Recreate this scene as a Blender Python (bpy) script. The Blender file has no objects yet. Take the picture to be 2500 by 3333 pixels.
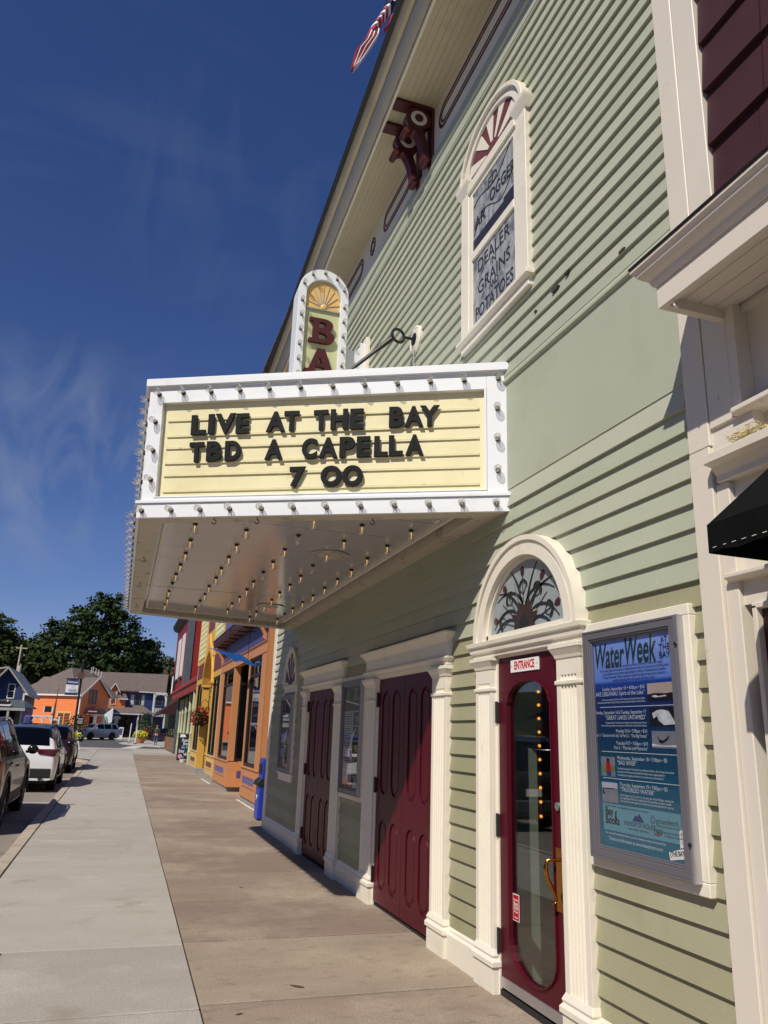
import bpy, bmesh, math, random
from mathutils import Vector, Matrix
PI = math.pi
rad = math.radians
C = bpy.context.scene.collection
sc = bpy.context.scene
rng = random.Random(7)

# ------------------------------------------------------------------ camera
cam_d = bpy.data.cameras.new('camera')
cam = bpy.data.objects.new('camera', cam_d); C.objects.link(cam); sc.camera = cam
_f = Vector((0.29725, 0.91328, 0.27848)); _r = Vector((0.94747, -0.31821, 0.03222)); _u = Vector((-0.11804, -0.25428, 0.9599))
mw = Matrix.Identity(4)
for i in range(3):
    mw[i][0] = _r[i]; mw[i][1] = _u[i]; mw[i][2] = -_f[i]
mw.translation = (-2.6, 0.0, 1.6)
cam.matrix_world = mw
cam_d.sensor_fit = 'VERTICAL'; cam_d.sensor_height = 36.0; cam_d.sensor_width = 27.0
cam_d.lens = 2500 / 3333 * 36
cam_d.clip_start = 0.05; cam_d.clip_end = 2000

# ------------------------------------------------------------------ sky, sun, exposure
SUN_TO = Vector((-0.53, -0.45, 0.72)).normalized()
elev = math.asin(SUN_TO.z); azim = math.atan2(SUN_TO.x, SUN_TO.y)
world = bpy.data.worlds.new('World'); sc.world = world; world.use_nodes = True
nt = world.node_tree; nt.nodes.clear()
wo = nt.nodes.new('ShaderNodeOutputWorld'); bg = nt.nodes.new('ShaderNodeBackground')
sky = nt.nodes.new('ShaderNodeTexSky'); sky.sky_type = 'NISHITA'; sky.sun_disc = False
sky.sun_elevation = elev; sky.sun_rotation = azim
sky.air_density = 1.0; sky.dust_density = 0.0; sky.ozone_density = 3.2; sky.altitude = 300
# thin cirrus: stretched noise over the view direction, mixed into the sky colour
tc = nt.nodes.new('ShaderNodeTexCoord'); mp = nt.nodes.new('ShaderNodeMapping')
mp.inputs['Rotation'].default_value = (0.2, 0.5, 0.75); mp.inputs['Scale'].default_value = (1.2, 4.2, 2.6)
ns = nt.nodes.new('ShaderNodeTexNoise'); ns.inputs['Scale'].default_value = 1.7; ns.inputs['Detail'].default_value = 6
ns.inputs['Roughness'].default_value = 0.55; ns.inputs['Distortion'].default_value = 0.9
rp = nt.nodes.new('ShaderNodeMapRange'); rp.inputs['From Min'].default_value = 0.50; rp.inputs['From Max'].default_value = 0.80; rp.inputs['To Max'].default_value = 0.09
def cloud_area(d, lo, hi, amt):          # strength of the cirrus round one direction of the sky
    dp = nt.nodes.new('ShaderNodeVectorMath'); dp.operation = 'DOT_PRODUCT'; dp.inputs[1].default_value = Vector(d).normalized()
    m_ = nt.nodes.new('ShaderNodeMapRange'); m_.interpolation_type = 'SMOOTHSTEP'; m_.inputs['From Min'].default_value = lo; m_.inputs['From Max'].default_value = hi; m_.inputs['To Max'].default_value = amt
    nt.links.new(tc.outputs['Generated'], dp.inputs[0]); nt.links.new(dp.outputs['Value'], m_.inputs['Value']); return m_.outputs['Result']
def math2(op, a, b_):
    m_ = nt.nodes.new('ShaderNodeMath'); m_.operation = op; nt.links.new(a, m_.inputs[0])
    if isinstance(b_, float): m_.inputs[1].default_value = b_
    else: nt.links.new(b_, m_.inputs[1])
    return m_.outputs[0]
mx = nt.nodes.new('ShaderNodeMix'); mx.data_type = 'RGBA'
hs = nt.nodes.new('ShaderNodeHueSaturation'); hs.inputs['Saturation'].default_value = 1.15; hs.inputs['Value'].default_value = 1.0
L = nt.links
L.new(tc.outputs['Generated'], mp.inputs['Vector']); L.new(mp.outputs['Vector'], ns.inputs['Vector'])
L.new(ns.outputs['Fac'], rp.inputs['Value'])
n2 = nt.nodes.new('ShaderNodeTexNoise'); n2.inputs['Scale'].default_value = 3.4; n2.inputs['Detail'].default_value = 7; n2.inputs['Distortion'].default_value = 1.6
mp2 = nt.nodes.new('ShaderNodeMapping'); mp2.inputs['Rotation'].default_value = (.9, .2, -.5); mp2.inputs['Scale'].default_value = (3.4, .8, 1.2)
r2 = nt.nodes.new('ShaderNodeMapRange'); r2.inputs['From Min'].default_value = .47; r2.inputs['From Max'].default_value = .82
L.new(tc.outputs['Generated'], mp2.inputs['Vector']); L.new(mp2.outputs['Vector'], n2.inputs['Vector']); L.new(n2.outputs['Fac'], r2.inputs['Value'])
w1 = math2('MULTIPLY', r2.outputs['Result'], cloud_area((-.125, .942, .312), .986, .9992, .42))
w2 = math2('MULTIPLY', r2.outputs['Result'], cloud_area((.045, .80, .60), .985, .9992, .08))
L.new(math2('ADD', math2('ADD', w1, w2), rp.outputs['Result']), mx.inputs['Factor'])
L.new(sky.outputs['Color'], hs.inputs['Color']); tn = nt.nodes.new('ShaderNodeMix'); tn.data_type = 'RGBA'; tn.blend_type = 'MULTIPLY'; tn.inputs['Factor'].default_value = 1.0
tn.inputs[7].default_value = (1.28, 1.17, 1.56, 1); L.new(hs.outputs['Color'], tn.inputs[6]); L.new(tn.outputs[2], mx.inputs[6]); mx.inputs[7].default_value = (6.5, 7.2, 9.0, 1)
L.new(mx.outputs[2], bg.inputs['Color']); bg.inputs['Strength'].default_value = 0.05
L.new(bg.outputs['Background'], wo.inputs['Surface'])
sun_d = bpy.data.lights.new('sun', 'SUN'); sun_d.energy = 4.3; sun_d.angle = rad(0.53); sun_d.color = (1.0, 0.93, 0.82)
sun = bpy.data.objects.new('sun', sun_d); C.objects.link(sun)
sun.rotation_euler = SUN_TO.to_track_quat('Z', 'Y').to_euler(); sun.location = (-30, -25, 40)
sc.view_settings.view_transform = 'Standard'; sc.view_settings.look = 'None'
sc.view_settings.exposure = 0.0; sc.view_settings.gamma = 1.0; sc.view_settings.use_curve_mapping = False
sc.cycles.max_bounces = 8; sc.cycles.diffuse_bounces = 2; sc.cycles.transparent_max_bounces = 16

# ------------------------------------------------------------------ materials
def S(r, g, b, k=1.0):
    f = lambda c: (c/255/12.92 if c/255 <= 0.04045 else ((c/255+0.055)/1.055)**2.4)
    return (f(r)*k, f(g)*k, f(b)*k, 1.0)

def mat(name, col, rough=0.6, metal=0.0, var=0.10, vs=2.5, vstretch=(1, 1, 1), bump=0.0, bs=40.0, bstretch=(1, 1, 1),
        spec=0.5, coat=0.0, stain=None, stain_s=1.2, stain_lo=0.55, stain_hi=0.75, emit=None, emit_s=0.0, stain2=None, s2=(6, .6, .8), s2str=(1, 1, 1), grain=0.0, obj=False):
    m = bpy.data.materials.new(name); m.use_nodes = True
    t = m.node_tree; b = t.nodes['Principled BSDF']; K = t.links
    b.inputs['Roughness'].default_value = rough; b.inputs['Metallic'].default_value = metal
    b.inputs['Specular IOR Level'].default_value = spec; b.inputs['Coat Weight'].default_value = coat
    b.inputs['Coat Roughness'].default_value = 0.03
    g = t.nodes.new('ShaderNodeTexCoord') if obj else t.nodes.new('ShaderNodeNewGeometry')
    pos = g.outputs['Object'] if obj else g.outputs['Position']
    def noise(scale, stretch, detail=5, rough_=0.6):
        mpn = t.nodes.new('ShaderNodeMapping'); mpn.inputs['Scale'].default_value = stretch
        n = t.nodes.new('ShaderNodeTexNoise'); n.inputs['Scale'].default_value = scale; n.inputs['Detail'].default_value = detail
        n.inputs['Roughness'].default_value = rough_
        K.new(pos, mpn.inputs['Vector']); K.new(mpn.outputs['Vector'], n.inputs['Vector']); return n.outputs['Fac']
    cur = None
    if var > 0:
        n = noise(vs, vstretch)
        r = t.nodes.new('ShaderNodeValToRGB'); r.color_ramp.elements[0].position = 0.3; r.color_ramp.elements[1].position = 0.7
        lo = [max(0, c*(1-var)) for c in col[:3]]+[1]; hi = [c*(1+var) for c in col[:3]]+[1]
        r.color_ramp.elements[0].color = lo; r.color_ramp.elements[1].color = hi
        K.new(n, r.inputs['Fac']); cur = r.outputs['Color']
    def layer(cur, c2, scale, lo, hi, stretch=(1, 1, 1)):
        n = noise(scale, stretch, 8, 0.65)
        r = t.nodes.new('ShaderNodeMapRange'); r.inputs['From Min'].default_value = lo; r.inputs['From Max'].default_value = hi
        K.new(n, r.inputs['Value'])
        x = t.nodes.new('ShaderNodeMix'); x.data_type = 'RGBA'; K.new(r.outputs['Result'], x.inputs['Factor'])
        if cur is not None: K.new(cur, x.inputs[6])
        else: x.inputs[6].default_value = col
        x.inputs[7].default_value = c2; return x.outputs[2]
    if stain: cur = layer(cur, stain, stain_s, stain_lo, stain_hi)
    if stain2: cur = layer(cur, stain2, s2[0], s2[1], s2[2], s2str)
    if grain > 0: cur = layer(cur, [c*(1-grain) for c in col[:3]]+[1], 70, .42, .66)
    if cur is not None: K.new(cur, b.inputs['Base Color'])
    else: b.inputs['Base Color'].default_value = col
    if bump > 0:
        n = noise(bs, bstretch, 6, 0.6); bp = t.nodes.new('ShaderNodeBump'); bp.inputs['Strength'].default_value = bump
        bp.inputs['Distance'].default_value = 0.004; K.new(n, bp.inputs['Height']); K.new(bp.outputs['Normal'], b.inputs['Normal'])
    if emit: b.inputs['Emission Color'].default_value = emit; b.inputs['Emission Strength'].default_value = emit_s
    return m

def glass_mat(name, tint=(1, 1, 1, 1), base=0.06, gain=0.9, rough=0.0):
    m = bpy.data.materials.new(name); m.use_nodes = True; t = m.node_tree; t.nodes.clear(); K = t.links
    o = t.nodes.new('ShaderNodeOutputMaterial'); x = t.nodes.new('ShaderNodeMixShader')
    tr = t.nodes.new('ShaderNodeBsdfTransparent'); tr.inputs['Color'].default_value = tint
    gl = t.nodes.new('ShaderNodeBsdfGlossy'); gl.inputs['Roughness'].default_value = rough; gl.inputs['Color'].default_value = (1, 1, 1, 1)
    fr = t.nodes.new('ShaderNodeFresnel'); ge = t.nodes.new('ShaderNodeNewGeometry'); ir = t.nodes.new('ShaderNodeMapRange')
    ir.inputs['To Min'].default_value = 1.5; ir.inputs['To Max'].default_value = 1/1.5   # same pane seen from its back face
    K.new(ge.outputs['Backfacing'], ir.inputs['Value']); K.new(ir.outputs['Result'], fr.inputs['IOR'])
    ma = t.nodes.new('ShaderNodeMath'); ma.operation = 'MULTIPLY_ADD'; ma.inputs[1].default_value = gain; ma.inputs[2].default_value = base - 0.04
    ma.use_clamp = True
    K.new(fr.outputs['Fac'], ma.inputs[0]); K.new(ma.outputs['Value'], x.inputs['Fac'])
    K.new(tr.outputs['BSDF'], x.inputs[1]); K.new(gl.outputs['BSDF'], x.inputs[2]); K.new(x.outputs['Shader'], o.inputs['Surface'])
    return m

M = {}
def D(key, *a, **k): M[key] = mat(key, *a, **k)
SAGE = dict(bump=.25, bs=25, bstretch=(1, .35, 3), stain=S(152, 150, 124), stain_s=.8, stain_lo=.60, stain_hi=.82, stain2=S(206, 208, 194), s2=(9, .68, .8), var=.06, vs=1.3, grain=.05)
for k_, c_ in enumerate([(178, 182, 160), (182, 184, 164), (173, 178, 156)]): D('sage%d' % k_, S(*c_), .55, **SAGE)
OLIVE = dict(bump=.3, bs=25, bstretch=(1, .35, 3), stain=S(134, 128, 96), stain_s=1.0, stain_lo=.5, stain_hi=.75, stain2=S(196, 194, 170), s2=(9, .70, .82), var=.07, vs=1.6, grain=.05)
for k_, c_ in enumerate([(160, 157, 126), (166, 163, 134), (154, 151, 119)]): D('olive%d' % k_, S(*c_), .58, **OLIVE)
D('sage_flat', S(178, 183, 162), .6, var=.05, vs=1.0, bump=.2, bs=20, stain=S(162, 164, 140), stain_s=1.0, stain_lo=.52, stain_hi=.75, stain2=S(128, 124, 98), s2=(3.2, .68, .8), s2str=(1, .35, 1.5), grain=.05)
D('cream', S(234, 227, 210), .5, var=.03, vs=2, bump=.15, bs=30, stain=S(208, 196, 170), stain_s=2.6, stain_lo=.55, stain_hi=.8, stain2=S(158, 142, 114), s2=(11, .66, .8), s2str=(1, 1.6, .35), grain=.03)
D('cream_shop', S(222, 213, 199), .5, var=.03, vs=2, bump=.15, bs=30, stain=S(196, 183, 163), stain_s=1.8, stain_lo=.58, stain_hi=.85, stain2=S(140, 124, 100), s2=(12, .66, .78), s2str=(1, 1.6, .4), grain=.03)
D('soffit_tan', S(196, 184, 152), .5, var=.05, vs=2, bump=.1, bs=20, stain=S(166, 154, 124), stain_s=1.5, stain_lo=.55, stain_hi=.8)
D('grey_gutter', S(176, 172, 162), .5, var=.04)
D('maroon', S(80, 11, 27), .42, var=.08, vs=3, vstretch=(1, 1, .4), bump=.08, bs=30, spec=.28, stain=S(98, 30, 42), stain_s=5, stain_lo=.6, stain_hi=.85, grain=.06)
D('maroon_trim', S(78, 22, 27), .5, var=.06)
D('maroon_dark', S(64, 30, 31), .55, var=.10, vs=6, bump=.3, bs=60, bstretch=(1, 8, 1))
D('maroon_letter', S(74, 22, 28), .5, var=.1, vs=8, stain=S(205, 190, 180), stain_s=7, stain_lo=.74, stain_hi=.77, bump=.3, bs=30)
D('white_paint', S(231, 233, 235), .38, var=.02, vs=1.5, bump=.06, bs=12, stain=S(196, 196, 192), stain_s=2.0, stain_lo=.58, stain_hi=.85, stain2=S(150, 144, 132), s2=(9, .66, .8), s2str=(1.5, 1.5, .3))
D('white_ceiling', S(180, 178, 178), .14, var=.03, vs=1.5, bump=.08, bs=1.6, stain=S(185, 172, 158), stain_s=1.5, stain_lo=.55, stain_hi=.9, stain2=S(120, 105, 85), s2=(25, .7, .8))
D('rim_dirty', S(196, 188, 170), .6, var=.06, vs=3, stain=S(120, 104, 80), stain_s=6, stain_lo=.55, stain_hi=.75, bump=.2, bs=30)
D('panel_yellow', S(234, 225, 180), .4, var=.03, vs=1.5, stain=S(220, 208, 160), stain_s=1.6, stain_lo=.5, stain_hi=.8, stain2=S(198, 184, 140), s2=(5, .62, .8), s2str=(1, 1, .4))
D('rail_clear', S(226, 217, 172), .25, var=.05, vs=10, stain=S(120, 95, 60), stain_s=9, stain_lo=.63, stain_hi=.72)
D('black_letter', S(17, 18, 20), .6, var=.25, vs=9, bump=.1, bs=60, spec=.18)
D('black_metal', S(24, 24, 26), .45, var=.1)
D('black_cloth', S(8, 9, 12), .9, var=.2, vs=8, bump=.4, bs=120, spec=.15)
D('dark_reveal', S(40, 36, 34), .8, var=.1)
D('grey_metal', S(118, 116, 122), .38, metal=.35, var=.03, vs=2)
D('silver', S(190, 190, 195), .3, metal=.8, var=.03)
D('brass', S(178, 120, 52), .22, metal=1.0, var=.08, vs=20)
D('bulb_socket', S(42, 34, 26), .5, var=.1)
D('filament', S(255, 200, 80), .5, var=0, emit=S(255, 200, 100), emit_s=.9)
D('filament_off', S(230, 200, 140), .4, var=0)
D('sign_white', S(238, 236, 230), .4, var=.01)
D('sign_red', S(190, 18, 40), .4, var=.02)
D('amber', S(232, 188, 116), .3, var=.06, vs=8)
D('sage_sign', S(200, 202, 154), .5, var=.04)
D('lead', S(38, 38, 40), .4, var=.05)
D('st_glass', S(150, 158, 160), .15, var=.10, vs=12)
D('st_green', S(36, 44, 40), .2, var=.15, vs=10)
D('st_red', S(72, 34, 40), .2, var=.25, vs=14)
D('st_brown', S(60, 42, 38), .25, var=.15)
D('st_yellow', S(190, 180, 130), .2, var=.1)
D('old_pane', S(160, 162, 162), .3, var=.4, vs=9, vstretch=(1, 2.6, .5), stain=S(74, 80, 88), stain_s=9, stain_lo=.48, stain_hi=.68)
D('ink_pane', S(44, 46, 56), .5, var=.3, vs=20)
D('pane_dark', S(50, 46, 56), .4, var=.2, vs=2)
D('ink_dark', S(30, 32, 44), .5, var=.1)
D('glass_dark', S(16, 18, 20), .015, var=.1, spec=.9)
D('glass_black', S(6, 6, 7), .04, var=0, spec=.4)
for k_, c_ in enumerate([(176, 169, 158), (170, 163, 153), (181, 175, 164)]):
    D('pave_grey%d' % k_, S(*c_), .85, var=.08, vs=1.1, vstretch=(.5, 2.2, 1), bump=.6, bs=140, stain=S(190, 184, 174), stain_s=1.4, stain_lo=.5, stain_hi=.68, stain2=S(146, 128, 104), s2=(1.6, .57, .76), grain=.24)
for k_, c_ in enumerate([(154, 136, 120), (162, 146, 128), (146, 128, 113)]):
    D('pave_tan%d' % k_, S(*c_), .85, var=.14, vs=1.4, vstretch=(.6, 2.6, 1), bump=.6, bs=130, stain=S(182, 168, 147), stain_s=.8, stain_lo=.47, stain_hi=.66, stain2=S(108, 86, 66), s2=(5.5, .55, .76), s2str=(1, 2.0, 1), grain=.26)
D('pave_grey', S(172, 165, 155), .85, var=.06, vs=.9, bump=.4, bs=100)
D('kerb', S(178, 164, 146), .85, var=.08, vs=2, bump=.5, bs=60, stain=S(150, 130, 108), stain_s=3, stain_lo=.5, stain_hi=.75)
D('joint', S(70, 62, 54), .95, var=.15, vs=10)
D('road_near', S(140, 130, 120), .9, var=.08, vs=.8, bump=.4, bs=80, stain=S(112, 104, 96), stain_s=.7, stain_lo=.5, stain_hi=.7)
D('asphalt', S(84, 83, 82), .9, var=.1, vs=.5, bump=.5, bs=90)
D('ground_far', S(92, 88, 72), .95, var=.2, vs=.1)
D('line_white', S(205, 202, 196), .8, var=.06, vs=3)
D('orange_wood', S(196, 134, 86), .5, var=.04, vs=2, bump=.1, bs=20)
D('purple', S(72, 70, 124), .5, var=.05)
D('purple_light', S(98, 95, 150), .5, var=.05)
D('yellow_wood', S(214, 166, 74), .5, var=.04, vs=2, bump=.1, bs=20)
D('yellow_pale', S(214, 178, 104), .5, var=.04)
D('cream_siding', S(226, 220, 168), .55, var=.04)
D('panel_maroon', S(112, 56, 58), .5, var=.05)
D('concrete', S(150, 144, 136), .9, var=.1, vs=3, bump=.4, bs=50)
D('red_siding', S(146, 30, 22), .5, var=.06)
D('red_roof', S(140, 44, 36), .55, var=.08)
D('slate_paint', S(84, 92, 98), .5, var=.05)
D('sage_column', S(176, 178, 142), .5, var=.05)
D('brick', S(132, 98, 74), .9, var=.2, vs=6, bump=.5, bs=40)
D('mortar', S(120, 106, 90), .95, var=.1)
D('awning_maroon', S(54, 16, 22), .8, var=.15, vs=5)
D('blue_bird', S(28, 92, 168), .4, var=.04)
D('bin_blue', S(32, 58, 160), .35, var=.05)
D('board_black', S(26, 28, 30), .6, var=.1)
D('chalk_white', S(225, 228, 232), .8, var=.05)
D('chalk_blue', S(130, 180, 230), .8, var=.05)
D('chalk_pink', S(216, 140, 170), .8, var=.1)
D('chalk_green', S(70, 150, 120), .8, var=.1)
D('flower_red', S(170, 14, 30), .6, var=.3, vs=20)
D('leaf', S(62, 84, 38), .6, var=.5, vs=9)
D('leaf_lime', S(200, 196, 44), .55, var=.3, vs=9)
D('terracotta', S(176, 116, 70), .7, var=.08)
D('planter_white', S(205, 200, 188), .6, var=.05)
D('house_orange', S(232, 128, 66), .6, var=.05, bump=.1)
D('house_blue', S(46, 62, 112), .55, var=.05)
D('house_navy', S(34, 52, 92), .55, var=.05)
D('shingle_roof', S(116, 102, 96), .9, var=.18, vs=2.2, vstretch=(1, 1, 5), bump=.4, bs=14, stain=S(92, 80, 74), stain_s=4, stain_lo=.45, stain_hi=.65)
D('trim_white', S(222, 220, 216), .5, var=.02)
D('porch_dark', S(22, 18, 16), .8, var=.2)
D('brown_wood', S(92, 66, 46), .7, var=.15)
D('curtain', S(205, 204, 198), .8, var=.06)
D('pole_wood', S(186, 172, 152), .8, var=.1)
D('lamp_black', S(24, 22, 22), .45, var=.1)
D('banner_navy', S(34, 58, 110), .6, var=.05)
D('banner_white', S(222, 224, 228), .6, var=.03)
D('trunk', S(96, 84, 70), .9, var=.2, vs=3, bump=.5, bs=12)
D('foliage_a', S(46, 62, 28), .7, var=.7, vs=.55, spec=.2)
D('foliage_b', S(58, 72, 32), .7, var=.7, vs=.6, spec=.2)
D('foliage_c', S(78, 78, 46), .7, var=.4, vs=.6, spec=.2)
D('foliage_rust', S(120, 80, 48), .7, var=.4, vs=.8, spec=.2)
D('hill', S(52, 62, 36), .95, var=.3, vs=.2)
D('tyre', S(20, 20, 21), .8, var=.1)
D('rim', S(150, 150, 154), .3, metal=.8, var=.05)
D('car_brown', S(30, 24, 21), .22, var=0, coat=.22, spec=.35)
D('car_white', S(226, 226, 226), .25, var=0, coat=.8)
D('car_darkred', S(38, 7, 10), .2, var=0, coat=.5)
D('car_silver', S(150, 150, 156), .28, metal=.55, var=0, coat=.8)
D('car_black', S(12, 13, 15), .25, var=0, coat=.4)
D('car_plastic', S(26, 26, 28), .6, var=.05)
D('chrome', S(220, 220, 224), .12, metal=1.0, var=0)
D('tail_red', S(80, 8, 12), .15, var=.05, coat=.6)
D('skin', S(196, 150, 124), .6, var=.03)
D('hair', S(120, 112, 104), .8, var=.15)
D('shirt_olive', S(66, 70, 56), .85, var=.1)
D('jeans', S(62, 80, 116), .85, var=.12)
D('shoe', S(50, 40, 36), .7, var=.1)
D('flag_red', S(176, 16, 34), .7, var=.04)
D('flag_white', S(232, 232, 232), .7, var=.02)
D('flag_navy', S(24, 30, 66), .7, var=.04)
D('wood_floor', S(84, 76, 66), .5, var=.1)
D('lobby_wall', S(96, 60, 34), .6, var=.1)
D('lobby_dark', S(14, 12, 12), .8, var=.1)
D('lobby_white', S(206, 208, 204), .5, var=.03)
D('mat_tan', S(150, 112, 66), .95, var=.2, vs=12)
D('print_lake', S(176, 160, 150), .3, var=.15, vs=10)
D('print_dark', S(26, 30, 36), .3, var=.2, vs=20)
D('print_foam', S(196, 204, 208), .3, var=.3, vs=18)
D('print_grey', S(120, 124, 134), .3, var=.15, vs=14)
D('print_teal', S(96, 146, 160), .3, var=.08, vs=6)
D('print_red', S(176, 20, 36), .3, var=.1)
D('print_maroon', S(84, 22, 34), .3, var=.3, vs=9)
D('print_pale', S(172, 172, 186), .3, var=.1, vs=6)
D('print_peach', S(196, 140, 116), .3, var=.1, vs=6)
D('print_green', S(96, 130, 80), .3, var=.2, vs=9)
D('clear_edge', S(200, 204, 208), .1, var=.05)
M['bulb_glass'] = glass_mat('bulb_glass', (.96, .96, .96, 1), .24, 1.0)
M['door_glass'] = glass_mat('door_glass', (.75, .78, .78, 1), .07, 1.0)
M['case_glass'] = glass_mat('case_glass', (.95, .95, .96, 1), .035, .8)

def gradient_print(name, stops, z0, z1):
    m = mat(name, (1, 1, 1, 1), .32, var=0); t = m.node_tree; K = t.links; b = t.nodes['Principled BSDF']
    g = t.nodes.new('ShaderNodeNewGeometry'); sx = t.nodes.new('ShaderNodeSeparateXYZ'); mr = t.nodes.new('ShaderNodeMapRange')
    mr.inputs['From Min'].default_value = z0; mr.inputs['From Max'].default_value = z1
    r = t.nodes.new('ShaderNodeValToRGB'); r.color_ramp.elements[0].position = stops[0][0]; r.color_ramp.elements[0].color = stops[0][1]
    r.color_ramp.elements[1].position = stops[-1][0]; r.color_ramp.elements[1].color = stops[-1][1]
    for p, c in stops[1:-1]:
        e = r.color_ramp.elements.new(p); e.color = c
    K.new(g.outputs['Position'], sx.inputs[0]); K.new(sx.outputs['Z'], mr.inputs['Value']); K.new(mr.outputs['Result'], r.inputs['Fac'])
    K.new(r.outputs['Color'], b.inputs['Base Color']); M[name] = m
gradient_print('water_print', [(0, S(30, 104, 126)), (.33, S(20, 78, 106)), (.55, S(18, 48, 86)), (.70, S(18, 44, 104)), (.775, S(26, 62, 150)), (.79, S(98, 132, 212)), (1, S(136, 166, 236))], 1.06, 2.155)
D('print_text', S(196, 208, 218), .4, var=0)

# ------------------------------------------------------------------ mesh helpers
WL = {}
def setp(o, label=None, cat=None, group=None, kind=None):
    if label: o['label'] = label
    if cat: o['category'] = cat
    if group: o['group'] = group
    if kind: o['kind'] = kind
    return o

def thing(name, label, cat, loc=(0, 0, 0), rz=0.0, group=None):
    o = bpy.data.objects.new(name, None); o.empty_display_size = .2; C.objects.link(o)
    o.location = loc; o.rotation_euler = (0, 0, rz); WL[o.name] = Vector(loc)
    return setp(o, label, cat, group)

def poly_fill(loops, depth=0.0):
    """2D loops (first outer, others holes) -> (verts, faces) of a slab centred on z=0."""
    cu = bpy.data.curves.new('c', 'CURVE'); cu.dimensions = '2D'; cu.fill_mode = 'BOTH'; cu.extrude = depth/2
    for lp in loops:
        sp = cu.splines.new('POLY'); sp.points.add(len(lp)-1); sp.use_cyclic_u = True
        for p, q in zip(sp.points, lp): p.co = (q[0], q[1], 0, 1)
    ob = bpy.data.objects.new('c', cu); me = ob.to_mesh()
    v = [x.co.copy() for x in me.vertices]; f = [tuple(p.vertices) for p in me.polygons]
    ob.to_mesh_clear(); bpy.data.objects.remove(ob); bpy.data.curves.remove(cu)
    return v, f

def text_geo(s, size, extrude=0.0, offset=0.0, align='LEFT', res=3, shear=0.0, xs=1.0, spacing=1.0):
    cu = bpy.data.curves.new('t', 'FONT'); cu.body = s; cu.size = size; cu.extrude = extrude; cu.offset = offset
    cu.align_x = align; cu.align_y = 'CENTER'; cu.resolution_u = res; cu.shear = shear; cu.space_character = spacing
    ob = bpy.data.objects.new('t', cu); me = ob.to_mesh()
    v = [Vector((x.co.x*xs, x.co.y, x.co.z)) for x in me.vertices]; f = [tuple(p.vertices) for p in me.polygons]
    ob.to_mesh_clear(); bpy.data.objects.remove(ob); bpy.data.curves.remove(cu)
    return v, f

def WM(y, z, x):            # frame on a street-facing wall: text x -> -y, text y -> z, normal -> -x
    return Matrix(((0, 0, -1, x), (-1, 0, 0, y), (0, 1, 0, z), (0, 0, 0, 1)))

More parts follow.
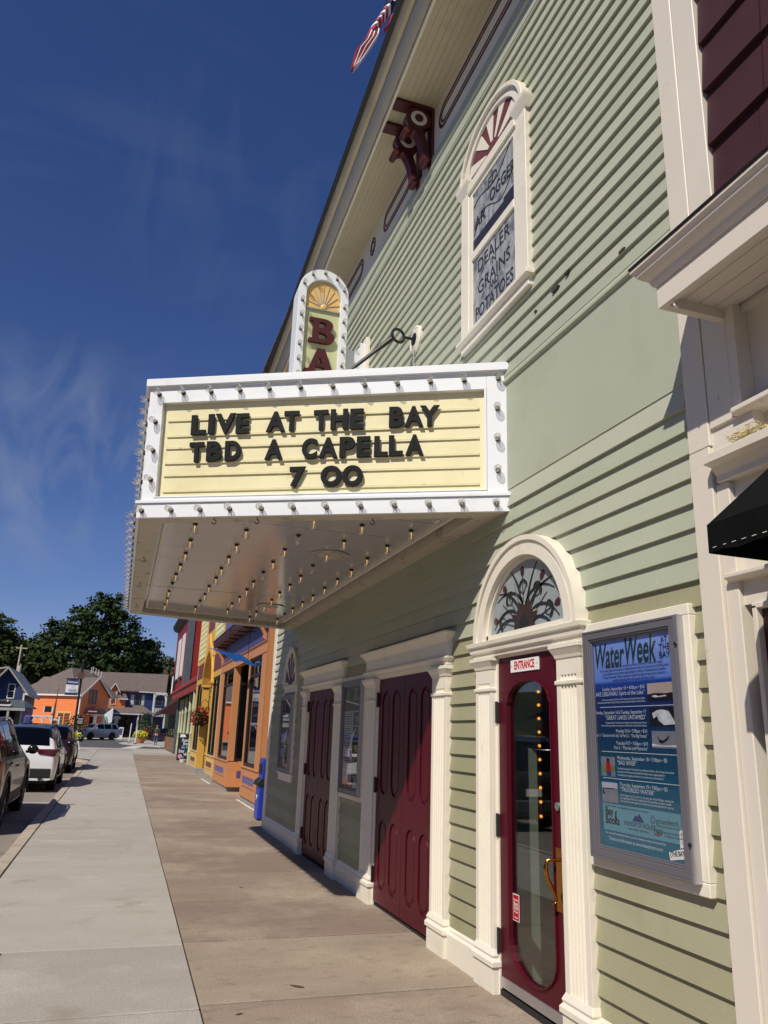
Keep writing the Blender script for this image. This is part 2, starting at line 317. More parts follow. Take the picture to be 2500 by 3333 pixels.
class MB:
    def __init__(s): s.v = []; s.f = []; s.m = []; s.mi = 0
    def add(s, v, f, mtx=None):
        n = len(s.v)
        s.v += [tuple(mtx @ Vector(p)) for p in v] if mtx is not None else [tuple(p) for p in v]
        s.f += [tuple(i+n for i in q) for q in f]; s.m += [s.mi]*len(f); return s
    def hexa(s, p, mtx=None): return s.add(p, [(0, 3, 2, 1), (4, 5, 6, 7), (0, 1, 5, 4), (1, 2, 6, 5), (2, 3, 7, 6), (3, 0, 4, 7)], mtx)
    def box(s, x0, x1, y0, y1, z0, z1, mtx=None):
        return s.hexa([(x0, y0, z0), (x1, y0, z0), (x1, y1, z0), (x0, y1, z0), (x0, y0, z1), (x1, y0, z1), (x1, y1, z1), (x0, y1, z1)], mtx)
    def prism(s, poly, ax, a0, a1, mtx=None):
        pt = {'x': lambda p, a: (a, p[0], p[1]), 'y': lambda p, a: (p[0], a, p[1]), 'z': lambda p, a: (p[0], p[1], a)}[ax]
        n = len(poly); v = [pt(p, a0) for p in poly]+[pt(p, a1) for p in poly]
        f = [tuple(range(n))[::-1], tuple(range(n, 2*n))]+[(i, (i+1) % n, n+(i+1) % n, n+i) for i in range(n)]
        return s.add(v, f, mtx)
    def rings(s, A, B, ax, a0, a1, closed=True, mtx=None):   # band between two equally long outlines, extruded
        pt = {'x': lambda p, a: (a, p[0], p[1]), 'y': lambda p, a: (p[0], a, p[1]), 'z': lambda p, a: (p[0], p[1], a)}[ax]
        n = len(A); v = [pt(p, a0) for p in A]+[pt(p, a0) for p in B]+[pt(p, a1) for p in A]+[pt(p, a1) for p in B]; f = []
        for i in range(n if closed else n-1):
            j = (i+1) % n
            f += [(i, j, n+j, n+i), (2*n+i, 3*n+i, 3*n+j, 2*n+j), (i, 2*n+i, 2*n+j, j), (n+i, n+j, 3*n+j, 3*n+i)]
        if not closed: f += [(0, n, 3*n, 2*n), (n-1, 3*n-1, 4*n-1, 2*n-1)]
        return s.add(v, f, mtx)
    def levels(s, y0, y1, xf, xb, lv, mtx=None):             # stepped block against a wall: (out, z) levels widen to the street and both sides
        v = []
        for o, z in lv: v += [(xf-o, y0-o, z), (xf-o, y1+o, z), (xb, y1+o, z), (xb, y0-o, z)]
        f = [(0, 3, 2, 1), tuple(len(v)-4+i for i in range(4))]
        for k in range(len(lv)-1):
            a = 4*k; b = a+4
            f += [(a+i, a+(i+1) % 4, b+(i+1) % 4, b+i) for i in range(4)]
        return s.add(v, f, mtx)
    def tube(s, path, r, n=8, closed=False, mtx=None):
        P = [Vector(p) for p in path]; k = len(P); rr = r if isinstance(r, (list, tuple)) else [r]*k; v = []; f = []
        up = None
        for i in range(k):
            a = P[i-1] if (i > 0 or closed) else P[i]; b = P[(i+1) % k] if (i < k-1 or closed) else P[i]
            t = (b-a).normalized()
            if up is None: up = t.orthogonal().normalized()
            else: up = (up - t*up.dot(t)); up = up.normalized() if up.length > 1e-6 else t.orthogonal().normalized()
            w = t.cross(up)
            v += [P[i]+(up*math.cos(2*PI*j/n)+w*math.sin(2*PI*j/n))*rr[i] for j in range(n)]
        for i in range(k if closed else k-1):
            for j in range(n):
                a = i*n; b = ((i+1) % k)*n
                f.append((a+j, a+(j+1) % n, b+(j+1) % n, b+j))
        if not closed: f += [tuple(range(n))[::-1], tuple((k-1)*n+j for j in range(n))]
        return s.add(v, f, mtx)
    def lathe(s, prof, n=16, mtx=None):                      # profile (r, z) about z
        v = []; f = []; k = len(prof)
        for r, z in prof: v += [(r*math.cos(2*PI*j/n), r*math.sin(2*PI*j/n), z) for j in range(n)]
        for i in range(k-1):
            for j in range(n): f.append((i*n+j, i*n+(j+1) % n, (i+1)*n+(j+1) % n, (i+1)*n+j))
        f += [tuple(range(n))[::-1], tuple((k-1)*n+j for j in range(n))]
        return s.add(v, f, mtx)
    def cyl(s, r, z0, z1, n=12, mtx=None): return s.lathe([(r, z0), (r, z1)], n, mtx)
    def ball(s, c, r, n=8, m=6, sc_=(1, 1, 1)):
        v = []; f = []
        for i in range(m+1):
            a = PI*i/m
            for j in range(n): v.append((c[0]+r*sc_[0]*math.sin(a)*math.cos(2*PI*j/n), c[1]+r*sc_[1]*math.sin(a)*math.sin(2*PI*j/n), c[2]+r*sc_[2]*math.cos(a)))
        for i in range(m):
            for j in range(n): f.append((i*n+j, (i+1)*n+j, (i+1)*n+(j+1) % n, i*n+(j+1) % n))
        return s.add(v, f)
    def fit(s, str_, width, height, mtx, **k):               # lettering scaled to a given width and height, left end at the origin
        v, f = text_geo(str_, 1.0, **k); x0 = min(p.x for p in v); x1 = max(p.x for p in v); y0 = min(p.y for p in v); y1 = max(p.y for p in v)
        return s.add([Vector(((p.x-x0)/(x1-x0)*width, ((p.y-y0)/(y1-y0)-.5)*height, p.z)) for p in v], f, mtx)
    def quad(s, a, b, c, d, mtx=None): return s.add([a, b, c, d], [(0, 1, 2, 3)], mtx)
    def fill(s, loops, depth, mtx=None): return s.add(*poly_fill(loops, depth), mtx)
    def text(s, str_, size, mtx, **k): return s.add(*text_geo(str_, size, **k), mtx)
    def mesh(s, name, m, smooth=False, off=None):
        me = bpy.data.meshes.new(name)
        v = [(p[0]-off[0], p[1]-off[1], p[2]-off[2]) for p in s.v] if off is not None else s.v
        me.from_pydata(v, [], s.f); ms = m if isinstance(m, (list, tuple)) else [m]
        for x in ms: me.materials.append(M[x] if isinstance(x, str) else x)
        if len(ms) > 1: me.polygons.foreach_set('material_index', s.m)
        bm = bmesh.new(); bm.from_mesh(me); bmesh.ops.recalc_face_normals(bm, faces=bm.faces); bm.to_mesh(me); bm.free()
        if smooth:
            me.polygons.foreach_set('use_smooth', [True]*len(me.polygons))
            try: me.set_sharp_from_angle(angle=rad(40))
            except Exception: pass
        me.update(); return me
    def build(s, name, m, parent=None, smooth=False, bevel=0.0, label=None, cat=None, group=None, kind=None, seg=1):
        off = WL.get(parent.name) if parent else None
        o = bpy.data.objects.new(name, s.mesh(name, m, smooth, off)); C.objects.link(o)
        if parent: o.parent = parent; WL[o.name] = WL[parent.name]
        if bevel > 0:
            b = o.modifiers.new('bevel', 'BEVEL'); b.width = bevel; b.segments = seg; b.limit_method = 'ANGLE'; b.angle_limit = rad(40)
        return setp(o, label, cat, group, kind)

def inst(name, me, parent, loc, rot=None, scale=None):       # a further object on shared mesh data
    o = bpy.data.objects.new(name, me); C.objects.link(o); o.parent = parent
    o.location = Vector(loc)-WL[parent.name] if parent else loc
    if rot is not None: o.rotation_euler = rot
    if scale is not None: o.scale = scale
    WL[o.name] = Vector(loc); return o

def copy_tree(o, parent=None):
    c = o.copy(); C.objects.link(c); WL[c.name] = WL.get(o.name, Vector((0, 0, 0)))
    if parent: c.parent = parent
    for ch in list(o.children): copy_tree(ch, c)
    return c

def struct(name, mb, m, smooth=False, bevel=0): return mb.build(name, m, None, smooth, bevel, kind='structure')

def arc(cx, cy, r, a0, a1, n, ry=None):
    ry = r if ry is None else ry
    return [(cx+r*math.cos(rad(a0+(a1-a0)*i/n)), cy+ry*math.sin(rad(a0+(a1-a0)*i/n))) for i in range(n+1)]
def stadium(cx, y0, y1, r, n=8):                             # vertical slot outline
    return arc(cx, y1-r, r, 0, 180, n)+arc(cx, y0+r, r, 180, 360, n)
# ------------------------------------------------------------------ ground, road, pavements
ROADZ = -0.12
b = MB(); b.quad((-120, -60, ROADZ-.03), (120, -60, ROADZ-.03), (120, 500, ROADZ-.03), (-120, 500, ROADZ-.03)); struct('ground', b, 'ground_far')
b = MB(); b.quad((-14, -15, ROADZ), (-3.2, -15, ROADZ), (-3.2, 44, ROADZ), (-14, 44, ROADZ)); struct('parking_lane', b, 'road_near')
b = MB(); b.quad((-40, 44, ROADZ+.004), (16, 44, ROADZ+.004), (26, 104, ROADZ+.004), (-40, 104, ROADZ+.004)); struct('road', b, 'asphalt')
b = MB(); b.box(-40, 40, 103.5, 130, ROADZ-.02, 0); struct('far_pavement', b, 'pave_grey')
b = MB()
for y in (19.9, 27.9): b.quad((-5.8, y, ROADZ+.004), (-3.78, y, ROADZ+.004), (-3.78, y+.12, ROADZ+.004), (-5.8, y+.12, ROADZ+.004))
struct('parking_line', b, 'line_white')
b = MB(); b.quad((-2.6, 64.4, ROADZ+.01), (-1.4, 64.1, ROADZ+.01), (-.1, 75, ROADZ+.01), (-1.0, 76.4, ROADZ+.01))
b.quad((-6.5, 66.6, ROADZ+.01), (-3.0, 66.2, ROADZ+.01), (-3.0, 67.0, ROADZ+.01), (-6.5, 67.4, ROADZ+.01))
struct('crossing_line', b, 'line_white')
b = MB(); b.prism([(-2.15, 84.5), (-1.9, 81), (-1.1, 77.5), (-.2, 74.8), (1.2, 72.6), (5, 72.6), (5.5, 96), (1.4, 100), (-1.2, 92)], 'z', ROADZ, 0); struct('traffic_island', b, 'pave_grey', bevel=.03)

def xj(y): return -1.93+.0105*(y-5)                          # joint between the grey and the tan pavement
pav = MB(); pav.box(-3.62, 1.2, -6, 63.5, ROADZ-.05, -.035); pav.box(-9, -3.62, 44.3, 63.5, ROADZ-.05, -.035)
pav_o = struct('pavement', pav, 'joint'); WL[pav_o.name] = Vector((0, 0, 0))
def slab(pts, m, nm='slab'):
    z = rng.uniform(-.0025, .0025); tl = [rng.uniform(-.002, .002) for _ in range(4)]
    q = MB(); n = len(pts)
    q.hexa([(p[0], p[1], -.034) for p in pts]+[(p[0], p[1], z+t) for p, t in zip(pts, tl)]); return q.build(nm, m, pav_o, bevel=.004)
ys = [-4.0]
while ys[-1] < 40: ys.append(ys[-1]+1.5+rng.uniform(-.03, .03))
ys += [43, 46.5, 50, 54, 58, 63.4]
ox = 5.27-min(ys, key=lambda q: abs(q-5.27)); ys = [q+ox if q < 41 else q for q in ys]
for a, c in zip(ys, ys[1:]):
    g = .008
    slab([(-3.585, a+g), (xj(a)-.006, a+g), (xj(c)-.006, c-g), (-3.585, c-g)], 'pave_grey%d' % rng.randrange(3))
    slab([(xj(a)+.006, a+g+.068), (1.1, a+g+.068), (1.1, c-g+.052), (xj(c)+.006, c-g+.052)], ('pave_tan%d' if a < 47 else 'pave_grey%d') % rng.randrange(3))
slab([(-4.7, 44.5), (-3.6, 42), (-3.6, 50.4), (-7.5, 50.4)], 'pave_grey'); slab([(-7.5, 50.41), (-3.6, 50.41), (-3.6, 63.4), (-8.8, 63.4)], 'pave_grey')
kb = MB(); wob = [rng.uniform(-.012, .012) for _ in range(60)]
def kerb_run(p, q, w=.155, n=24):
    p = Vector(p); q = Vector(q); d = (q-p); nrm = Vector((-d.y, d.x)).normalized()
    for i in range(n):
        a = p+d*(i/n); c = p+d*((i+1)/n); a2 = a+nrm*(w+wob[i % 60]); c2 = c+nrm*(w+wob[(i+1) % 60]); a3 = a2+nrm*.035; c3 = c2+nrm*.035
        kb.hexa([(a.x, a.y, ROADZ-.02), (a3.x, a3.y, ROADZ-.02), (c3.x, c3.y, ROADZ-.02), (c.x, c.y, ROADZ-.02), (a.x, a.y, .004), (a2.x, a2.y, -.004), (c2.x, c2.y, -.004), (c.x, c.y, .004)])
kerb_run((-3.605, -5), (-3.605, 40), n=40); kerb_run((-3.605, 40.0), (-4.75, 44.2), n=6); kerb_run((-4.75, 44.2), (-9, 47.5), n=6); kerb_run((1.2, 63.6), (-8.8, 63.6), n=10)
# kerb_run offsets to the left of its direction
struct('kerb', kb, 'kerb')
for lab, x, y, a, k in [('dark pointed dry leaf on the tan pavement nearest the entrance door', -1.28, 5.55, .9, 1.0), ('dark dry leaf on the grey pavement just left of the joint, bottom of the photo', -2.02, 4.75, 1.2, 1.0), ('small black dry leaf alone far left on the grey pavement', -3.2, 6.7, .2, .6), ('small dry leaf on the tan pavement close right of the joint', -1.72, 5.12, 2., .5), ('tiny dry leaf on the tan pavement below the wide double door', -1.15, 8.9, .5, .6)]:
    q = MB(); pts = [(.0, -.05), (.016, -.02), (.014, .02), (0, .055), (-.012, .012), (-.014, -.015)]
    q.prism([(p[0]*k, p[1]*k) for p in pts], 'z', 0, .003, Matrix.Translation((x, y, .004)) @ Matrix.Rotation(a, 4, 'Z'))
    q.build('dry_leaf', 'brown_wood', label=lab, cat='leaf', group='dry leaves on the pavement')

# ------------------------------------------------------------------ theatre
th = thing('theatre', 'sage green clapboard theatre with cream trim, maroon doors and a projecting marquee', 'theatre', (0, 8.6, 0))
OPEN = [(4.255, 5.145, 0, 2.20), (6.30, 7.895, 0, 2.20), (9.57, 11.09, 0, 2.20)]
Y0, Y1 = 2.978, 13.90
def board(z, h=.128, lip=.029):
    segs = [(Y0, Y1)]
    for a, c, lo, hi in OPEN:
        if z < hi-.02: segs = [t for s_ in segs for t in ([(s_[0], min(s_[1], a)), (max(s_[0], c), s_[1])] if s_[0] < c and s_[1] > a else [s_]) if t[1]-t[0] > .02]
    cut = []
    for a, c in segs:                       # boards are butt jointed at odd places
        while c-a > 3.6: t = a+rng.uniform(1.6, 3.4); cut.append((a, t-.0015)); a = t+.0015
        cut.append((a, c))
    for a, c in cut:
        q = MB(); w = rng.uniform(-.0015, .0015); y = a
        ys_ = [a]+[t for t in sorted(rng.uniform(a, c) for _ in range(int((c-a)/2)))]+[c]
        n = len(ys_); v = []
        for t in ys_:
            d = rng.uniform(-.0026, .0026)
            v += [(.03, t, z+d*.6), (-lip+d, t, z+d), (-.005, t, z+h+.012), (.03, t, z+h+.012)]
        f = [(0, 1, 2, 3), tuple(4*(n-1)+k for k in (3, 2, 1, 0))]
        for i in range(n-1): f += [(4*i+k, 4*i+4+k, 4*i+4+(k+1) % 4, 4*i+(k+1) % 4) for k in range(4)]
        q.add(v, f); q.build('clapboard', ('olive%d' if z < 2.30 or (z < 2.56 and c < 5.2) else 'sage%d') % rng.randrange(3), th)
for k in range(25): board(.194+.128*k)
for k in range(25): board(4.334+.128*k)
q = MB(); q.box(-.012, .03, Y0, Y1, 3.404, 4.284); q.build('wall_panel', 'sage_flat', th)
q = MB(); q.prism([(.03, 4.26), (-.034, 4.284), (-.034, 4.30), (-.02, 4.345), (.03, 4.345)], 'y', Y0, Y1); q.build('drip_cap', 'sage_flat', th)
for y, z, w, h in ((4.17, 4.665, .10, .035), (4.02, 4.70, .05, .02), (3.40, 4.475, .07, .02), (4.45, 4.64, .03, .018)):   # places where the paint has come off
    q = MB(); q.prism([(y-w/2, z), (y-w*.2, z-h*.4), (y+w*.35, z-h*.5), (y+w/2, z-h*.1), (y+w*.3, z+h*.3), (y-w*.25, z+h*.5)], 'x', -.034, -.010); q.build('peeled_patch', 'joint', th)
# shell behind the boards, with the entrance left open
q = MB()
q.box(.12, .3, 2.90, 4.24, 0, 9.0); q.box(.12, .3, 5.16, 14.12, 0, 9.0); q.box(.12, .3, 4.24, 5.16, 2.24, 9.0)
q.box(.03, .12, 2.90, 4.24, 0, 8.6); q.box(.03, .12, 5.16, 6.29, 0, 8.6); q.box(.03, .12, 7.91, 9.56, 0, 8.6); q.box(.03, .12, 11.10, 13.9, 0, 8.6)
q.box(.03, .12, 4.24, 5.16, 2.24, 8.6); q.box(.03, .12, 6.29, 7.91, 2.24, 8.6); q.box(.03, .12, 9.56, 11.10, 2.24, 8.6)
q.box(.3, 14, 2.80, 2.9, 0, 9); q.box(.3, 14, 13.92, 14.12, 0, 9); q.box(13.8, 14, 2.9, 13.92, 0, 9)
q.build('wall', 'sage_flat', th)
q = MB(); q.box(-.032, .10, 13.90, 14.13, 0, 8.3); q.box(-.006, .25, 14.125, 14.155, 0, 8.3); q.build('corner_board', 'cream', th, bevel=.004)
# skirting
for a, c in [(2.98, 3.985), (5.425, 5.985), (8.25, 9.22), (11.35, 13.90)]:
    q = MB(); q.prism([(.03, -.01), (-.05, -.01), (-.05, .175), (-.036, .19), (-.036, .205), (-.024, .222), (.03, .226)], 'y', a, c); q.build('skirting', 'cream', th, bevel=.002)
# eave: trim, frieze with painted slots, soffit boards, crown and roof edge (the eave runs slightly askew to the wall)
EY0, EY1 = 2.75, 14.6
ex = lambda y: .027*(y-5.4)
def skew_prism(poly, y0, y1):
    q = MB(); n = len(poly); v = []
    for y in (y0, y1): v += [(p[0]+ex(y)*min(1, max(0, -p[0]/.5)), y, p[1]) for p in poly]
    q.add(v, [tuple(range(n))[::-1], tuple(range(n, 2*n))]+[(i, (i+1) % n, n+(i+1) % n, n+i) for i in range(n)]); return q
q = MB(); q.prism([(.03, 7.44), (-.03, 7.44), (-.03, 7.57), (-.05, 7.58), (-.05, 7.70), (-.02, 7.715), (.03, 7.715)], 'y', EY0, 14.13); q.build('trim_board', 'sage_flat', th)
q = MB(); q.box(-.018, .03, EY0, 14.13, 7.716, 8.378); q.build('frieze', 'cream', th)
def slot_ring(y0, y1, z0, z1, wo=.045, t=.004, x=-.018):
    r = (z1-z0)/2
    def st(d):
        rr = r-d; return arc(y1-r, (z0+z1)/2, rr, -90, 90, 10)+arc(y0+r, (z0+z1)/2, rr, 90, 270, 10)
    q = MB(); q.rings(st(0), st(wo*.55), 'x', x-t, x+.01); q.rings(st(wo*.85), st(wo*1.25), 'x', x-t, x+.01); q.build('frieze_slot', 'maroon_trim', th)
for a, c in [(2.95, 6.44), (7.30, 8.36), (9.26, 11.0), (11.9, 13.6)]: slot_ring(a, c, 7.92, 8.24, .07)
slot_ring(8.70, 8.94, 7.94, 8.22, .06)
for i in range(7):
    a = -.018-.072*i; c = a-.0695
    skew_prism([(a, 8.38), (c, 8.38), (c, 8.40), (a, 8.40)], EY0, EY1).build('soffit_board', 'soffit_tan', th)
skew_prism([(-.52, 8.355), (-.55, 8.355), (-.55, 8.42), (-.52, 8.42)], EY0, EY1).build('soffit_bead', 'cream', th)
skew_prism([(-.551, 8.39), (-.57, 8.37), (-.60, 8.385), (-.64, 8.43), (-.66, 8.48), (-.67, 8.53), (-.551, 8.53)], EY0, EY1).build('crown_moulding', 'grey_gutter', th, smooth=True)
skew_prism([(-.671, 8.50), (-.71, 8.515), (-.735, 8.555), (-.75, 8.60), (-.671, 8.60)], EY0, EY1).build('fascia', 'soffit_tan', th)
skew_prism([(.6, 8.62), (-.75, 8.601), (-.80, 8.601), (-.80, 8.645), (.6, 9.15)], EY0, EY1).build('roof_edge', 'black_metal', th)
q = MB(); q.hexa([(-.6, EY0, 8.72), (14, EY0, 12.6), (14, EY1, 12.6), (-.6, EY1, 8.72), (-.6, EY0, 8.74), (14, EY0, 12.75), (14, EY1, 12.75), (-.6, EY1, 8.74)]); q.build('roof', 'shingle_roof', th)
# twin scroll bracket under the eave
br = MB(); br.box(-.02-.006, 0, 6.50, 7.10, 7.60, 8.378); brk = br.build('eave_bracket', 'cream', th, label='maroon and cream twin scroll bracket under the eave')
for yc in (6.62, 6.98):
    q = MB()
    q.box(-.06, -.026, yc-.065, yc+.065, 7.72, 8.375); q.prism([(-.026, 7.72), (-.06, 7.72), (-.05, 7.62), (-.026, 7.56)], 'y', yc-.05, yc+.05)
    q.box(-.48, -.06, yc-.075, yc+.075, 8.335, 8.376)
    bz = lambda t: tuple((1-t)**3*p0+3*(1-t)**2*t*p1+3*(1-t)*t*t*p2+t**3*p3 for p0, p1, p2, p3 in zip((-.345, 8.00), (-.22, 8.16), (-.13, 7.96), (-.115, 7.70)))
    top = []; low = []
    for k in range(17):
        t = k/16; p = Vector(bz(t)); d = (Vector(bz(min(1, t+.02)))-Vector(bz(max(0, t-.02)))).normalized(); n_ = Vector((-d.y, d.x))*(.030+.012*math.sin(PI*t)); top.append(tuple(p+n_)); low.append(tuple(p-n_))
    q.rings(top, low, 'y', yc-.055, yc+.055, closed=False)
    q.tube([(-.355, yc-.075, 7.985), (-.355, yc+.075, 7.985)], .036, 12); q.tube([(-.105, yc-.075, 7.69), (-.105, yc+.075, 7.69)], .046, 12)
    q.build('scroll_arm', 'maroon_trim', brk, smooth=True)
    def disc(rr, y0, y1, m, nm):
        d = MB(); d.prism(arc(-.21, 8.19, rr, 0, 345, 23), 'y', y0, y1); d.build(nm, m, brk, smooth=True)
    disc(.145, yc-.06, yc-.02, 'maroon_trim', 'scroll_disc'); disc(.138, yc-.02, yc+.0, 'cream', 'scroll_disc'); disc(.145, yc+.0, yc+.06, 'maroon_trim', 'scroll_disc')
    disc(.095, yc-.064, yc-.06, 'cream', 'scroll_ring'); disc(.05, yc-.07, yc-.064, 'maroon_trim', 'scroll_boss')

# ---- arched upper window
uw = MB(); yc = 5.105; hw = .62
uw.rings(arc(yc, 6.615, .62, 0, 180, 24, .485), arc(yc, 6.615, .575, 0, 180, 24, .445), 'x', -.088, .0, closed=False)
uw.rings(arc(yc, 6.615, .575, 0, 180, 24, .445), arc(yc, 6.615, .475, 0, 180, 24, .385), 'x', -.062, .0, closed=False)
for s_ in (-1, 1):
    y0_, y1_ = sorted((yc+s_*.62, yc+s_*.46)); uw.box(-.062, 0, y0_, y1_, 4.975, 6.515)
uw.box(-.072, 0, yc-.46, yc+.46, 6.475, 6.575); uw.box(-.062, 0, yc-.46, yc+.46, 4.975, 5.045)
win = uw.build('arched_window', 'cream', th, bevel=.004)
for s_ in (-1, 1):
    q = MB(); q.levels(min(yc+s_*.46, yc+s_*.64), max(yc+s_*.46, yc+s_*.64), -.062, 0, [(0, 6.515), (.008, 6.535), (.03, 6.595), (.035, 6.615), (.035, 6.635), (0, 6.635)]); q.build('impost', 'cream', win)
q = MB(); q.levels(yc-.62, yc+.62, -.062, 0, [(0, 4.885), (.0, 4.955), (.035, 4.965), (.035, 5.005), (0, 5.015)]); q.build('sill', 'cream', win, bevel=.004)
q = MB(); q.box(-.052, 0, yc-.46, yc-.40, 5.045, 6.475); q.box(-.052, 0, yc+.40, yc+.46, 5.045, 6.475); q.box(-.058, 0, yc-.40, yc+.40, 5.725, 5.805); q.box(-.052, 0, yc-.40, yc+.40, 6.425, 6.475); q.build('sash', 'cream', win, bevel=.003)
q = MB(); q.box(-.039, 0, yc-.40, yc+.40, 5.045, 5.725); q.build('pane', 'old_pane', win)
q = MB(); q.box(-.039, 0, yc-.40, yc+.40, 5.805, 6.425); q.build('pane', 'old_pane', win)
q = MB(); q.box(-.0405, -.02, yc-.40, yc+.40, 5.805, 5.935); q.box(-.0405, -.02, yc-.40, yc-.2, 5.935, 5.965); q.build('blind', 'pane_dark', win)
q = MB()
for s_, z, w, h in [('DEALER', 5.61, .60, .125), ('IN', 5.505, .10, .07), ('GRAINS', 5.385, .60, .125), ('AND', 5.285, .16, .07), ('POTATOES', 5.155, .70, .125)]:
    q.fit(s_, w, h, WM(yc+w/2, z, -.041), offset=.004, extrude=.0005)
q.build('lettering', 'ink_pane', win)
q = MB()
q.text('ED.', .15, WM(yc, 6.315, -.041), align='CENTER', offset=.002, extrude=.0005, shear=.2); q.text('AR', .17, WM(yc+.36, 6.075, -.0415), extrude=.0005, offset=.003); q.text('OGGER', .17, WM(yc+.06, 6.155, -.0415), extrude=.0005, offset=.003, xs=.8)
q.tube([(-.041, yc+.38-.76*t/14, 5.975+.10*math.sin(t*.45)+.012*t) for t in range(15)], .004, 5); q.tube([(-.041, yc+.38-.76*t/14, 6.235+.06*math.sin(t*.45+1)+.012*t) for t in range(15)], .004, 5)
q.build('lettering', 'ink_pane', win)
q = MB(); q.prism(arc(yc, 6.615, .475, 0, 180, 24, .385), 'x', -.037, 0); q.build('fan_panel', 'panel_maroon', win)
q = MB()
for a0, a1 in [(6, 24), (44, 62), (76, 93), (108, 124), (146, 168)]:
    am = (a0+a1)/2; q.prism([(yc+.13*math.cos(rad(am-6)), 6.62+.10*math.sin(rad(am-6))), ]+arc(yc, 6.62, .47, a0, a1, 5, .38)+[(yc+.13*math.cos(rad(am+6)), 6.62+.10*math.sin(rad(am+6)))], 'x', -.044, -.03)
q.build('fan_ray', 'cream', win)

# ---- door surrounds
def fluted(y0, y1, z0, z1, xf, parent, n=5, m='cream'):
    w = y1-y0; mg = .045; pitch = (w-2*mg)/n; pts = [(xf, y0)]
    for i in range(n):
        a = y0+mg+pitch*i; pts.append((xf, a+pitch*.12))
        for k in range(1, 5): t = PI*k/5; pts.append((xf+.013*math.sin(t), a+pitch*(.5-.38*math.cos(t))))
        pts.append((xf, a+pitch*.88))
    pts += [(xf, y1), (.03, y1), (.03, y0)]
    q = MB(); q.prism(pts, 'z', z0+.10, z1-.10); q.box(xf, .03, y0, y1, z0, z0+.10); q.box(xf, .03, y0, y1, z1-.10, z1)
    # base and capital
    q.levels(y0, y1, xf, .03, [(.015, -.01), (.015, .155), (.028, .16), (.028, .19), (.012, .21), (.018, .225), (.006, .25), (0, .262)])
    q.levels(y0, y1, xf, .03, [(0, z1-.16), (.01, z1-.155), (.01, z1-.135), (0, z1-.13)])
    q.levels(y0, y1, xf, .03, [(0, z1-.002), (.006, z1), (.012, z1+.02), (.032, z1+.055), (.036, z1+.06), (.036, z1+.085), (0, z1+.087)])
    return q.build('pilaster', m, parent, bevel=.002)
def surround(yr0, yr1, yl0, yl1, hz, hy0, hy1):
    q = MB(); q.box(-.03, .12, yr1-.004, yr1+.022, 0, 2.16); q.box(-.03, .12, yl0-.022, yl0+.004, 0, 2.16); q.box(-.03, .12, yr1, yl0, 2.158, 2.21)
    s_ = q.build('door_surround', 'cream', th, bevel=.003)
    fluted(yr0, yr1, 0, 2.085, -.06, s_); fluted(yl0, yl1, 0, 2.085, -.06, s_); return s_
# entrance
se = surround(3.985, 4.255, 5.145, 5.42, 0, 0, 0)
q = MB(); q.levels(3.98, 5.43, -.03, .03, [(0, 2.172), (.03, 2.174), (.035, 2.205), (.05, 2.21), (.055, 2.25), (.07, 2.255), (.075, 2.285), (.04, 2.295), (0, 2.297)]); q.build('entablature', 'cream', se, bevel=.002)
ac = 4.66; az = 2.285
q = MB()
q.rings(arc(ac, az, .715, 0, 180, 40, .675), arc(ac, az, .675, 0, 180, 40, .64), 'x', -.105, .03, False)
q.rings(arc(ac, az, .675, 0, 180, 40, .64), arc(ac, az, .65, 0, 180, 40, .615), 'x', -.088, .03, False)
q.rings(arc(ac, az, .65, 0, 180, 40, .615), arc(ac, az, .57, 0, 180, 40, .54), 'x', -.096, .03, False)
q.rings(arc(ac, az, .57, 0, 180, 40, .54), arc(ac, az, .545, 0, 180, 40, .515), 'x', -.06, .03, False)
q.box(-.06, .03, ac-.57, ac+.57, 2.298, 2.328)
arch = q.build('arch_casing', 'cream', se, smooth=True)
# stained glass: panel, leaves, tulips and lead lines
q = MB(); q.prism(arc(ac+.035, 2.33, .55, 0, 180, 28, .50), 'x', -.035, -.02); sg = q.build('stained_glass', 'st_glass', th, label='arched stained glass with red tulips and green leaves')
SC, SZ = ac+.03, 2.33
def pol(a, r): return (SC+r*math.cos(rad(a))*1.12, SZ+r*math.sin(rad(a))*1.04)
gl = MB(); rd = MB(); ld = MB(); yl = MB(); x_ = -.036
tul = [(14, .40), (50, .40), (88, .395), (126, .40), (164, .42)]
def strip(pts, w, mb, dx):
    A = []; B_ = []
    for i, p in enumerate(pts):
        a = Vector(pts[max(0, i-1)]); c = Vector(pts[min(len(pts)-1, i+1)]); d = (c-a).normalized(); n_ = Vector((-d.y, d.x)); ww = w*math.sin(PI*(.12+.80*i/(len(pts)-1)))
        A.append(tuple(Vector(p)+n_*ww)); B_.append(tuple(Vector(p)-n_*ww))
    mb.rings(A, B_, 'x', x_-dx, x_+.004, False)
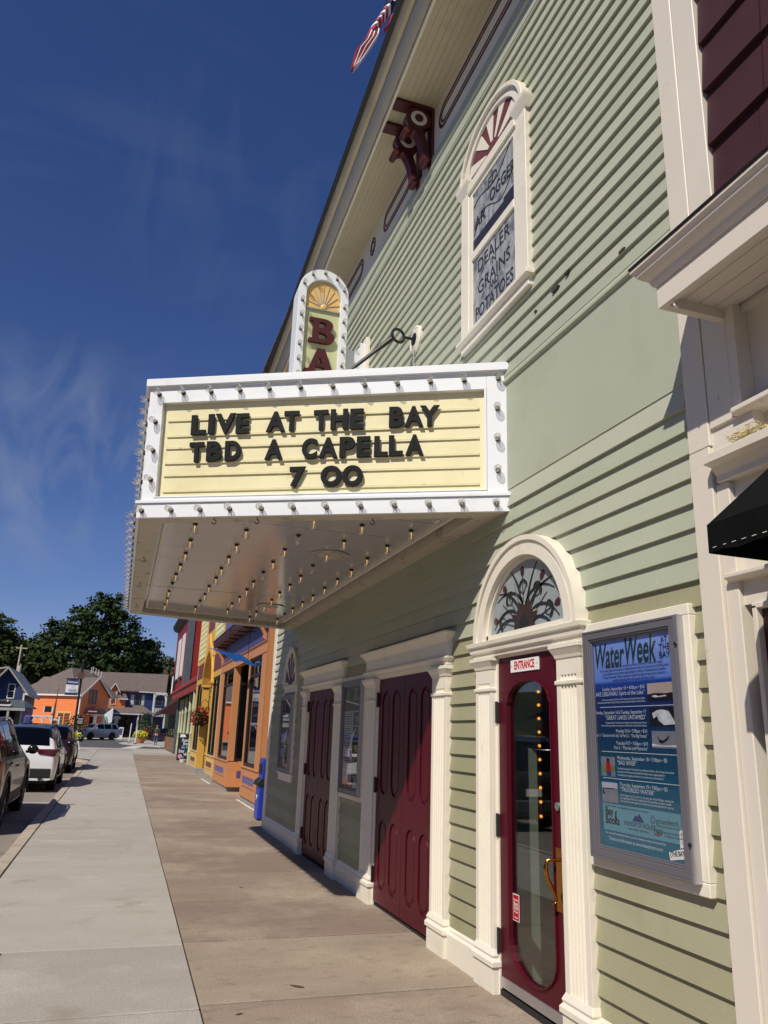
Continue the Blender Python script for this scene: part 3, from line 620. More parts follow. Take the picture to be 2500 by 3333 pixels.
for i, (a, r) in enumerate(tul):
    c = Vector(pol(a, r-.015)); d = Vector(pol(a, r+.03))-c; d.normalize(); n_ = Vector((-d.y, d.x))
    rd = MB(); rd.prism([tuple(c-d*.04), tuple(c+n_*.022-d*.015), tuple(c+n_*.026+d*.025), tuple(c+n_*.01+d*.032), tuple(c+d*.045), tuple(c-n_*.01+d*.032), tuple(c-n_*.026+d*.025), tuple(c-n_*.022-d*.015)], 'x', x_-.003, x_); rd.build('glass_tulip', 'st_red', sg)
    ld.tube([(x_-.003, *pol(a, t)) for t in (.08, .2, .34)], .0035, 5)
    for sg_ in (-1, 1):
        e = [tuple(c-d*.06+n_*sg_*(.038*math.sin(t*PI))-d*.10*t) for t in [k/8 for k in range(9)]]
        ld.tube([(x_-.002, *p) for p in e], .0035, 5)
        e = [tuple(c-d*.05+n_*sg_*(.052*math.sin(t*PI*.6)+.004)-d*.07*t) for t in [k/6 for k in range(7)]]
        strip(e, .011, gl, .0022)
for a0, a1, r in [(60, 5, .40), (100, 32, .42), (86, 68, .44), (100, 112, .45), (84, 150, .42), (125, 176, .41), (70, 40, .43), (112, 140, .44), (150, 195, .40), (35, -8, .43)]:
    strip([pol(a0+(a1-a0)*t**1.3, .06+(r-.06)*t) for t in [k/10 for k in range(11)]], .011, gl, .003)
for a in (35, 69, 107, 145): yl.prism([pol(a-4, .10), pol(a-7, .15), pol(a, .20), pol(a+6, .15), pol(a+4, .10)], 'x', x_-.0035, x_); ld.tube([(x_-.002, *pol(a, .1)), (x_-.002, *pol(a, .34))], .003, 5)
br_ = MB(); br_.prism([pol(0, .13), pol(20, .13), pol(35, .2), pol(48, .13), pol(70, .2), pol(90, .14), pol(110, .2), pol(132, .13), pol(150, .19), pol(165, .13), pol(180, .13)], 'x', x_-.0045, x_)
ld.tube([(x_, *p) for p in arc(ac+.035, 2.332, .54, 0, 180, 24, .49)], .005, 5); ld.prism(arc(SC, SZ+.004, .065, 0, 180, 12, .09), 'x', x_-.006, x_)
gl.build('glass_leaf', 'st_green', sg); ld.build('leading', 'lead', sg); yl.build('glass_bud', 'st_yellow', sg); br_.build('glass_mound', 'st_brown', sg)

# entrance door leaf with long arched glass
dy0, dy1, dz0, dz1 = 4.28, 5.12, .05, 2.155
gy0, gy1 = 4.395, 4.995
hole = [(gy1, .36)]+[(gy1, 1.84)]+[(gy1-.02, 1.86)]+arc((gy0+gy1)/2, 1.86, (gy1-gy0)/2-.02, 0, 180, 14, .13)+[(gy0+.02, 1.86), (gy0, 1.84), (gy0, .36)]+arc((gy0+gy1)/2, .36, (gy1-gy0)/2, 180, 360, 14, .20)[1:-1]
mx_ = Matrix(((0, 0, 1, .005), (1, 0, 0, 0), (0, 1, 0, 0), (0, 0, 0, 1)))
q = MB(); q.fill([[(dy0, dz0), (dy1, dz0), (dy1, dz1), (dy0, dz1)], hole], .045, mx_)
ed = q.build('entrance_door', 'maroon', th, bevel=.003, label='maroon entrance door with a tall arched glass')
inner = [((p[0]-4.695)*.965+4.695, (p[1]-1.1)*.99+1.1) for p in hole]
q = MB(); q.rings(hole, inner, 'x', -.03, .025); q.build('glazing_bead', 'maroon', ed)
q = MB(); q.prism(inner, 'x', .001, .007); q.build('glass', 'door_glass', ed)
q = MB(); q.box(-.028, -.017, dy0+.01, dy1-.01, .055, .115); q.build('kick_plate', 'silver', ed)
for z in (1.78, 1.03, .32): q = MB(); q.box(-.034, -.015, dy1-.004, dy1+.022, z-.07, z+.07); q.tube([(-.036, dy1+.006, z-.075), (-.036, dy1+.006, z+.075)], .010, 8); q.build('hinge', 'dark_reveal', ed)
q = MB(); q.tube([(-.015, 4.335, 1.22), (-.036, 4.335, 1.22)], .024, 16); q.build('lock', 'silver', ed)
q = MB(); q.box(-.026, -.017, 4.30, 4.38, .64, .99); hd = q.build('handle', 'brass', ed, bevel=.002)
q = MB(); q.tube([(-.02, 4.345, .92), (-.06, 4.355, .925), (-.09, 4.365, .92), (-.105, 4.365, .88), (-.095, 4.362, .82), (-.065, 4.355, .76), (-.048, 4.35, .72), (-.05, 4.348, .695), (-.065, 4.348, .685), (-.072, 4.35, .695)], [.010, .010, .011, .013, .013, .012, .010, .008, .007, .009], 10); q.build('handle_grip', 'brass', ed, smooth=True)
q = MB(); q.box(-.0005, .0008, 4.895, 4.98, .47, .63); st = q.build('sticker', 'sign_white', ed)
q = MB(); q.box(-.0015, -.0006, 4.90, 4.975, .475, .625); q.build('sticker_face', 'sign_red', ed)
q = MB()
for s_, z, sz in [('Red Hot', .595, .017), ('Best', .572, .032), ('2018', .547, .030), ('Winner', .524, .018), ('Tribune', .492, .014)]: q.text(s_, sz, WM(4.9375, z, -.002), align='CENTER', offset=.0004)
q.build('sticker_lettering', 'sign_white', ed)
q = MB(); q.box(-.025, .30, 4.25, 5.15, -.03, .035); q.build('threshold', 'dark_reveal', th)
# lobby seen through the glass
q = MB(); q.box(.31, 4.0, 3.0, 9.0, -.06, -.005); q.build('lobby_floor', 'wood_floor', th)
q = MB(); q.box(.31, 4.05, 9.0, 9.1, 0, 2.7); q.box(4.0, 4.1, 3.0, 9.0, 0, 2.7); q.box(.31, 4.0, 2.95, 3.0, 0, 2.7); q.box(.31, 4.0, 3.0, 9.0, 2.7, 2.8); q.build('lobby_wall', 'lobby_dark', th)
q = MB(); q.box(.13, .25, 5.161, 5.22, 0, 2.2); q.build('lobby_strip', 'lobby_white', th)  # white upright strip behind the left of the door glass
q = MB(); q.box(.97, 1.10, 6.5, 6.56, 0, 2.4); lp = q.build('lobby_panel', 'lobby_wall', th)
q = MB()
for k in range(11): q.ball((1.07, 6.475, .95+.12*k), .014, 8, 6)
q.build('lobby_bulb', mat('lobby_bulb', S(255, 190, 90), .5, var=0, emit=S(255, 170, 70), emit_s=2.2), lp, smooth=True)
q = MB(); q.cyl(.26, 0, .05, 20, Matrix.Translation((.75, 5.75, 0))); q.cyl(.23, .05, .11, 20, Matrix.Translation((.75, 5.75, 0))); q.build('lobby_basket', 'mat_tan', th)

# ---- double doors
def double_door(y0, y1, label):
    w = (y1-y0)/2; leafs = None
    q = MB(); q.box(-.007, .06, y0, y1, .04, 2.158); d = q.build('double_door', 'maroon', th, label=label)
    for k in range(2):
        a = y0+w*k+.004; c = y0+w*(k+1)-.004; slots = []
        for j in range(2):
            cx = a+(c-a)*(.29+.42*j)
            slots += [stadium(cx, 1.03, 2.03, .115), stadium(cx, .17, .80, .115)]
        q = MB(); q.fill([[(a, .04), (c, .04), (c, 2.155), (a, 2.155)]]+slots, .012, Matrix(((0, 0, 1, -.014), (1, 0, 0, 0), (0, 1, 0, 0), (0, 0, 0, 1)))); q.build('door_leaf', 'maroon', d, bevel=.004, seg=2)
        for s_ in slots:
            cx = sum(p[0] for p in s_)/len(s_); cz = sum(p[1] for p in s_)/len(s_)
            h = max(p[1] for p in s_)-cz
            i1 = stadium(cx, cz-h+.03, cz+h-.03, .085); q = MB(); q.prism(i1, 'x', -.0145, .0); q.build('door_panel', 'maroon', d, bevel=.008, seg=2)
    for z in (1.95, 1.11, .28): q = MB(); q.box(-.034, .0, y1-.004, y1+.024, z-.07, z+.07); q.tube([(-.036, y1+.008, z-.075), (-.036, y1+.008, z+.075)], .011, 8); q.build('hinge', 'black_metal', d)
    return d
def header(y0, y1, s_):
    q = MB(); q.levels(y0, y1, -.05, .03, [(0, 2.17), (.0, 2.173), (.01, 2.18), (.012, 2.21), (.03, 2.225), (.035, 2.23), (.035, 2.245), (.01, 2.25), (.008, 2.37), (.018, 2.375), (.025, 2.385), (.045, 2.415), (.065, 2.43), (.07, 2.435), (.07, 2.45), (0, 2.46)]); q.build('entablature', 'cream', s_, bevel=.002)
s2_ = surround(5.985, 6.30, 7.895, 8.245, 0, 0, 0); header(5.97, 8.25, s2_)
double_door(6.325, 7.87, 'wide maroon double door half lit by the sun, nearer the entrance')
s3_ = surround(9.22, 9.57, 11.09, 11.35, 0, 0, 0); header(9.21, 11.36, s3_)
double_door(9.595, 11.065, 'narrow looking maroon double door wholly in the marquee shade')
for a, c in [(6.30, 7.895), (9.57, 11.09)]:
    q = MB(); q.box(-.01, .3, a, c, -.03, .02); q.build('threshold', 'dark_reveal', th)
# ---- fan ornament above the far poster
fc = 12.42
q = MB(); q.rings(arc(fc, 2.30, .50, 0, 180, 24, .62), arc(fc, 2.30, .42, 0, 180, 24, .54), 'x', -.06, 0, False); q.prism(arc(fc, 2.30, .42, 0, 180, 24, .54), 'x', -.036, 0); fo = q.build('fan_ornament', 'cream', th)
q = MB()
for a0, a1 in [(8, 30), (46, 66), (80, 100), (114, 134), (150, 172)]: q.prism([(fc+.05*math.cos(rad((a0+a1)/2)), 2.34)]+arc(fc, 2.31, .40, a0, a1, 4, .51), 'x', -.042, -.03)
q.prism(arc(fc, 2.306, .13, 0, 180, 10, .14), 'x', -.0435, -.03); q.build('fan_ray', 'maroon_trim', fo)
q = MB(); q.levels(fc-.48, fc+.48, -.03, 0, [(0, 2.20), (0, 2.28), (.03, 2.29), (.03, 2.315), (0, 2.32)]); q.build('fan_sill', 'cream', fo)
q = MB(); q.box(-.042, 0, 11.94, 12.01, .99, 2.20); q.box(-.042, 0, 12.83, 12.90, .99, 2.20); q.box(-.044, 0, 11.94, 12.90, .865, .97); q.levels(11.89, 12.95, -.04, 0, [(0, .955), (.015, .96), (.015, .985), (0, .99)]); q.build('case_surround', 'cream', th, bevel=.003)

# ------------------------------------------------------------------ poster cases
def poster_case(label, y0, y1, z0, z1, wood=True, wd=.055, fr=.066):
    t = thing('poster_case', label, 'poster case', (0, (y0+y1)/2, z0))
    xw = -.055 if wood else -.03
    if wood:
        q = MB(); q.box(xw, -.002, y0, y1, z0, z0+.06); q.box(xw, -.002, y0, y1, z1-.055, z1); q.box(xw, -.002, y0, y0+.08, z0+.06, z1-.055); q.box(xw, -.002, y1-.08, y1, z0+.06, z1-.055); q.build('wood_surround', 'cream', t, bevel=.004)
        a, c, lo, hi = y0+.065, y1-.065, z0+.052, z1-.052
    else: a, c, lo, hi = y0, y1, z0, z1
    o = [(a, lo), (c, lo), (c, hi), (a, hi)]; ins = lambda d: [(a+d, lo+d), (c-d, lo+d), (c-d, hi-d), (a+d, hi-d)]
    q = MB(); q.rings(o, ins(.012), 'x', -.092, xw+.004); q.rings(ins(.012), ins(fr-.018), 'x', -.088, xw+.004); q.rings(ins(fr-.018), ins(fr-.008), 'x', -.082, xw+.004); q.rings(ins(fr-.008), ins(fr), 'x', -.074, xw+.004); q.build('metal_frame', 'grey_metal', t, bevel=.002)
    q = MB(); q.box(-.094, xw, a-.022, a-.012, lo, hi); q.box(-.09, xw, a-.008, a-.002, lo, hi); q.build('hinge_channel', 'silver', t)
    for z in (hi-.14, lo+.16): q = MB(); q.tube([(-.09, a-.006, z), (-.10, a-.006, z)], .009, 8); q.build('screw', 'black_metal', t)
    q = MB(); q.box(-.070, -.067, a+fr-.006, c-fr+.006, lo+fr-.006, hi-fr+.006); q.build('glass', 'case_glass', t)
    return t, a+fr, c-fr, lo+fr, hi-fr
XP = -.060
pa, ya, yb, za, zb = poster_case('near silver framed case with the blue Water Week poster beside the entrance', 3.035, 3.97, .957, 2.26)
q = MB(); q.box(XP, -.05, ya-.01, yb+.01, za-.01, zb+.01); pr = q.build('poster_sheet', 'water_print', pa)
U = lambda u: yb-(yb-ya)*u
V = lambda v: zb-(zb-za)*v
q = MB(); q.fit('Water', .275, .135, WM(U(.02), V(.075), XP-.0015), shear=.2, offset=.02); q.fit('Week', .262, .15, WM(U(.435), V(.062), XP-.0015), shear=.2, offset=.02); q.build('poster_title', mat('title_ink', S(40, 62, 62), .4, var=.2, vs=20), pr)
q = MB()
for s_, v, w in [('AT', .035, .05), ('THE', .07, .085), ('BAY', .105, .082)]: q.fit(s_, w, .032, WM(U(.92)+w/2, V(v), XP-.003), offset=.01)
for s_, v in [("The Great Lakes account for nearly one fourth of the world's fresh water supply.", .135), ('The five main lakes and thousands of smaller lakes and rivers are a vital source of drinking water,', .152), ('access, livelihood and recreation opportunities for millions of Americans and Canadians.', .169), ('The Bay Community Theatre is pleased to devote five nights to this precious resource -', .186), ('screening enlightening films with special presenters at each.', .203)]:
    q.text(s_, .021, WM(U(.52), V(v), XP-.0015), align='CENTER', xs=.72, res=2)
q.build('poster_lettering', 'ink_dark', pr)
q = MB()
for s_, u, v, sz, al, xs in [('Sunday, September 15 \u2022 4:00pm \u2022 $10', .66, .245, .032, 'RIGHT', .78), ('\u201cLAKE LEELANAU: Spirit of the Lake\u201d', .66, .270, .038, 'RIGHT', .80), ('A moving documentary that dives into the history and nostalgia of Lake Leelanau.', .66, .298, .017, 'RIGHT', .7), ('Presented by the Leelanau Historical Society, directed by Keith Patterson of Marina Films.', .66, .312, .017, 'RIGHT', .7),
    ('Monday, September 16 & Tuesday, September 17', .66, .362, .032, 'RIGHT', .72), ('\u201cGREAT LAKES UNTAMED\u201d', .66, .388, .038, 'RIGHT', .80), ('A two-part series screening over two nights, showcasing the natural history', .66, .412, .017, 'RIGHT', .7), ('of the world\u2019s largest freshwater ecosystem - the five Great Lakes of North America', .66, .426, .017, 'RIGHT', .7), ('Monday 9/16 \u2022 7:00pm \u2022 $10', .66, .452, .030, 'RIGHT', .78), ('Part 1- \u201cSource to the Sea\u201d & Part 2 - \u201cThe Big Freeze\u201d', .66, .474, .029, 'RIGHT', .72), ('Tuesday 9/17 \u2022 7:00pm \u2022 $10', .66, .510, .030, 'RIGHT', .78), ('Part 3 - \u201cMarvels and Mysteries\u201d', .66, .532, .030, 'RIGHT', .75),
    ('Wednesday, September 18 \u2022 7:00pm \u2022 $5', .26, .580, .032, 'LEFT', .78), ('\u201cBAD RIVER\u201d', .26, .603, .036, 'LEFT', .85), ('Narrated by Quannah Chasing Horse and Edward Norton, this moving documentary', .26, .630, .018, 'LEFT', .75), ('chronicles the Wisconsin-based Bad River Band and its ongoing fight for', .26, .645, .018, 'LEFT', .75), ('sovereignty and a legacy of resilience in a battle to save Lake Superior.', .26, .660, .018, 'LEFT', .75),
    ('Thursday, September 19 \u2022 7:00pm \u2022 $5', .28, .704, .032, 'LEFT', .78), ('\u201cTROUBLED WATER\u201d', .28, .727, .036, 'LEFT', .85), ('Follow along on a journey down the stunning coast of Lake Michigan, unveiling the', .28, .752, .018, 'LEFT', .72), ('true significance of the Line 5 pipeline issue. If successfully shut down, it would', .28, .766, .018, 'LEFT', .72), ('become the first active pipeline in US History to be terminated before it ruptures.', .28, .780, .018, 'LEFT', .72),
    ('Our non-profit community theatre is proud to showcase unique and relevant films', .06, .937, .021, 'LEFT', .72), ('Tickets and information at www.thebaytheatre.com', .10, .962, .030, 'LEFT', .72)]:
    q.text(s_, sz*.84, WM(U(u), V(v), XP-.0015), align=al, xs=xs/.86, res=2)
q.build('poster_lettering', 'print_text', pr); q = MB()
for v, u0, u1 in [(.335, .06, .98), (.553, .06, .98), (.68, .06, .98)]: q.box(XP-.002, XP-.0005, U(u1), U(u0), V(v)-.0015, V(v)+.0015)
q.build('poster_rule', 'print_text', pr)
def pic(u0, u1, v0, v1, layers, par, U_=None, V_=None, X=XP):
    U_ = U_ or U; V_ = V_ or V; P2 = lambda u, v: (U_(u0+(u1-u0)*u), V_(v0+(v1-v0)*v)); root_ = None
    for k, (m_, pts) in enumerate(layers):
        q = MB(); q.prism([P2(*p) for p in pts], 'x', X-.0012-.0006*k, X-.0002); q.build('poster_picture', m_, par)
full = [(0, 0), (1, 0), (1, 1), (0, 1)]
pic(.69, .98, .232, .315, [('print_lake', full), ('print_dark', [(0, .62), (.3, .55), (.7, .60), (1, .56), (1, 1), (0, 1)]), ('print_foam', [(.15, .72), (.3, .66), (.45, .74), (.7, .68), (.75, .76), (.3, .8)])], pr)
pic(.70, .99, .345, .428, [('print_dark', full), ('print_foam', [(.1, .3), (.3, .15), (.5, .1), (.75, .2), (.9, .6), (1, .9), (.55, .95), (.35, .7), (.3, .45), (.15, .6)])], pr)
pic(.71, 1.0, .450, .526, [('print_grey', full), ('print_dark', [(.2, .3), (.3, .5), (.45, .55), (.7, .25), (.6, .55), (.42, .72), (.3, .7)]), ('print_foam', [(0, .75), (.4, .85), (1, .8), (1, .9), (0, .9)])], pr)
pic(.04, .23, .578, .672, [('print_grey', full), ('print_green', [(0, .5), (1, .45), (1, .75), (0, .8)]), ('print_dark', [(.42, .1), (.52, .06), (.6, .12), (.6, .3), (.42, .3)]), ('print_red', [(.38, .28), (.65, .28), (.72, .72), (.36, .72)]), ('banner_navy', [(.38, .72), (.7, .72), (.72, .95), (.4, .95)])], pr)
pic(.04, .25, .70, .795, [('print_grey', full), ('print_dark', [(.05, .3), (.1, .2), (.13, .5), (.2, .6), (.05, .62)]), ('print_pale', [(0, .0), (1, 0), (1, .28), (0, .3)]), ('print_dark', [(.2, .29), (.8, .27), (.8, .31), (.2, .33)])], pr)
pic(.04, .97, .80, .925, [('print_teal', full)], pr)
q = MB(); q.text('Bay', .055, WM(U(.07), V(.838), XP-.002), offset=.0018, xs=.9); q.text('Books', .055, WM(U(.07), V(.878), XP-.002), offset=.0018, xs=.9); q.text('HENDRYX HOUSE', .033, WM(U(.31), V(.878), XP-.002), xs=.95); q.text('Relax. Replenish. Rejuvenate.', .014, WM(U(.36), V(.90), XP-.002))
q.text('groundwork', .036, WM(U(.70), V(.843), XP-.002), xs=.9); q.text('CENTER FOR RESILIENT COMMUNITIES', .011, WM(U(.71), V(.865), XP-.002)); q.text('LWV', .042, WM(U(.67), V(.893), XP-.002), offset=.001, xs=.7); q.text('LEAGUE OF WOMEN VOTERS', .0125, WM(U(.76), V(.888), XP-.002)); q.text('OF LEELANAU COUNTY', .0125, WM(U(.78), V(.902), XP-.002))
q.text('\u201cWATER WEEK\u201d made possible by these generous sponsors:', .015, WM(U(.06), V(.812), XP-.002)); q.prism([(U(.20), V(.835)), (U(.225), V(.83)), (U(.215), V(.85)), (U(.23), V(.87)), (U(.2), V(.87))], 'x', XP-.002, XP-.001); q.build('poster_lettering', 'ink_dark', pr)
q = MB(); q.prism([(U(.42), V(.862)), (U(.46), V(.835)), (U(.48), V(.842)), (U(.50), V(.828)), (U(.53), V(.84)), (U(.56), V(.862))], 'x', XP-.0025, XP-.001)
for k in range(10): a = 2*PI*k/10; q.prism([(U(.665)+.008*math.cos(a), V(.842)+.008*math.sin(a)), (U(.665)+.02*math.cos(a-.12), V(.842)+.02*math.sin(a-.12)), (U(.665)+.02*math.cos(a+.12), V(.842)+.02*math.sin(a+.12))], 'x', XP-.0025, XP-.001)
q.build('poster_logo', 'banner_navy', pr)
q = MB(); q.prism([(U(.70), V(.905)), (U(.705), V(.91)), (U(.75), V(.898)), (U(.745), V(.894))], 'x', XP-.003, XP-.001); q.build('poster_logo', 'print_red', pr)
q = MB(); q.prism([(U(.82), V(.965)), (U(1.0), V(.935)), (U(1.0), V(.978)), (U(.83), V(.998))], 'x', XP-.002, XP-.001); q.prism([(U(.945), V(.94)), (U(.945), V(.875))]+[(U(.96), V(.862)), (U(.98), V(.862))]+[(U(.99), V(.875)), (U(.99), V(.932))], 'x', XP-.002, XP-.001); q.build('poster_logo', 'sign_white', pr)
q = MB(); q.text('(THE BAY)', .030, WM(U(.835), V(.973), XP-.0025) @ Matrix.Rotation(.16, 4, 'Z'), offset=.001, xs=.8)
for k, s_ in enumerate('BAY'): q.text(s_, .020, WM(U(.967), V(.882+.018*k), XP-.0025), align='CENTER')
q.build('poster_lettering', 'ink_dark', pr)
# the two farther cases carry one sheet design with coloured blocks and paragraphs
def blocks_poster(label, y0, y1, z0, z1, wood, seed, top_l):
    t, a, c, lo, hi = poster_case(label, y0, y1, z0, z1, wood)
    Uu = lambda u: c-(c-a)*u
    Vv = lambda v: hi-(hi-lo)*v
    q = MB(); q.box(XP, -.05 if wood else -.028, a-.01, c+.01, lo-.01, hi+.01); s_ = q.build('poster_sheet', 'print_pale', t); r_ = random.Random(seed)
    pic(0, 1, 0, .245, [('print_maroon', full), ('print_green', [(.12, .2), (.25, .15), (.3, .5), (.2, .6), (.1, .5)]), ('print_dark', [(.5, .3), (.8, .25), (1, 1), (.45, 1)])], s_, Uu, Vv)
    for k in range(5): pic(.58, .98, .26+.145*k, .39+.145*k, [(['print_dark', 'banner_navy', 'print_dark', 'print_green', 'print_dark'][k], full), (['print_grey', 'print_maroon', 'leaf_lime', 'print_dark', 'print_grey'][k], [(.2, .3), (.7, .2), (.8, .7), (.4, .8)])], s_, Uu, Vv)
    pic(0, 1, .905, 1.0, [('print_peach', full), ('sign_white', [(.66, .5), (.98, .1), (.98, .7), (.7, .95)])], s_, Uu, Vv)
    q = MB()
    for k in range(26):
        v = .275+.0245*k
        if k % 6 == 5: continue
        w_ = r_.uniform(.38, .52); q.box(XP-.0015, XP-.0005, Uu(.04+w_), Uu(.04), Vv(v)-.0035, Vv(v)+.0035)
    q.build('poster_lettering', 'ink_dark', s_)
    q = MB()
    for k, s2 in enumerate(top_l): q.text(s2, .042 if k < 3 else .05, WM(Uu(.68), Vv(.035+.032*k), XP-.003), align='CENTER', xs=.8)
    q.build('poster_lettering', 'sign_white', s_)
    q = MB(); q.tube([(XP-.004, Uu(u), Vv(v)) for u, v in [(.75, .42), (.60, .50), (.52, .58), (.50, .64), (.56, .70), (.60, .74)]], [.003, .012, .016, .014, .02, .003], 6); q.build('plastic_sleeve_fold', 'clear_edge', s_, smooth=True)
    return t
blocks_poster('middle poster case between the two maroon double doors, in the shade', 8.262, 9.175, .90, 2.24, True, 3, ['FEATURE', 'FILM', 'SERIES', 'AT THE BAY'])
blocks_poster('farthest poster case, under the small fan ornament near the corner', 12.03, 12.81, 1.0, 2.15, False, 5, ['LIVE', 'MUSIC', 'AT THE', 'BAY'])
# ENTRANCE sign
es = MB(); es.box(-.026, -.0178, 4.53, 4.92, 2.045, 2.13); eo = es.build('entrance_sign', 'sign_white', None, bevel=.001, label='small white sign reading ENTRANCE in red on the glazed door', cat='sign'); WL[eo.name] = Vector((0, 0, 0))
q = MB(); q.text('ENTRANCE', .076, WM(4.725, 2.0875, -.0268), align='CENTER', offset=.0022, xs=.72, extrude=.0005); q.box(-.027, -.0262, 4.545, 4.553, 2.083, 2.091); q.box(-.027, -.0262, 4.897, 4.905, 2.083, 2.091); q.build('sign_lettering', 'sign_red', eo)
# ------------------------------------------------------------------ marquee
PA, PB, PC, PD = Vector((0, 4.95)), Vector((-2.62, 6.38)), Vector((-2.60, 12.12)), Vector((0, 12.72))
def off(d, wall=False):
    pts = [PA, PB, PC, PD]; out = []
    ln = []
    for i in range(3):
        t = (pts[i+1]-pts[i]).normalized(); n_ = Vector((-t.y, t.x)); ln.append((pts[i]+n_*d, t))
    ln.append((Vector((d if wall else -.004, 0)), Vector((0, -1))))
    def isec(a, b_):
        p, t = a; q_, s_ = b_; cr = t.x*s_.y-t.y*s_.x; k = ((q_.x-p.x)*s_.y-(q_.y-p.y)*s_.x)/cr; return p+t*k
    return [tuple(isec(ln[3], ln[0])), tuple(isec(ln[0], ln[1])), tuple(isec(ln[1], ln[2])), tuple(isec(ln[2], ln[3]))]
mq = thing('marquee', 'white theatre marquee with changeable black letters and rows of clear bulbs', 'marquee', (0, 8.8, 3.23))
q = MB(); q.prism(off(-.06), 'z', 3.377, 4.384); q.build('cabinet', 'white_paint', mq)
q = MB(); q.prism(off(.035), 'z', 4.388, 4.458); q.prism(off(.012), 'z', 4.38, 4.388); q.build('top_cap', 'white_paint', mq, bevel=.004)
q = MB(); q.prism(off(.045), 'z', 3.348, 3.374); q.build('ledge', 'white_paint', mq, bevel=.003)
q = MB(); q.rings(off(.03), off(.004), 'z', 3.229, 3.347); q.build('lower_band', 'white_paint', mq, bevel=.002)
q = MB(); q.rings(off(.003), off(-.165, True), 'z', 3.235, 3.347); q.build('soffit_rim', 'rim_dirty', mq)
q = MB(); q.rings(off(-.205, True), off(-.235, True), 'z', 3.30, 3.346); q.build('soffit_trim', 'cream', mq)
def clip(poly, ylo, yhi):
    def half(P_, f, g):
        o = []
        for i in range(len(P_)):
            a, c = P_[i], P_[(i+1) % len(P_)]; fa, fc = f(a), f(c)
            if fa >= 0: o.append(a)
            if fa*fc < 0: t = fa/(fa-fc); o.append((a[0]+(c[0]-a[0])*t, a[1]+(c[1]-a[1])*t))
        return o
    P_ = half(poly, lambda p: p[1]-ylo, 0); return half(P_, lambda p: yhi-p[1], 0) if P_ else []
inn = off(-.166, True); y = 5.24
while y < 12.7:
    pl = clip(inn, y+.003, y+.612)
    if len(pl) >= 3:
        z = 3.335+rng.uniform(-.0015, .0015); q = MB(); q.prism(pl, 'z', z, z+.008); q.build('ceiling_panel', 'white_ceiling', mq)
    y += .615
for x, y in ((-.76, 7.38), (-.70, 11.0)):
    q = MB(); q.lathe([(.02, 0), (.20, 0), (.205, .006), (.17, .012), (.0, .012)], 28, Matrix.Translation((x, y, 3.322))); s_ = q.build('ceiling_speaker', 'white_ceiling', mq, smooth=True)
    q = MB(); q.cyl(.12, 3.318, 3.3225, 24, Matrix.Translation((x, y, 0))); q.build('speaker_grille', 'rim_dirty', s_)
for x, y in ((-.88, 5.57), (-2.05, 6.10), (-1.73, 5.94), (-2.54, 7.9), (-2.54, 9.4), (-2.53, 11.2)):
    q = MB(); q.tube([(x, y, 3.24), (x, y, 3.215)]+[(x+.018*math.sin(a), y, 3.20+.018*math.cos(a)) for a in (0, .8, 1.6, 2.4, 3.2, 4.0, 4.6)], .0035, 6); q.build('hook', 'dark_reveal', mq)
def FMx(P0, P1):
    t = (P1-P0).normalized(); o = Vector((-t.y, t.x)); return Matrix(((t.x, o.x, 0, P0.x), (t.y, o.y, 0, P0.y), (0, 0, 1, 0), (0, 0, 0, 1))), (P1-P0).length
def TM(P0, P1, u, z, d):      # text frame on a marquee face, read from outside
    t = (P1-P0).normalized(); o = Vector((-t.y, t.x)); p = P0+t*u+o*d
    return Matrix(((-t.x, 0, o.x, p.x), (-t.y, 0, o.y, p.y), (0, 1, 0, z), (0, 0, 0, 1)))
ROWS = [4.095, 3.953, 3.847, 3.714, 3.607, 3.470]
def sign_face(P0, P1, mir):
    F, Ln = FMx(P0, P1); a, c = (.165, Ln-.105) if not mir else (.105, Ln-.165); lo, hi = 3.405, 4.262
    if Ln > 4: a, c = .12, Ln-.12
    q = MB()
    q.box(.0, a, -.062, 0, 3.375, 4.386, F); q.box(c, Ln, -.062, 0, 3.375, 4.386, F); q.box(a, c, -.062, 0, hi, 4.386, F); q.box(a, c, -.062, 0, 3.375, lo, F); q.build('face_frame', 'white_paint', mq, bevel=.003)
    q = MB()
    for d, x0, x1, z0, z1 in ((0, a, a+.02, lo, hi), (0, c-.02, c, lo, hi), (0, a+.02, c-.02, hi-.02, hi), (0, a+.02, c-.02, lo, lo+.01)): q.box(x0, x1, -.05, .006, z0, z1, F)
    q.build('inner_bead', 'white_paint', mq, bevel=.002)
    q = MB(); q.box(a+.021, c-.021, -.05, -.042, lo+.008, hi-.021, F); pn = q.build('letter_panel', 'panel_yellow', mq)
    for z in ROWS:
        q = MB(); q.box(a+.06, c-.06, -.042, -.036, z-.012, z+.012, F); q.box(a+.06, c-.06, -.036, -.031, z-.008, z-.004, F); q.build('letter_rail', 'rail_clear', pn)
for k, (p, r_) in enumerate(((PA, PB), (PB, PC), (PC, PD))): sign_face(p, r_, k == 2)
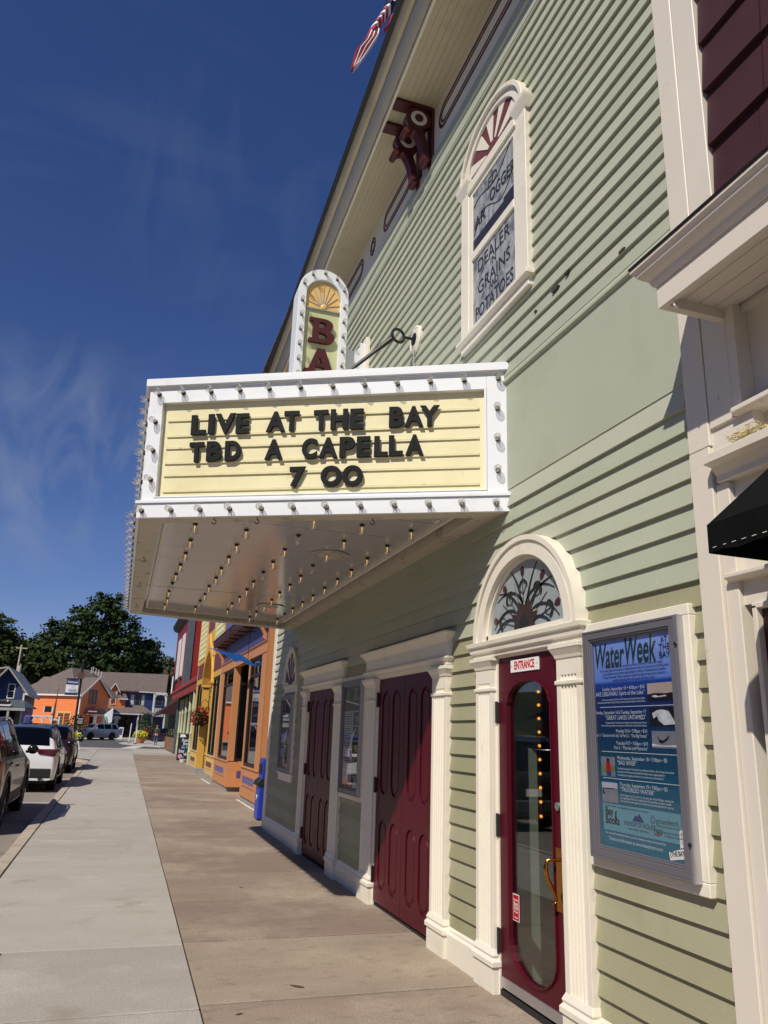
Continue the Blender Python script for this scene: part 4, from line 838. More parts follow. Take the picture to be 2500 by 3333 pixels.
msg = [('L', 2.60, 2.47, 0), ('I', 2.45, 2.40, 0), ('V', 2.39, 2.215, 0), ('E', 2.21, 2.10, 0), ('A', 1.95, 1.79, 0), ('T', 1.80, 1.675, 0), ('T', 1.55, 1.43, 0), ('H', 1.41, 1.27, 0), ('E', 1.25, 1.14, 0), ('B', .935, .815, 0), ('A', .81, .66, 0), ('Y', .69, .535, 0),
       ('T', 2.60, 2.475, 1), ('B', 2.45, 2.32, 1), ('D', 2.29, 2.155, 1), ('A', 1.95, 1.80, 1), ('C', 1.64, 1.515, 1), ('A', 1.50, 1.345, 1), ('P', 1.33, 1.205, 1), ('E', 1.19, 1.08, 1), ('L', 1.05, .94, 1), ('L', .93, .82, 1), ('A', .80, .655, 1),
       ('7', 1.73, 1.60, 2), ('O', 1.475, 1.305, 2), ('O', 1.30, 1.135, 2)]
LZ = [(3.953, 4.128), (3.712, 3.885), (3.472, 3.645)]
gcache = {}
for ch, u0, u1, row in msg:
    if ch not in gcache: gcache[ch] = text_geo(ch, 1.0, extrude=.05, offset=.045 if ch != 'O' else .05, res=8)
    v, f = gcache[ch]; xs_ = [p.x for p in v]; ys_ = [p.y for p in v]; x0, x1, y0, y1 = min(xs_), max(xs_), min(ys_), max(ys_)
    zl, zh = LZ[row]; w = u0-u1; tilt = rng.uniform(-.012, .012)
    vv = [Vector(((p.x-x0)/(x1-x0)*w, (p.y-y0)/(y1-y0)*(zh-zl), p.z/.05*.011)) for p in v]
    q = MB(); q.add(vv, f, TM(PA, PB, u0, zl+rng.uniform(-.003, .003), -.017) @ Matrix.Rotation(tilt, 4, 'Z')); q.build('letter', 'black_letter', mq)
# bulbs: glass with socket and filament, shared meshes
q = MB(); q.lathe([(.012, .008), (.015, .018), (.025, .032), (.0305, .052), (.029, .07), (.018, .084), (.004, .0895)], 12); BG = q.mesh('light_bulb', 'bulb_glass', True)
q = MB(); q.lathe([(.021, 0), (.021, .008), (.015, .010), (.013, .022)], 12); BS = q.mesh('socket', 'bulb_socket', True)
q = MB(); q.cyl(.0035, .03, .062, 6); q.cyl(.006, .02, .034, 6); BF = q.mesh('filament', 'filament'); q = MB(); q.cyl(.003, .03, .06, 6); q.cyl(.006, .02, .034, 6); BF0 = q.mesh('filament', 'filament_off')
def bulb(parent, p, n_, lit=False, s_=1.0):
    e = Vector(n_).to_track_quat('Z', 'Y').to_euler(); o = inst('light_bulb', BG, parent, p, e, (s_, s_, s_))
    for nm, me in (('socket', BS), ('filament', BF if lit else BF0)):
        c = bpy.data.objects.new(nm, me); C.objects.link(c); c.parent = o
def face_pt(P0, P1, u, z, d): F, _ = FMx(P0, P1); return F @ Vector((u, d, z))
nrm = lambda P0, P1: Vector((-(P1-P0).normalized().y, (P1-P0).normalized().x, 0))
topu = [2.90, 2.685, 2.44, 2.187, 1.935, 1.669, 1.399, 1.135, .869, .605, .339, .074]
for u in topu: bulb(mq, face_pt(PA, PB, u, 4.328+rng.uniform(-.004, .004), 0), nrm(PA, PB)+Vector((0, 0, rng.uniform(-.05, .08))))
for z in (4.075, 3.818, 3.563): bulb(mq, face_pt(PA, PB, 2.915, z, 0), nrm(PA, PB)); bulb(mq, face_pt(PA, PB, .083, z, 0), nrm(PA, PB))
for u in [2.955, 2.70, 2.45, 2.20, 1.937, 1.674, 1.407, 1.134, .869, .602, .351, .096]: bulb(mq, face_pt(PA, PB, u, 3.288, .03), nrm(PA, PB)+Vector((0, 0, rng.uniform(-.05, .05))))
Lf = (PC-PB).length
for k in range(21): bulb(mq, face_pt(PB, PC, .12+(Lf-.24)*k/20, 3.288, .03), nrm(PB, PC)); bulb(mq, face_pt(PB, PC, .12+(Lf-.24)*k/20, 4.328, 0), nrm(PB, PC))
for z in (4.075, 3.818, 3.563): bulb(mq, face_pt(PB, PC, .06, z, 0), nrm(PB, PC)); bulb(mq, face_pt(PB, PC, Lf-.06, z, 0), nrm(PB, PC))
inner_ = off(-.26, True)
def inside(x, y):
    r_ = True
    for i in range(4):
        a, c = inner_[i], inner_[(i+1) % 4]
        if (c[0]-a[0])*(y-a[1])-(c[1]-a[1])*(x-a[0]) > 0: r_ = False
    return r_
for i, x in enumerate((-2.14, -1.69, -1.23, -.79, -.36)):
    for k in range(12):
        y = 5.51+.613*k+rng.uniform(-.015, .015)
        if inside(x, y): bulb(mq, (x+rng.uniform(-.01, .01), y, 3.335), (rng.uniform(-.06, .06), rng.uniform(-.06, .06), -1), rng.random() > .1, 1.12)

# the cabinet leans outwards a little towards its top outer corners
for o in list(mq.children):
    lean = lambda x, z: x*(1+.017*max(0, z)/1.22)
    if o.name.startswith('light_bulb'): o.location.x = lean(o.location.x, o.location.z)
    else:
        for v in o.data.vertices: v.co.x = lean(v.co.x, v.co.z)
        for c in o.children:
            for v in c.data.vertices: v.co.x = lean(v.co.x, v.co.z)
# ------------------------------------------------------------------ blade sign on top
bs_ = thing('blade_sign', 'upright white bulb-edged blade sign with maroon letters B and A over the marquee', 'sign', (-.69, 8.87, 4.46))
bx, by0, by1 = -.69, 8.70, 9.04; hw = .335
outl = [(bx+hw, 4.46)]+arc(bx, 7.12, hw, 0, 180, 20, .35)+[(bx-hw, 4.46)]
innr = [(bx+hw-.105, 4.46)]+arc(bx, 7.08, hw-.105, 0, 180, 20, .235)+[(bx-hw+.105, 4.46)]
q = MB(); q.rings(outl, innr, 'y', by0, by1, False); q.build('sign_frame', 'white_paint', bs_, bevel=.006)
q = MB(); q.prism(innr, 'y', by0+.05, by1-.05); q.build('sign_panel', 'sage_sign', bs_)
q = MB(); q.prism([(bx+hw-.105, 6.90)]+arc(bx, 7.08, hw-.105, 0, 180, 16, .235)+[(bx-hw+.105, 6.90)], 'y', by0+.04, by0+.05); fn = q.build('fan_ornament', 'amber', bs_)
q = MB()
for a in range(10, 171, 20):
    c_, s_ = math.cos(rad(a)), math.sin(rad(a)); q.tube([(bx+.04*c_, by0+.036, 6.94+.03*s_), (bx+.222*c_, by0+.036, 6.94+.35*s_ if abs(c_) < .3 else 6.94+.33*s_)], .006, 6)
q.tube([(bx+(hw-.11)*math.cos(rad(a)), by0+.034, 7.08+.23*math.sin(rad(a))) for a in range(0, 181, 12)], .008, 6); q.box(bx-.23, bx+.23, by0+.022, by0+.045, 6.885, 6.905); q.build('fan_rib', 'grey_gutter', fn)
q = MB(); q.ball((bx+.01, by0+.03, 6.93), .045, 12, 8, (1, .5, 1)); q.build('fan_boss', 'amber', fn, smooth=True)
def slab_letter(ch, zl, zh):
    w = .34; x0 = bx-w/2; F = Matrix(((1, 0, 0, x0), (0, 0, -1, by0+.02), (0, 1, 0, zl), (0, 0, 0, 1))); H = zh-zl; q = MB()
    if ch == 'B':
        out = [(.0, 0), (.20, 0)]+arc(.21, H*.27, .13, -80, 60, 10, H*.27)+arc(.20, H*.75, .115, -50, 85, 10, H*.25)+[(.0, H), (0, H-.05), (.05, H-.05), (.05, .05), (0, .05)]
        h1 = [(.13, .055)]+arc(.19, H*.27, .05, -80, 80, 6, H*.12)+[(.13, H*.42)]; h2 = [(.13, H*.58)]+arc(.185, H*.745, .04, -80, 80, 6, H*.11)+[(.13, H-.055)]
        q.fill([out, h1, h2], .05, F)
    elif ch == 'A':
        out = [(-.03, 0), (.12, 0), (.12, .05), (.095, .05), (.11, .095), (.215, .095), (.23, .05), (.20, .05), (.20, 0), (.37, 0), (.37, .05), (.335, .05), (.225, H), (.125, H), (.02, .05), (-.03, .05)]
        q.fill([out, [(.125, .14), (.20, .14), (.165, H*.66)]], .05, F)
    else:
        q.fill([[(.09, 0), (.25, 0), (.25, .05), (.205, .05), (.205, .15), (.31, H-.05), (.35, H-.05), (.35, H), (.2, H), (.2, H-.05), (.235, H-.05), (.17, .21), (.105, H-.05), (.14, H-.05), (.14, H), (-.01, H), (-.01, H-.05), (.03, H-.05), (.135, .15), (.135, .05), (.09, .05)]], .05, F)
    q.build('letter', 'maroon_letter', bs_, bevel=.006)
slab_letter('B', 6.40, 6.745); slab_letter('A', 5.965, 6.315); slab_letter('Y', 5.53, 5.88)
for k in range(12):
    z = 6.96-.21*k
    for s_ in (-1, 1): bulb(bs_, (bx+s_*(hw-.052), by0, z), (0, -1, 0))
for a in (18, 55, 90, 125, 162): bulb(bs_, (bx+(hw-.052)*math.cos(rad(a)), by0, 7.12+.295*math.sin(rad(a))), (0, -1, 0))
q = MB(); q.prism([(bx+hw, 4.46), (-.07, 4.46), (-.07, 6.58), (-.13, 6.58), (-.13, 6.52)]+[(-.24+.08*math.cos(rad(a)), 6.50+.06*math.sin(rad(a))) for a in range(-10, -171, -20)]+[(bx+hw+.02, 6.50), (bx+hw+.015, 6.46), (bx+hw, 6.46)], 'y', by0+.13, by0+.19); q.build('wall_bracket', 'white_paint', bs_)
q = MB(); q.box(-.07, -.018, by0+.08, by0+.24, 4.46, 6.66); q.box(-.055, -.018, by0+.05, by0+.08, 4.46, 6.64); q.build('mounting_board', 'cream', bs_, bevel=.004)
# ------------------------------------------------------------------ tie rod
tr = thing('tie_rod', 'black iron tie rod with eye and ring holding up the marquee', 'tie rod', (0, 6.95, 5.7))
XW = Matrix(((0, 0, -1, 0), (1, 0, 0, 0), (0, 1, 0, 0), (0, 0, 0, 1)))
q = MB(); q.lathe([(.155, 0), (.155, .03), (.145, .038), (.13, .04), (.128, .034), (.12, .034), (.118, .04), (0, .042)], 28, Matrix.Translation((-.012, 6.98, 5.70)) @ XW); q.build('wall_rosette', 'cream', tr, smooth=True)
q = MB(); q.lathe([(.07, .0), (.07, .008), (.03, .016), (.02, .02)], 18, Matrix.Translation((-.054, 6.98, 5.70)) @ XW); q.build('wall_washer', 'black_metal', tr, smooth=True)
q = MB(); q.tube([(-.06, 6.98, 5.70), (-.16, 6.98, 5.70)], .016, 8); ctr = Vector((-.235, 6.98, 5.705)); q.tube([ctr+Vector((.075*math.cos(t), .02*math.cos(t), .075*math.sin(t))) for t in [2*PI*k/20 for k in range(20)]], .016, 8, True); q.build('eye_bolt', 'black_metal', tr, smooth=True)
a0 = Vector((-.29, 7.0, 5.68)); a1 = Vector((-1.62, 7.55, 4.44))
dv = (a1-a0).normalized()
q = MB(); q.tube([a0+Vector((-.0, 0, 0)), a0+dv*.16], .028, 8); q.tube([a0+dv*.15, a0+dv*.52], .021, 8); q.tube([a0+dv*.5, a1], .016, 8); q.build('rod', 'black_metal', tr, smooth=True)
q = MB(); q.tube([(-.06, 6.97, 5.62), (-.045, 6.99, 5.2), (-.04, 7.0, 4.46)], .006, 5); q.tube([(-.05, 6.98, 5.55), (-.04, 7.05, 5.1), (-.04, 7.08, 4.46)], .004, 5); q.build('cable', 'grey_gutter', tr)

# ------------------------------------------------------------------ flag on the roof
fg = thing('roof_flag', 'stars and stripes flag hanging furled past the roof edge', 'flag', (.3, 8.0, 9.3))
def fl(px, py, dy=0.0): return (-.651+.000538*(px-140)-.0000473*(2110-py), 8.0+dy, 10.052+.000322*(px-140)+.000525*(2110-py))
def ribbon(L_, R_, m, n=8, nm='stripe'):
    q = MB(); v = []; f = []
    for k, (a, c) in enumerate(zip(L_, R_)):
        for j in range(n+1):
            t = j/n; v.append(fl(a[0]+(c[0]-a[0])*t, a[1]+(c[1]-a[1])*t, -.10*math.sin(PI*t)-.015*math.sin(k*1.3)))
    for k in range(len(L_)-1):
        for j in range(n): i0 = k*(n+1)+j; f.append((i0, i0+1, i0+n+2, i0+n+1))
    q.add(v, f); o = q.build(nm, m, fg, smooth=True); sm = o.modifiers.new('solid', 'SOLIDIFY'); sm.thickness = .004
ribbon([(1150, -300), (1110, -100), (1120, 60), (1090, 165)], [(1500, -300), (1470, 0), (1330, 300), (1240, 480)], 'flag_navy', nm='canton')
bands = [((1110, 160), (1225, 470)), ((1035, 255), (1140, 560)), ((985, 345), (1090, 640)), ((905, 455), (1030, 720)), ((880, 510), (985, 760)), ((800, 610), (960, 820)), ((725, 715), (900, 880)), ((640, 860), (860, 960)), ((580, 1010), (860, 1040))]
for k in range(8): ribbon([bands[k][0], bands[k+1][0]], [bands[k][1], bands[k+1][1]], 'flag_white' if k % 2 == 0 else 'flag_red')
T0 = [(580, 1010), (430, 1330), (240, 1520), (180, 1750), (120, 1980), (135, 2110)]; T1 = [(860, 1020), (820, 1200), (640, 1480), (480, 1700), (330, 1900), (150, 2112)]
for k in range(6):
    L_ = [(a[0]+(c[0]-a[0])*k/6, a[1]+(c[1]-a[1])*k/6) for a, c in zip(T0, T1)]; R_ = [(a[0]+(c[0]-a[0])*(k+1)/6, a[1]+(c[1]-a[1])*(k+1)/6) for a, c in zip(T0, T1)]
    ribbon(L_, R_, 'flag_white' if k % 2 else 'flag_red', 3)
ribbon([(1180, 600), (1110, 840), (1000, 960), (920, 1080)], [(1300, 640), (1200, 900), (1090, 960), (1000, 1090)], 'flag_red', 3)
q = MB()
for px, py in [(1210, 30), (1195, 90), (1310, 110), (1285, 190), (1330, 20), (1250, 270)]:
    c0 = Vector(fl(px, py, -.115)); q.prism([(c0.x+r_*math.cos(a), c0.z+r_*math.sin(a)) for a, r_ in [(PI/2+PI*k/5, .028 if k % 2 == 0 else .012) for k in range(10)]], 'y', c0.y-.02, c0.y-.016)
q.build('star', 'flag_white', fg)
q = MB(); q.tube([(.30, 8.15, 9.0), (.30, 8.15, 12.6)], .03, 8); q.tube([(.30, 8.15, 11.9), (-.08, 8.05, 11.45)], .02, 8); q.build('pole', 'trim_white', fg)

# ------------------------------------------------------------------ neighbouring shop on the right
sh = thing('corner_shop', 'cream trimmed shop with dark brown shingles right of the theatre', 'shop', (0, 1.3, 0))
q = MB(); q.box(.06, 6, -1.5, 2.654, 0, 3.62); q.box(.03, 6, -1.5, 2.654, 3.62, 9); q.build('wall', 'cream_shop', sh)
q = MB(); q.box(-.024, .059, 2.60, 2.654, 3.14, 3.66); q.build('corner_board', 'cream_shop', sh); q = MB(); q.box(-.03, .11, 2.822, 2.972, 3.0, 9); q.build('corner_board', 'cream_shop', sh, bevel=.004)
q = MB(); q.box(-.026, .11, 2.655, 2.817, 3.08, 9); q.build('corner_board', 'cream_shop', sh, bevel=.004)
q = MB(); q.box(-.03, .11, 2.83, 2.972, 0, 2.998); q.build('corner_board', 'cream_shop', sh, bevel=.004)
q = MB(); q.box(-.012, .11, 2.745, 2.828, 0, 2.80); q.build('corner_board', 'cream_shop', sh, bevel=.004)
# shingles above the cornice
for k in range(8):
    z = 3.95+.335*k; y = 2.65
    while y > 1.0:
        w = rng.uniform(.28, .42); a = max(y-w, .9); t = rng.uniform(-.004, .004); sk = rng.uniform(-.012, .012)
        q = MB(); q.hexa([(-.022+t, a+.003, z), (.03, a+.003, z), (.03, y-.003, z+sk), (-.022+t, y-.003, z+sk), (.012, a+.003, z+.38), (.03, a+.003, z+.38), (.03, y-.003, z+.38), (.012, y-.003, z+.38)]); q.build('shingle', 'maroon_dark', sh)
        y -= w
q = MB(); q.box(-.01, .059, 2.56, 2.83, 2.945, 3.088); q.build('filler_board', 'cream_shop', sh); q = MB(); q.box(.012, .059, 2.45, 2.744, 2.212, 2.33); q.build('filler_board', 'cream_shop', sh)
# cornice
def ret_prism(prof, y_end, y0=-1.2):      # cornice profile (out, z) with a mitred return at its far end
    q = MB(); n = len(prof); v = []
    for o, z in prof: v.append((-o, y0, z))
    for o, z in prof: v.append((-o, y_end+(o-.38), z))
    for o, z in prof: v.append((.10, y_end+(o-.38), z))
    f = [tuple(range(n))]+[(k*n+i, k*n+(i+1) % n, (k+1)*n+(i+1) % n, (k+1)*n+i) for k in range(2) for i in range(n)]+[tuple(2*n+i for i in range(n))]
    q.add(v, f); return q
ret_prism([(.345, 3.602), (.38, 3.598), (.38, 3.715), (.345, 3.715)], 2.69).build('cornice_fascia', 'cream_shop', sh)
ret_prism([(.345, 3.716), (.39, 3.716), (.40, 3.735), (.405, 3.75), (.425, 3.765), (.445, 3.785), (.45, 3.80), (.465, 3.815), (.465, 3.83), (.345, 3.83)], 2.69).build('cornice_crown', 'cream_shop', sh)
q = MB(); q.hexa([(-.47, -1.2, 3.831), (.05, -1.2, 3.831), (.05, 2.775, 3.831), (-.47, 2.775, 3.831), (-.475, -1.2, 3.84), (.05, -1.2, 4.0), (.05, 2.78, 4.0), (-.475, 2.78, 3.84)]); q.build('cornice_top', 'dark_reveal', sh)
for i in range(4): q = MB(); q.box(-.344+.09*i, -.258+.09*i, -1.2, 2.67, 3.655, 3.67); q.build('soffit_board', 'cream_shop', sh)
q = MB(); q.tube([(-.36, 2.60, 3.6), (-.362, 2.60, 3.585), (-.362, 2.60, 3.57), (-.35, 2.60, 3.562), (-.34, 2.60, 3.57)], .005, 6); q.build('hook', 'sign_white', sh)
# ledges
q = MB(); q.prism([(.1, 3.085), (-.035, 3.085), (-.05, 3.098), (-.05, 3.122), (.1, 3.14)], 'y', -1, 2.65); q.build('ledge', 'cream_shop', sh, bevel=.003)
q = MB(); q.prism([(.1, 2.80), (-.03, 2.80), (-.03, 2.833), (-.045, 2.85), (-.06, 2.872), (-.10, 2.88), (-.10, 2.925), (.1, 2.95)], 'y', -1, 2.80); q.build('ledge', 'cream_shop', sh, bevel=.003)
q = MB(); q.prism([(.1, 2.318), (-.03, 2.322), (-.05, 2.335), (-.05, 2.355), (.1, 2.375)], 'y', -1, 2.79); q.build('ledge', 'cream_shop', sh, bevel=.003)
q = MB(); q.box(.02, .1, -1, 2.744, 2.376, 2.80); q.build('frieze_panel', 'cream_shop', sh)
dw = MB(); dw.box(-.008, .06, 2.66, 2.685, 0, 2.2); dw.box(-.008, .06, 2.50, 2.565, 0, 2.2); dw.box(-.008, .06, 2.50, 2.685, 2.185, 2.21); dw.box(.0, .06, 2.44, 2.50, 0, 2.3); dwo = dw.build('door_frame', 'cream_shop', sh, bevel=.003)
q = MB(); q.box(.022, .058, 1.9, 2.44, 0, 2.2); q.box(.025, .058, 2.565, 2.66, 0, 2.185); q.build('door_leaf', 'maroon_dark', dwo)
nest = MB(); rn = random.Random(5)
for _ in range(150):
    y_, x_, z_ = rn.uniform(2.46, 2.66), rn.uniform(-.085, -.01), 2.955+abs(rn.gauss(0, .012)); a_ = rn.uniform(0, PI); l_ = rn.uniform(.012, .04); dz_ = rn.uniform(-.01, .02)
    nest.tube([(x_-l_*.3*math.sin(a_), y_-l_*math.cos(a_), z_), (x_+l_*.3*math.sin(a_), y_+l_*math.cos(a_), z_+dz_)], .0016, 3)
nest.build('bird_nest', mat('straw', S(206, 190, 140), .9, var=.25, vs=60), None, label='scrap of straw bird nest on the cream ledge above the black awning', cat='nest', kind=None)
aw = thing('awning', 'black cloth awning over the shop entrance', 'awning', (0, 1.3, 2.4))
q = MB(); q.hexa([(-.49, -.8, 2.432), (-.486, -.8, 2.426), (-.486, 2.36, 2.426), (-.49, 2.36, 2.432), (.0, -.8, 2.845), (.0, -.8, 2.83), (.0, 2.36, 2.83), (.0, 2.36, 2.845)]); q.prism([(-.49, 2.432), (0, 2.845), (0, 2.835), (-.486, 2.425)], 'y', 2.355, 2.366); q.build('awning_top', 'black_cloth', aw)
q = MB(); n = 40; v = []
for i in range(n+1):
    y = 2.366-3.1*i/n; wv = .004*math.sin(i*1.7); v += [(-.492+wv, y, 2.434), (-.494-wv, y, 2.318+.006*math.sin(i*2.3))]
q.add(v, [(2*i, 2*i+1, 2*i+3, 2*i+2) for i in range(n)])
v = [(-.49, 2.366, 2.434), (-.49, 2.366, 2.318), (0, 2.37, 2.318), (0, 2.37, 2.845)]; q.add(v, [(0, 1, 2, 3)])
vo = q.build('valance', 'black_cloth', aw); sm = vo.modifiers.new('solid', 'SOLIDIFY'); sm.thickness = .006; sm.offset = 0
q = MB()
for i in range(60): q.tube([(-.4985, 2.34-.05*i, 2.335), (-.4985, 2.34-.05*i-.02, 2.336)], .0014, 4)
q.build('stitching', 'cream', aw)

# ------------------------------------------------------------------ orange shopfront
og = thing('orange_shopfront', 'orange and purple shopfront with tall windows and a maroon canopy', 'shop', (.35, 21, 0))
q = MB(); q.box(1.6, 10, 17.02, 25.08, 0, 5.6); q.box(.36, 1.6, 17.02, 25.08, 3.51, 5.6); q.box(.36, 1.6, 17.02, 17.2, .12, 3.51); q.build('wall', 'orange_wood', og)
q = MB(); q.box(.352, 10, 16.99, 17.02, .12, 5.6); q.box(.345, .36, 16.985, 17.0, .12, 5.6); q.build('side_wall', 'orange_wood', og)
q = MB(); q.box(.38, 1.6, 17.05, 19.45, -.02, .12); q.build('plinth', 'concrete', og); q = MB(); q.box(.38, 1.6, 22.1, 25.1, -.02, .10); q.build('plinth', 'concrete', og)
def bay(parent, y0, y1, gy0, gy1, x, wood, panel, transom=True, mull=0, pz=(.42, .58)):
    q = MB(); q.box(x, x+.35, y0, y1, .12, .74); q.levels(y0+.02, y1-.02, x, x+.3, [(0, .735), (.02, .745), (.03, .765), (.03, .785), (0, .79)]); q.box(x, x+.12, y0, gy0, .79, 3.28); q.box(x, x+.12, gy1, y1, .79, 3.28)
    b_ = q.build('bay', wood, parent, bevel=.004)
    q = MB(); q.box(x+.03, x+.09, gy0, gy0+.07, .79, 3.28); q.box(x+.03, x+.09, gy1-.07, gy1, .79, 3.28); q.box(x+.03, x+.09, gy0+.07, gy1-.07, .79, .86); q.box(x+.03, x+.09, gy0+.07, gy1-.07, 3.22, 3.28)
    if transom: q.box(x+.03, x+.09, gy0+.07, gy1-.07, 2.83, 2.89)
    for k in range(mull): ym = gy0+(gy1-gy0)*(k+1)/(mull+1); q.box(x+.03, x+.09, ym-.03, ym+.03, .86, 3.22)
    q.build('window_frame', 'black_metal', b_)
    q = MB(); q.box(x+.07, x+.08, gy0+.05, gy1-.05, .84, 3.24); q.build('pane', 'glass_dark', b_)
    pa_, pb_ = y0+(y1-y0)*.18, y1-(y1-y0)*.14
    q = MB(); q.box(x-.006, x+.01, pa_, pb_, pz[0], pz[1]); q.build('inset_panel', panel, b_)
    q = MB(); q.rings([(pa_-.05, pz[0]-.05), (pb_+.05, pz[0]-.05), (pb_+.05, pz[1]+.05), (pa_-.05, pz[1]+.05)], [(pa_, pz[0]), (pb_, pz[0]), (pb_, pz[1]), (pa_, pz[1])], 'x', x-.018, x+.005); q.build('panel_moulding', wood, b_)
    return b_
bay(og, 17.02, 19.45, 17.62, 19.36, .35, 'orange_wood', 'purple_light')
b2 = bay(og, 22.0, 25.08, 22.18, 24.45, .35, 'orange_wood', 'purple_light')
# the second bay's near side face, looking back along the pavement
q = MB(); q.box(.36, .80, 21.98, 22.0, .12, .735); q.box(.352, .52, 21.985, 22.0, .79, 3.28); q.levels(21.99, 22.05, .36, .80, [(0, .735), (.0, .79)]); q.build('bay_side', 'orange_wood', b2)
q = MB(); q.box(.52, .57, 21.985, 22.02, .79, 3.28); q.box(.57, .8, 21.985, 22.02, .79, .86); q.box(.57, .8, 21.985, 22.02, 2.80, 2.87); q.build('window_frame', 'black_metal', b2)
q = MB(); q.box(.56, .80, 21.995, 22.005, .85, 3.28); q.build('pane', 'glass_dark', b2)
q = MB(); q.box(.62, .80, 21.97, 21.985, .36, .54); q.build('inset_panel', 'purple', b2)
q = MB(); q.box(.8, .85, 19.45, 22.0, .12, .75); q.box(.85, 1.6, 19.45, 22.0, 3.2, 3.51); q.box(.8, .84, 19.45, 19.6, .75, 3.3); q.build('entry_wall', 'orange_wood', og)
q = MB(); q.box(.82, .83, 19.6, 22.0, .75, 3.3); q.build('entry_glass', 'glass_dark', og)
q = MB(); q.box(.335, .5, 17.02, 25.08, 3.282, 3.49); q.levels(17.05, 25.0, .335, .5, [(0, 3.49), (.02, 3.50), (.035, 3.52), (.035, 3.535), (0, 3.54)]); q.build('header_beam', 'orange_wood', og)
q = MB(); q.box(.347, .5, 17.1, 25.0, 3.541, 4.05); q.build('fascia_panel', 'purple', og)
q = MB(); q.prism([(.05, 4.10), (.08, 4.06), (.36, 4.06), (.36, 4.30), (.10, 4.24), (.03, 4.24), (.03, 4.16), (.05, 4.14)], 'y', 16.9, 25.2); q.build('canopy', 'maroon_trim', og)
q = MB(); q.prism([(.01, 4.245), (.36, 4.31), (.36, 4.34), (.0, 4.275)], 'y', 16.85, 25.22); q.build('canopy_roof', 'slate_paint', og)
for i in range(9): q = MB(); yy = 17.4+.9*i; q.box(.09, .34, yy, yy+.05, 4.03, 4.06); q.build('canopy_rib', 'maroon_trim', og)
for yy in (17.25, 24.75):
    q = MB(); q.prism([(.345, 4.03), (.345, 3.56), (.30, 3.56), (.27, 3.60), (.28, 3.66), (.24, 3.74), (.16, 3.86), (.06, 3.95), (.06, 4.03)], 'y', yy-.06, yy+.06); q.build('canopy_bracket', 'orange_wood', og)
q = MB(); q.box(.34, .5, 17.1, 25.0, 4.36, 5.58); q.build('upper_boarding', 'purple_light', og)
def sealant(parent, x, y0, y1):
    q = MB(); n = 26; A = []; B_ = []
    for i in range(n+1): y_ = y0+(y1-y0)*i/n; w_ = rng.uniform(.008, .022); c_ = x+rng.uniform(-.012, .012); A.append((c_-w_, y_)); B_.append((c_+w_, y_))
    q.rings(A, B_, 'z', 0, .012, False); q.build('sealant_line', 'sign_white', parent)
sealant(og, .33, 16.9, 19.6)
# ------------------------------------------------------------------ blue bird sign
bd = thing('bird_sign', 'blue flat cut-out bird hanging by wires under the maroon canopy', 'sign', (0, 19, 3.3))
q = MB(); pts = [(-.73, 3.452), (-.55, 3.455), (-.30, 3.40), (-.16, 3.375), (-.05, 3.352), (.05, 3.355), (.15, 3.31), (.28, 3.22), (.49, 3.10), (.42, 3.09), (.25, 3.13), (.12, 3.195), (.02, 3.205), (-.02, 3.178), (-.08, 3.18), (-.16, 3.25), (-.30, 3.315), (-.48, 3.375), (-.44, 3.385), (-.60, 3.41), (-.50, 3.415)]
q.prism(pts, 'y', 18.985, 19.015); q.build('bird', 'blue_bird', bd)
q = MB(); q.tube([(-.24, 19, 3.39), (-.24, 19, 3.93)], .008, 5); q.tube([(.235, 19, 3.24), (.235, 19, 3.93)], .008, 5); q.tube([(-.26, 19, 3.93), (.35, 19, 3.93)], .010, 5); q.build('wire', 'black_metal', bd)
# ------------------------------------------------------------------ blue bin
bn = thing('litter_bin', 'tall blue bin with a black lip by the theatre corner', 'bin', (.12, 15.3, 0))
q = MB(); q.prism([(.05, .02), (.42, .02), (.42, .66), (.06, .66)], 'y', 15.12, 15.5); q.build('lower_body', 'bin_blue', bn, bevel=.03, seg=3)
q = MB(); q.prism([(.09, .66), (.42, .66), (.42, 1.10), (.12, 1.10), (.10, 1.06)], 'y', 15.12, 15.5); q.build('upper_body', 'bin_blue', bn, bevel=.02, seg=3)
q = MB(); q.prism([(.0, .62), (.40, .56), (.40, .74), (.08, .74), (.02, .68)], 'y', 15.10, 15.52); q.build('lip', 'car_plastic', bn, bevel=.01)
q = MB(); q.box(.082, .09, 15.18, 15.44, .82, 1.0); q.box(.14, .36, 15.112, 15.12, .80, 1.02); q.build('slot', 'car_plastic', bn)
q = MB(); q.prism(arc(.2, .4, .04, 0, 345, 15), 'y', 15.113, 15.12); q.prism(arc(15.3, .4, .045, 0, 345, 15), 'x', .042, .054); lg = q.build('badge', 'sign_white', bn)
q = MB(); q.prism(arc(15.3, .4, .03, 0, 345, 15), 'x', .039, .042); q.build('badge_centre', 'bin_blue', bn)
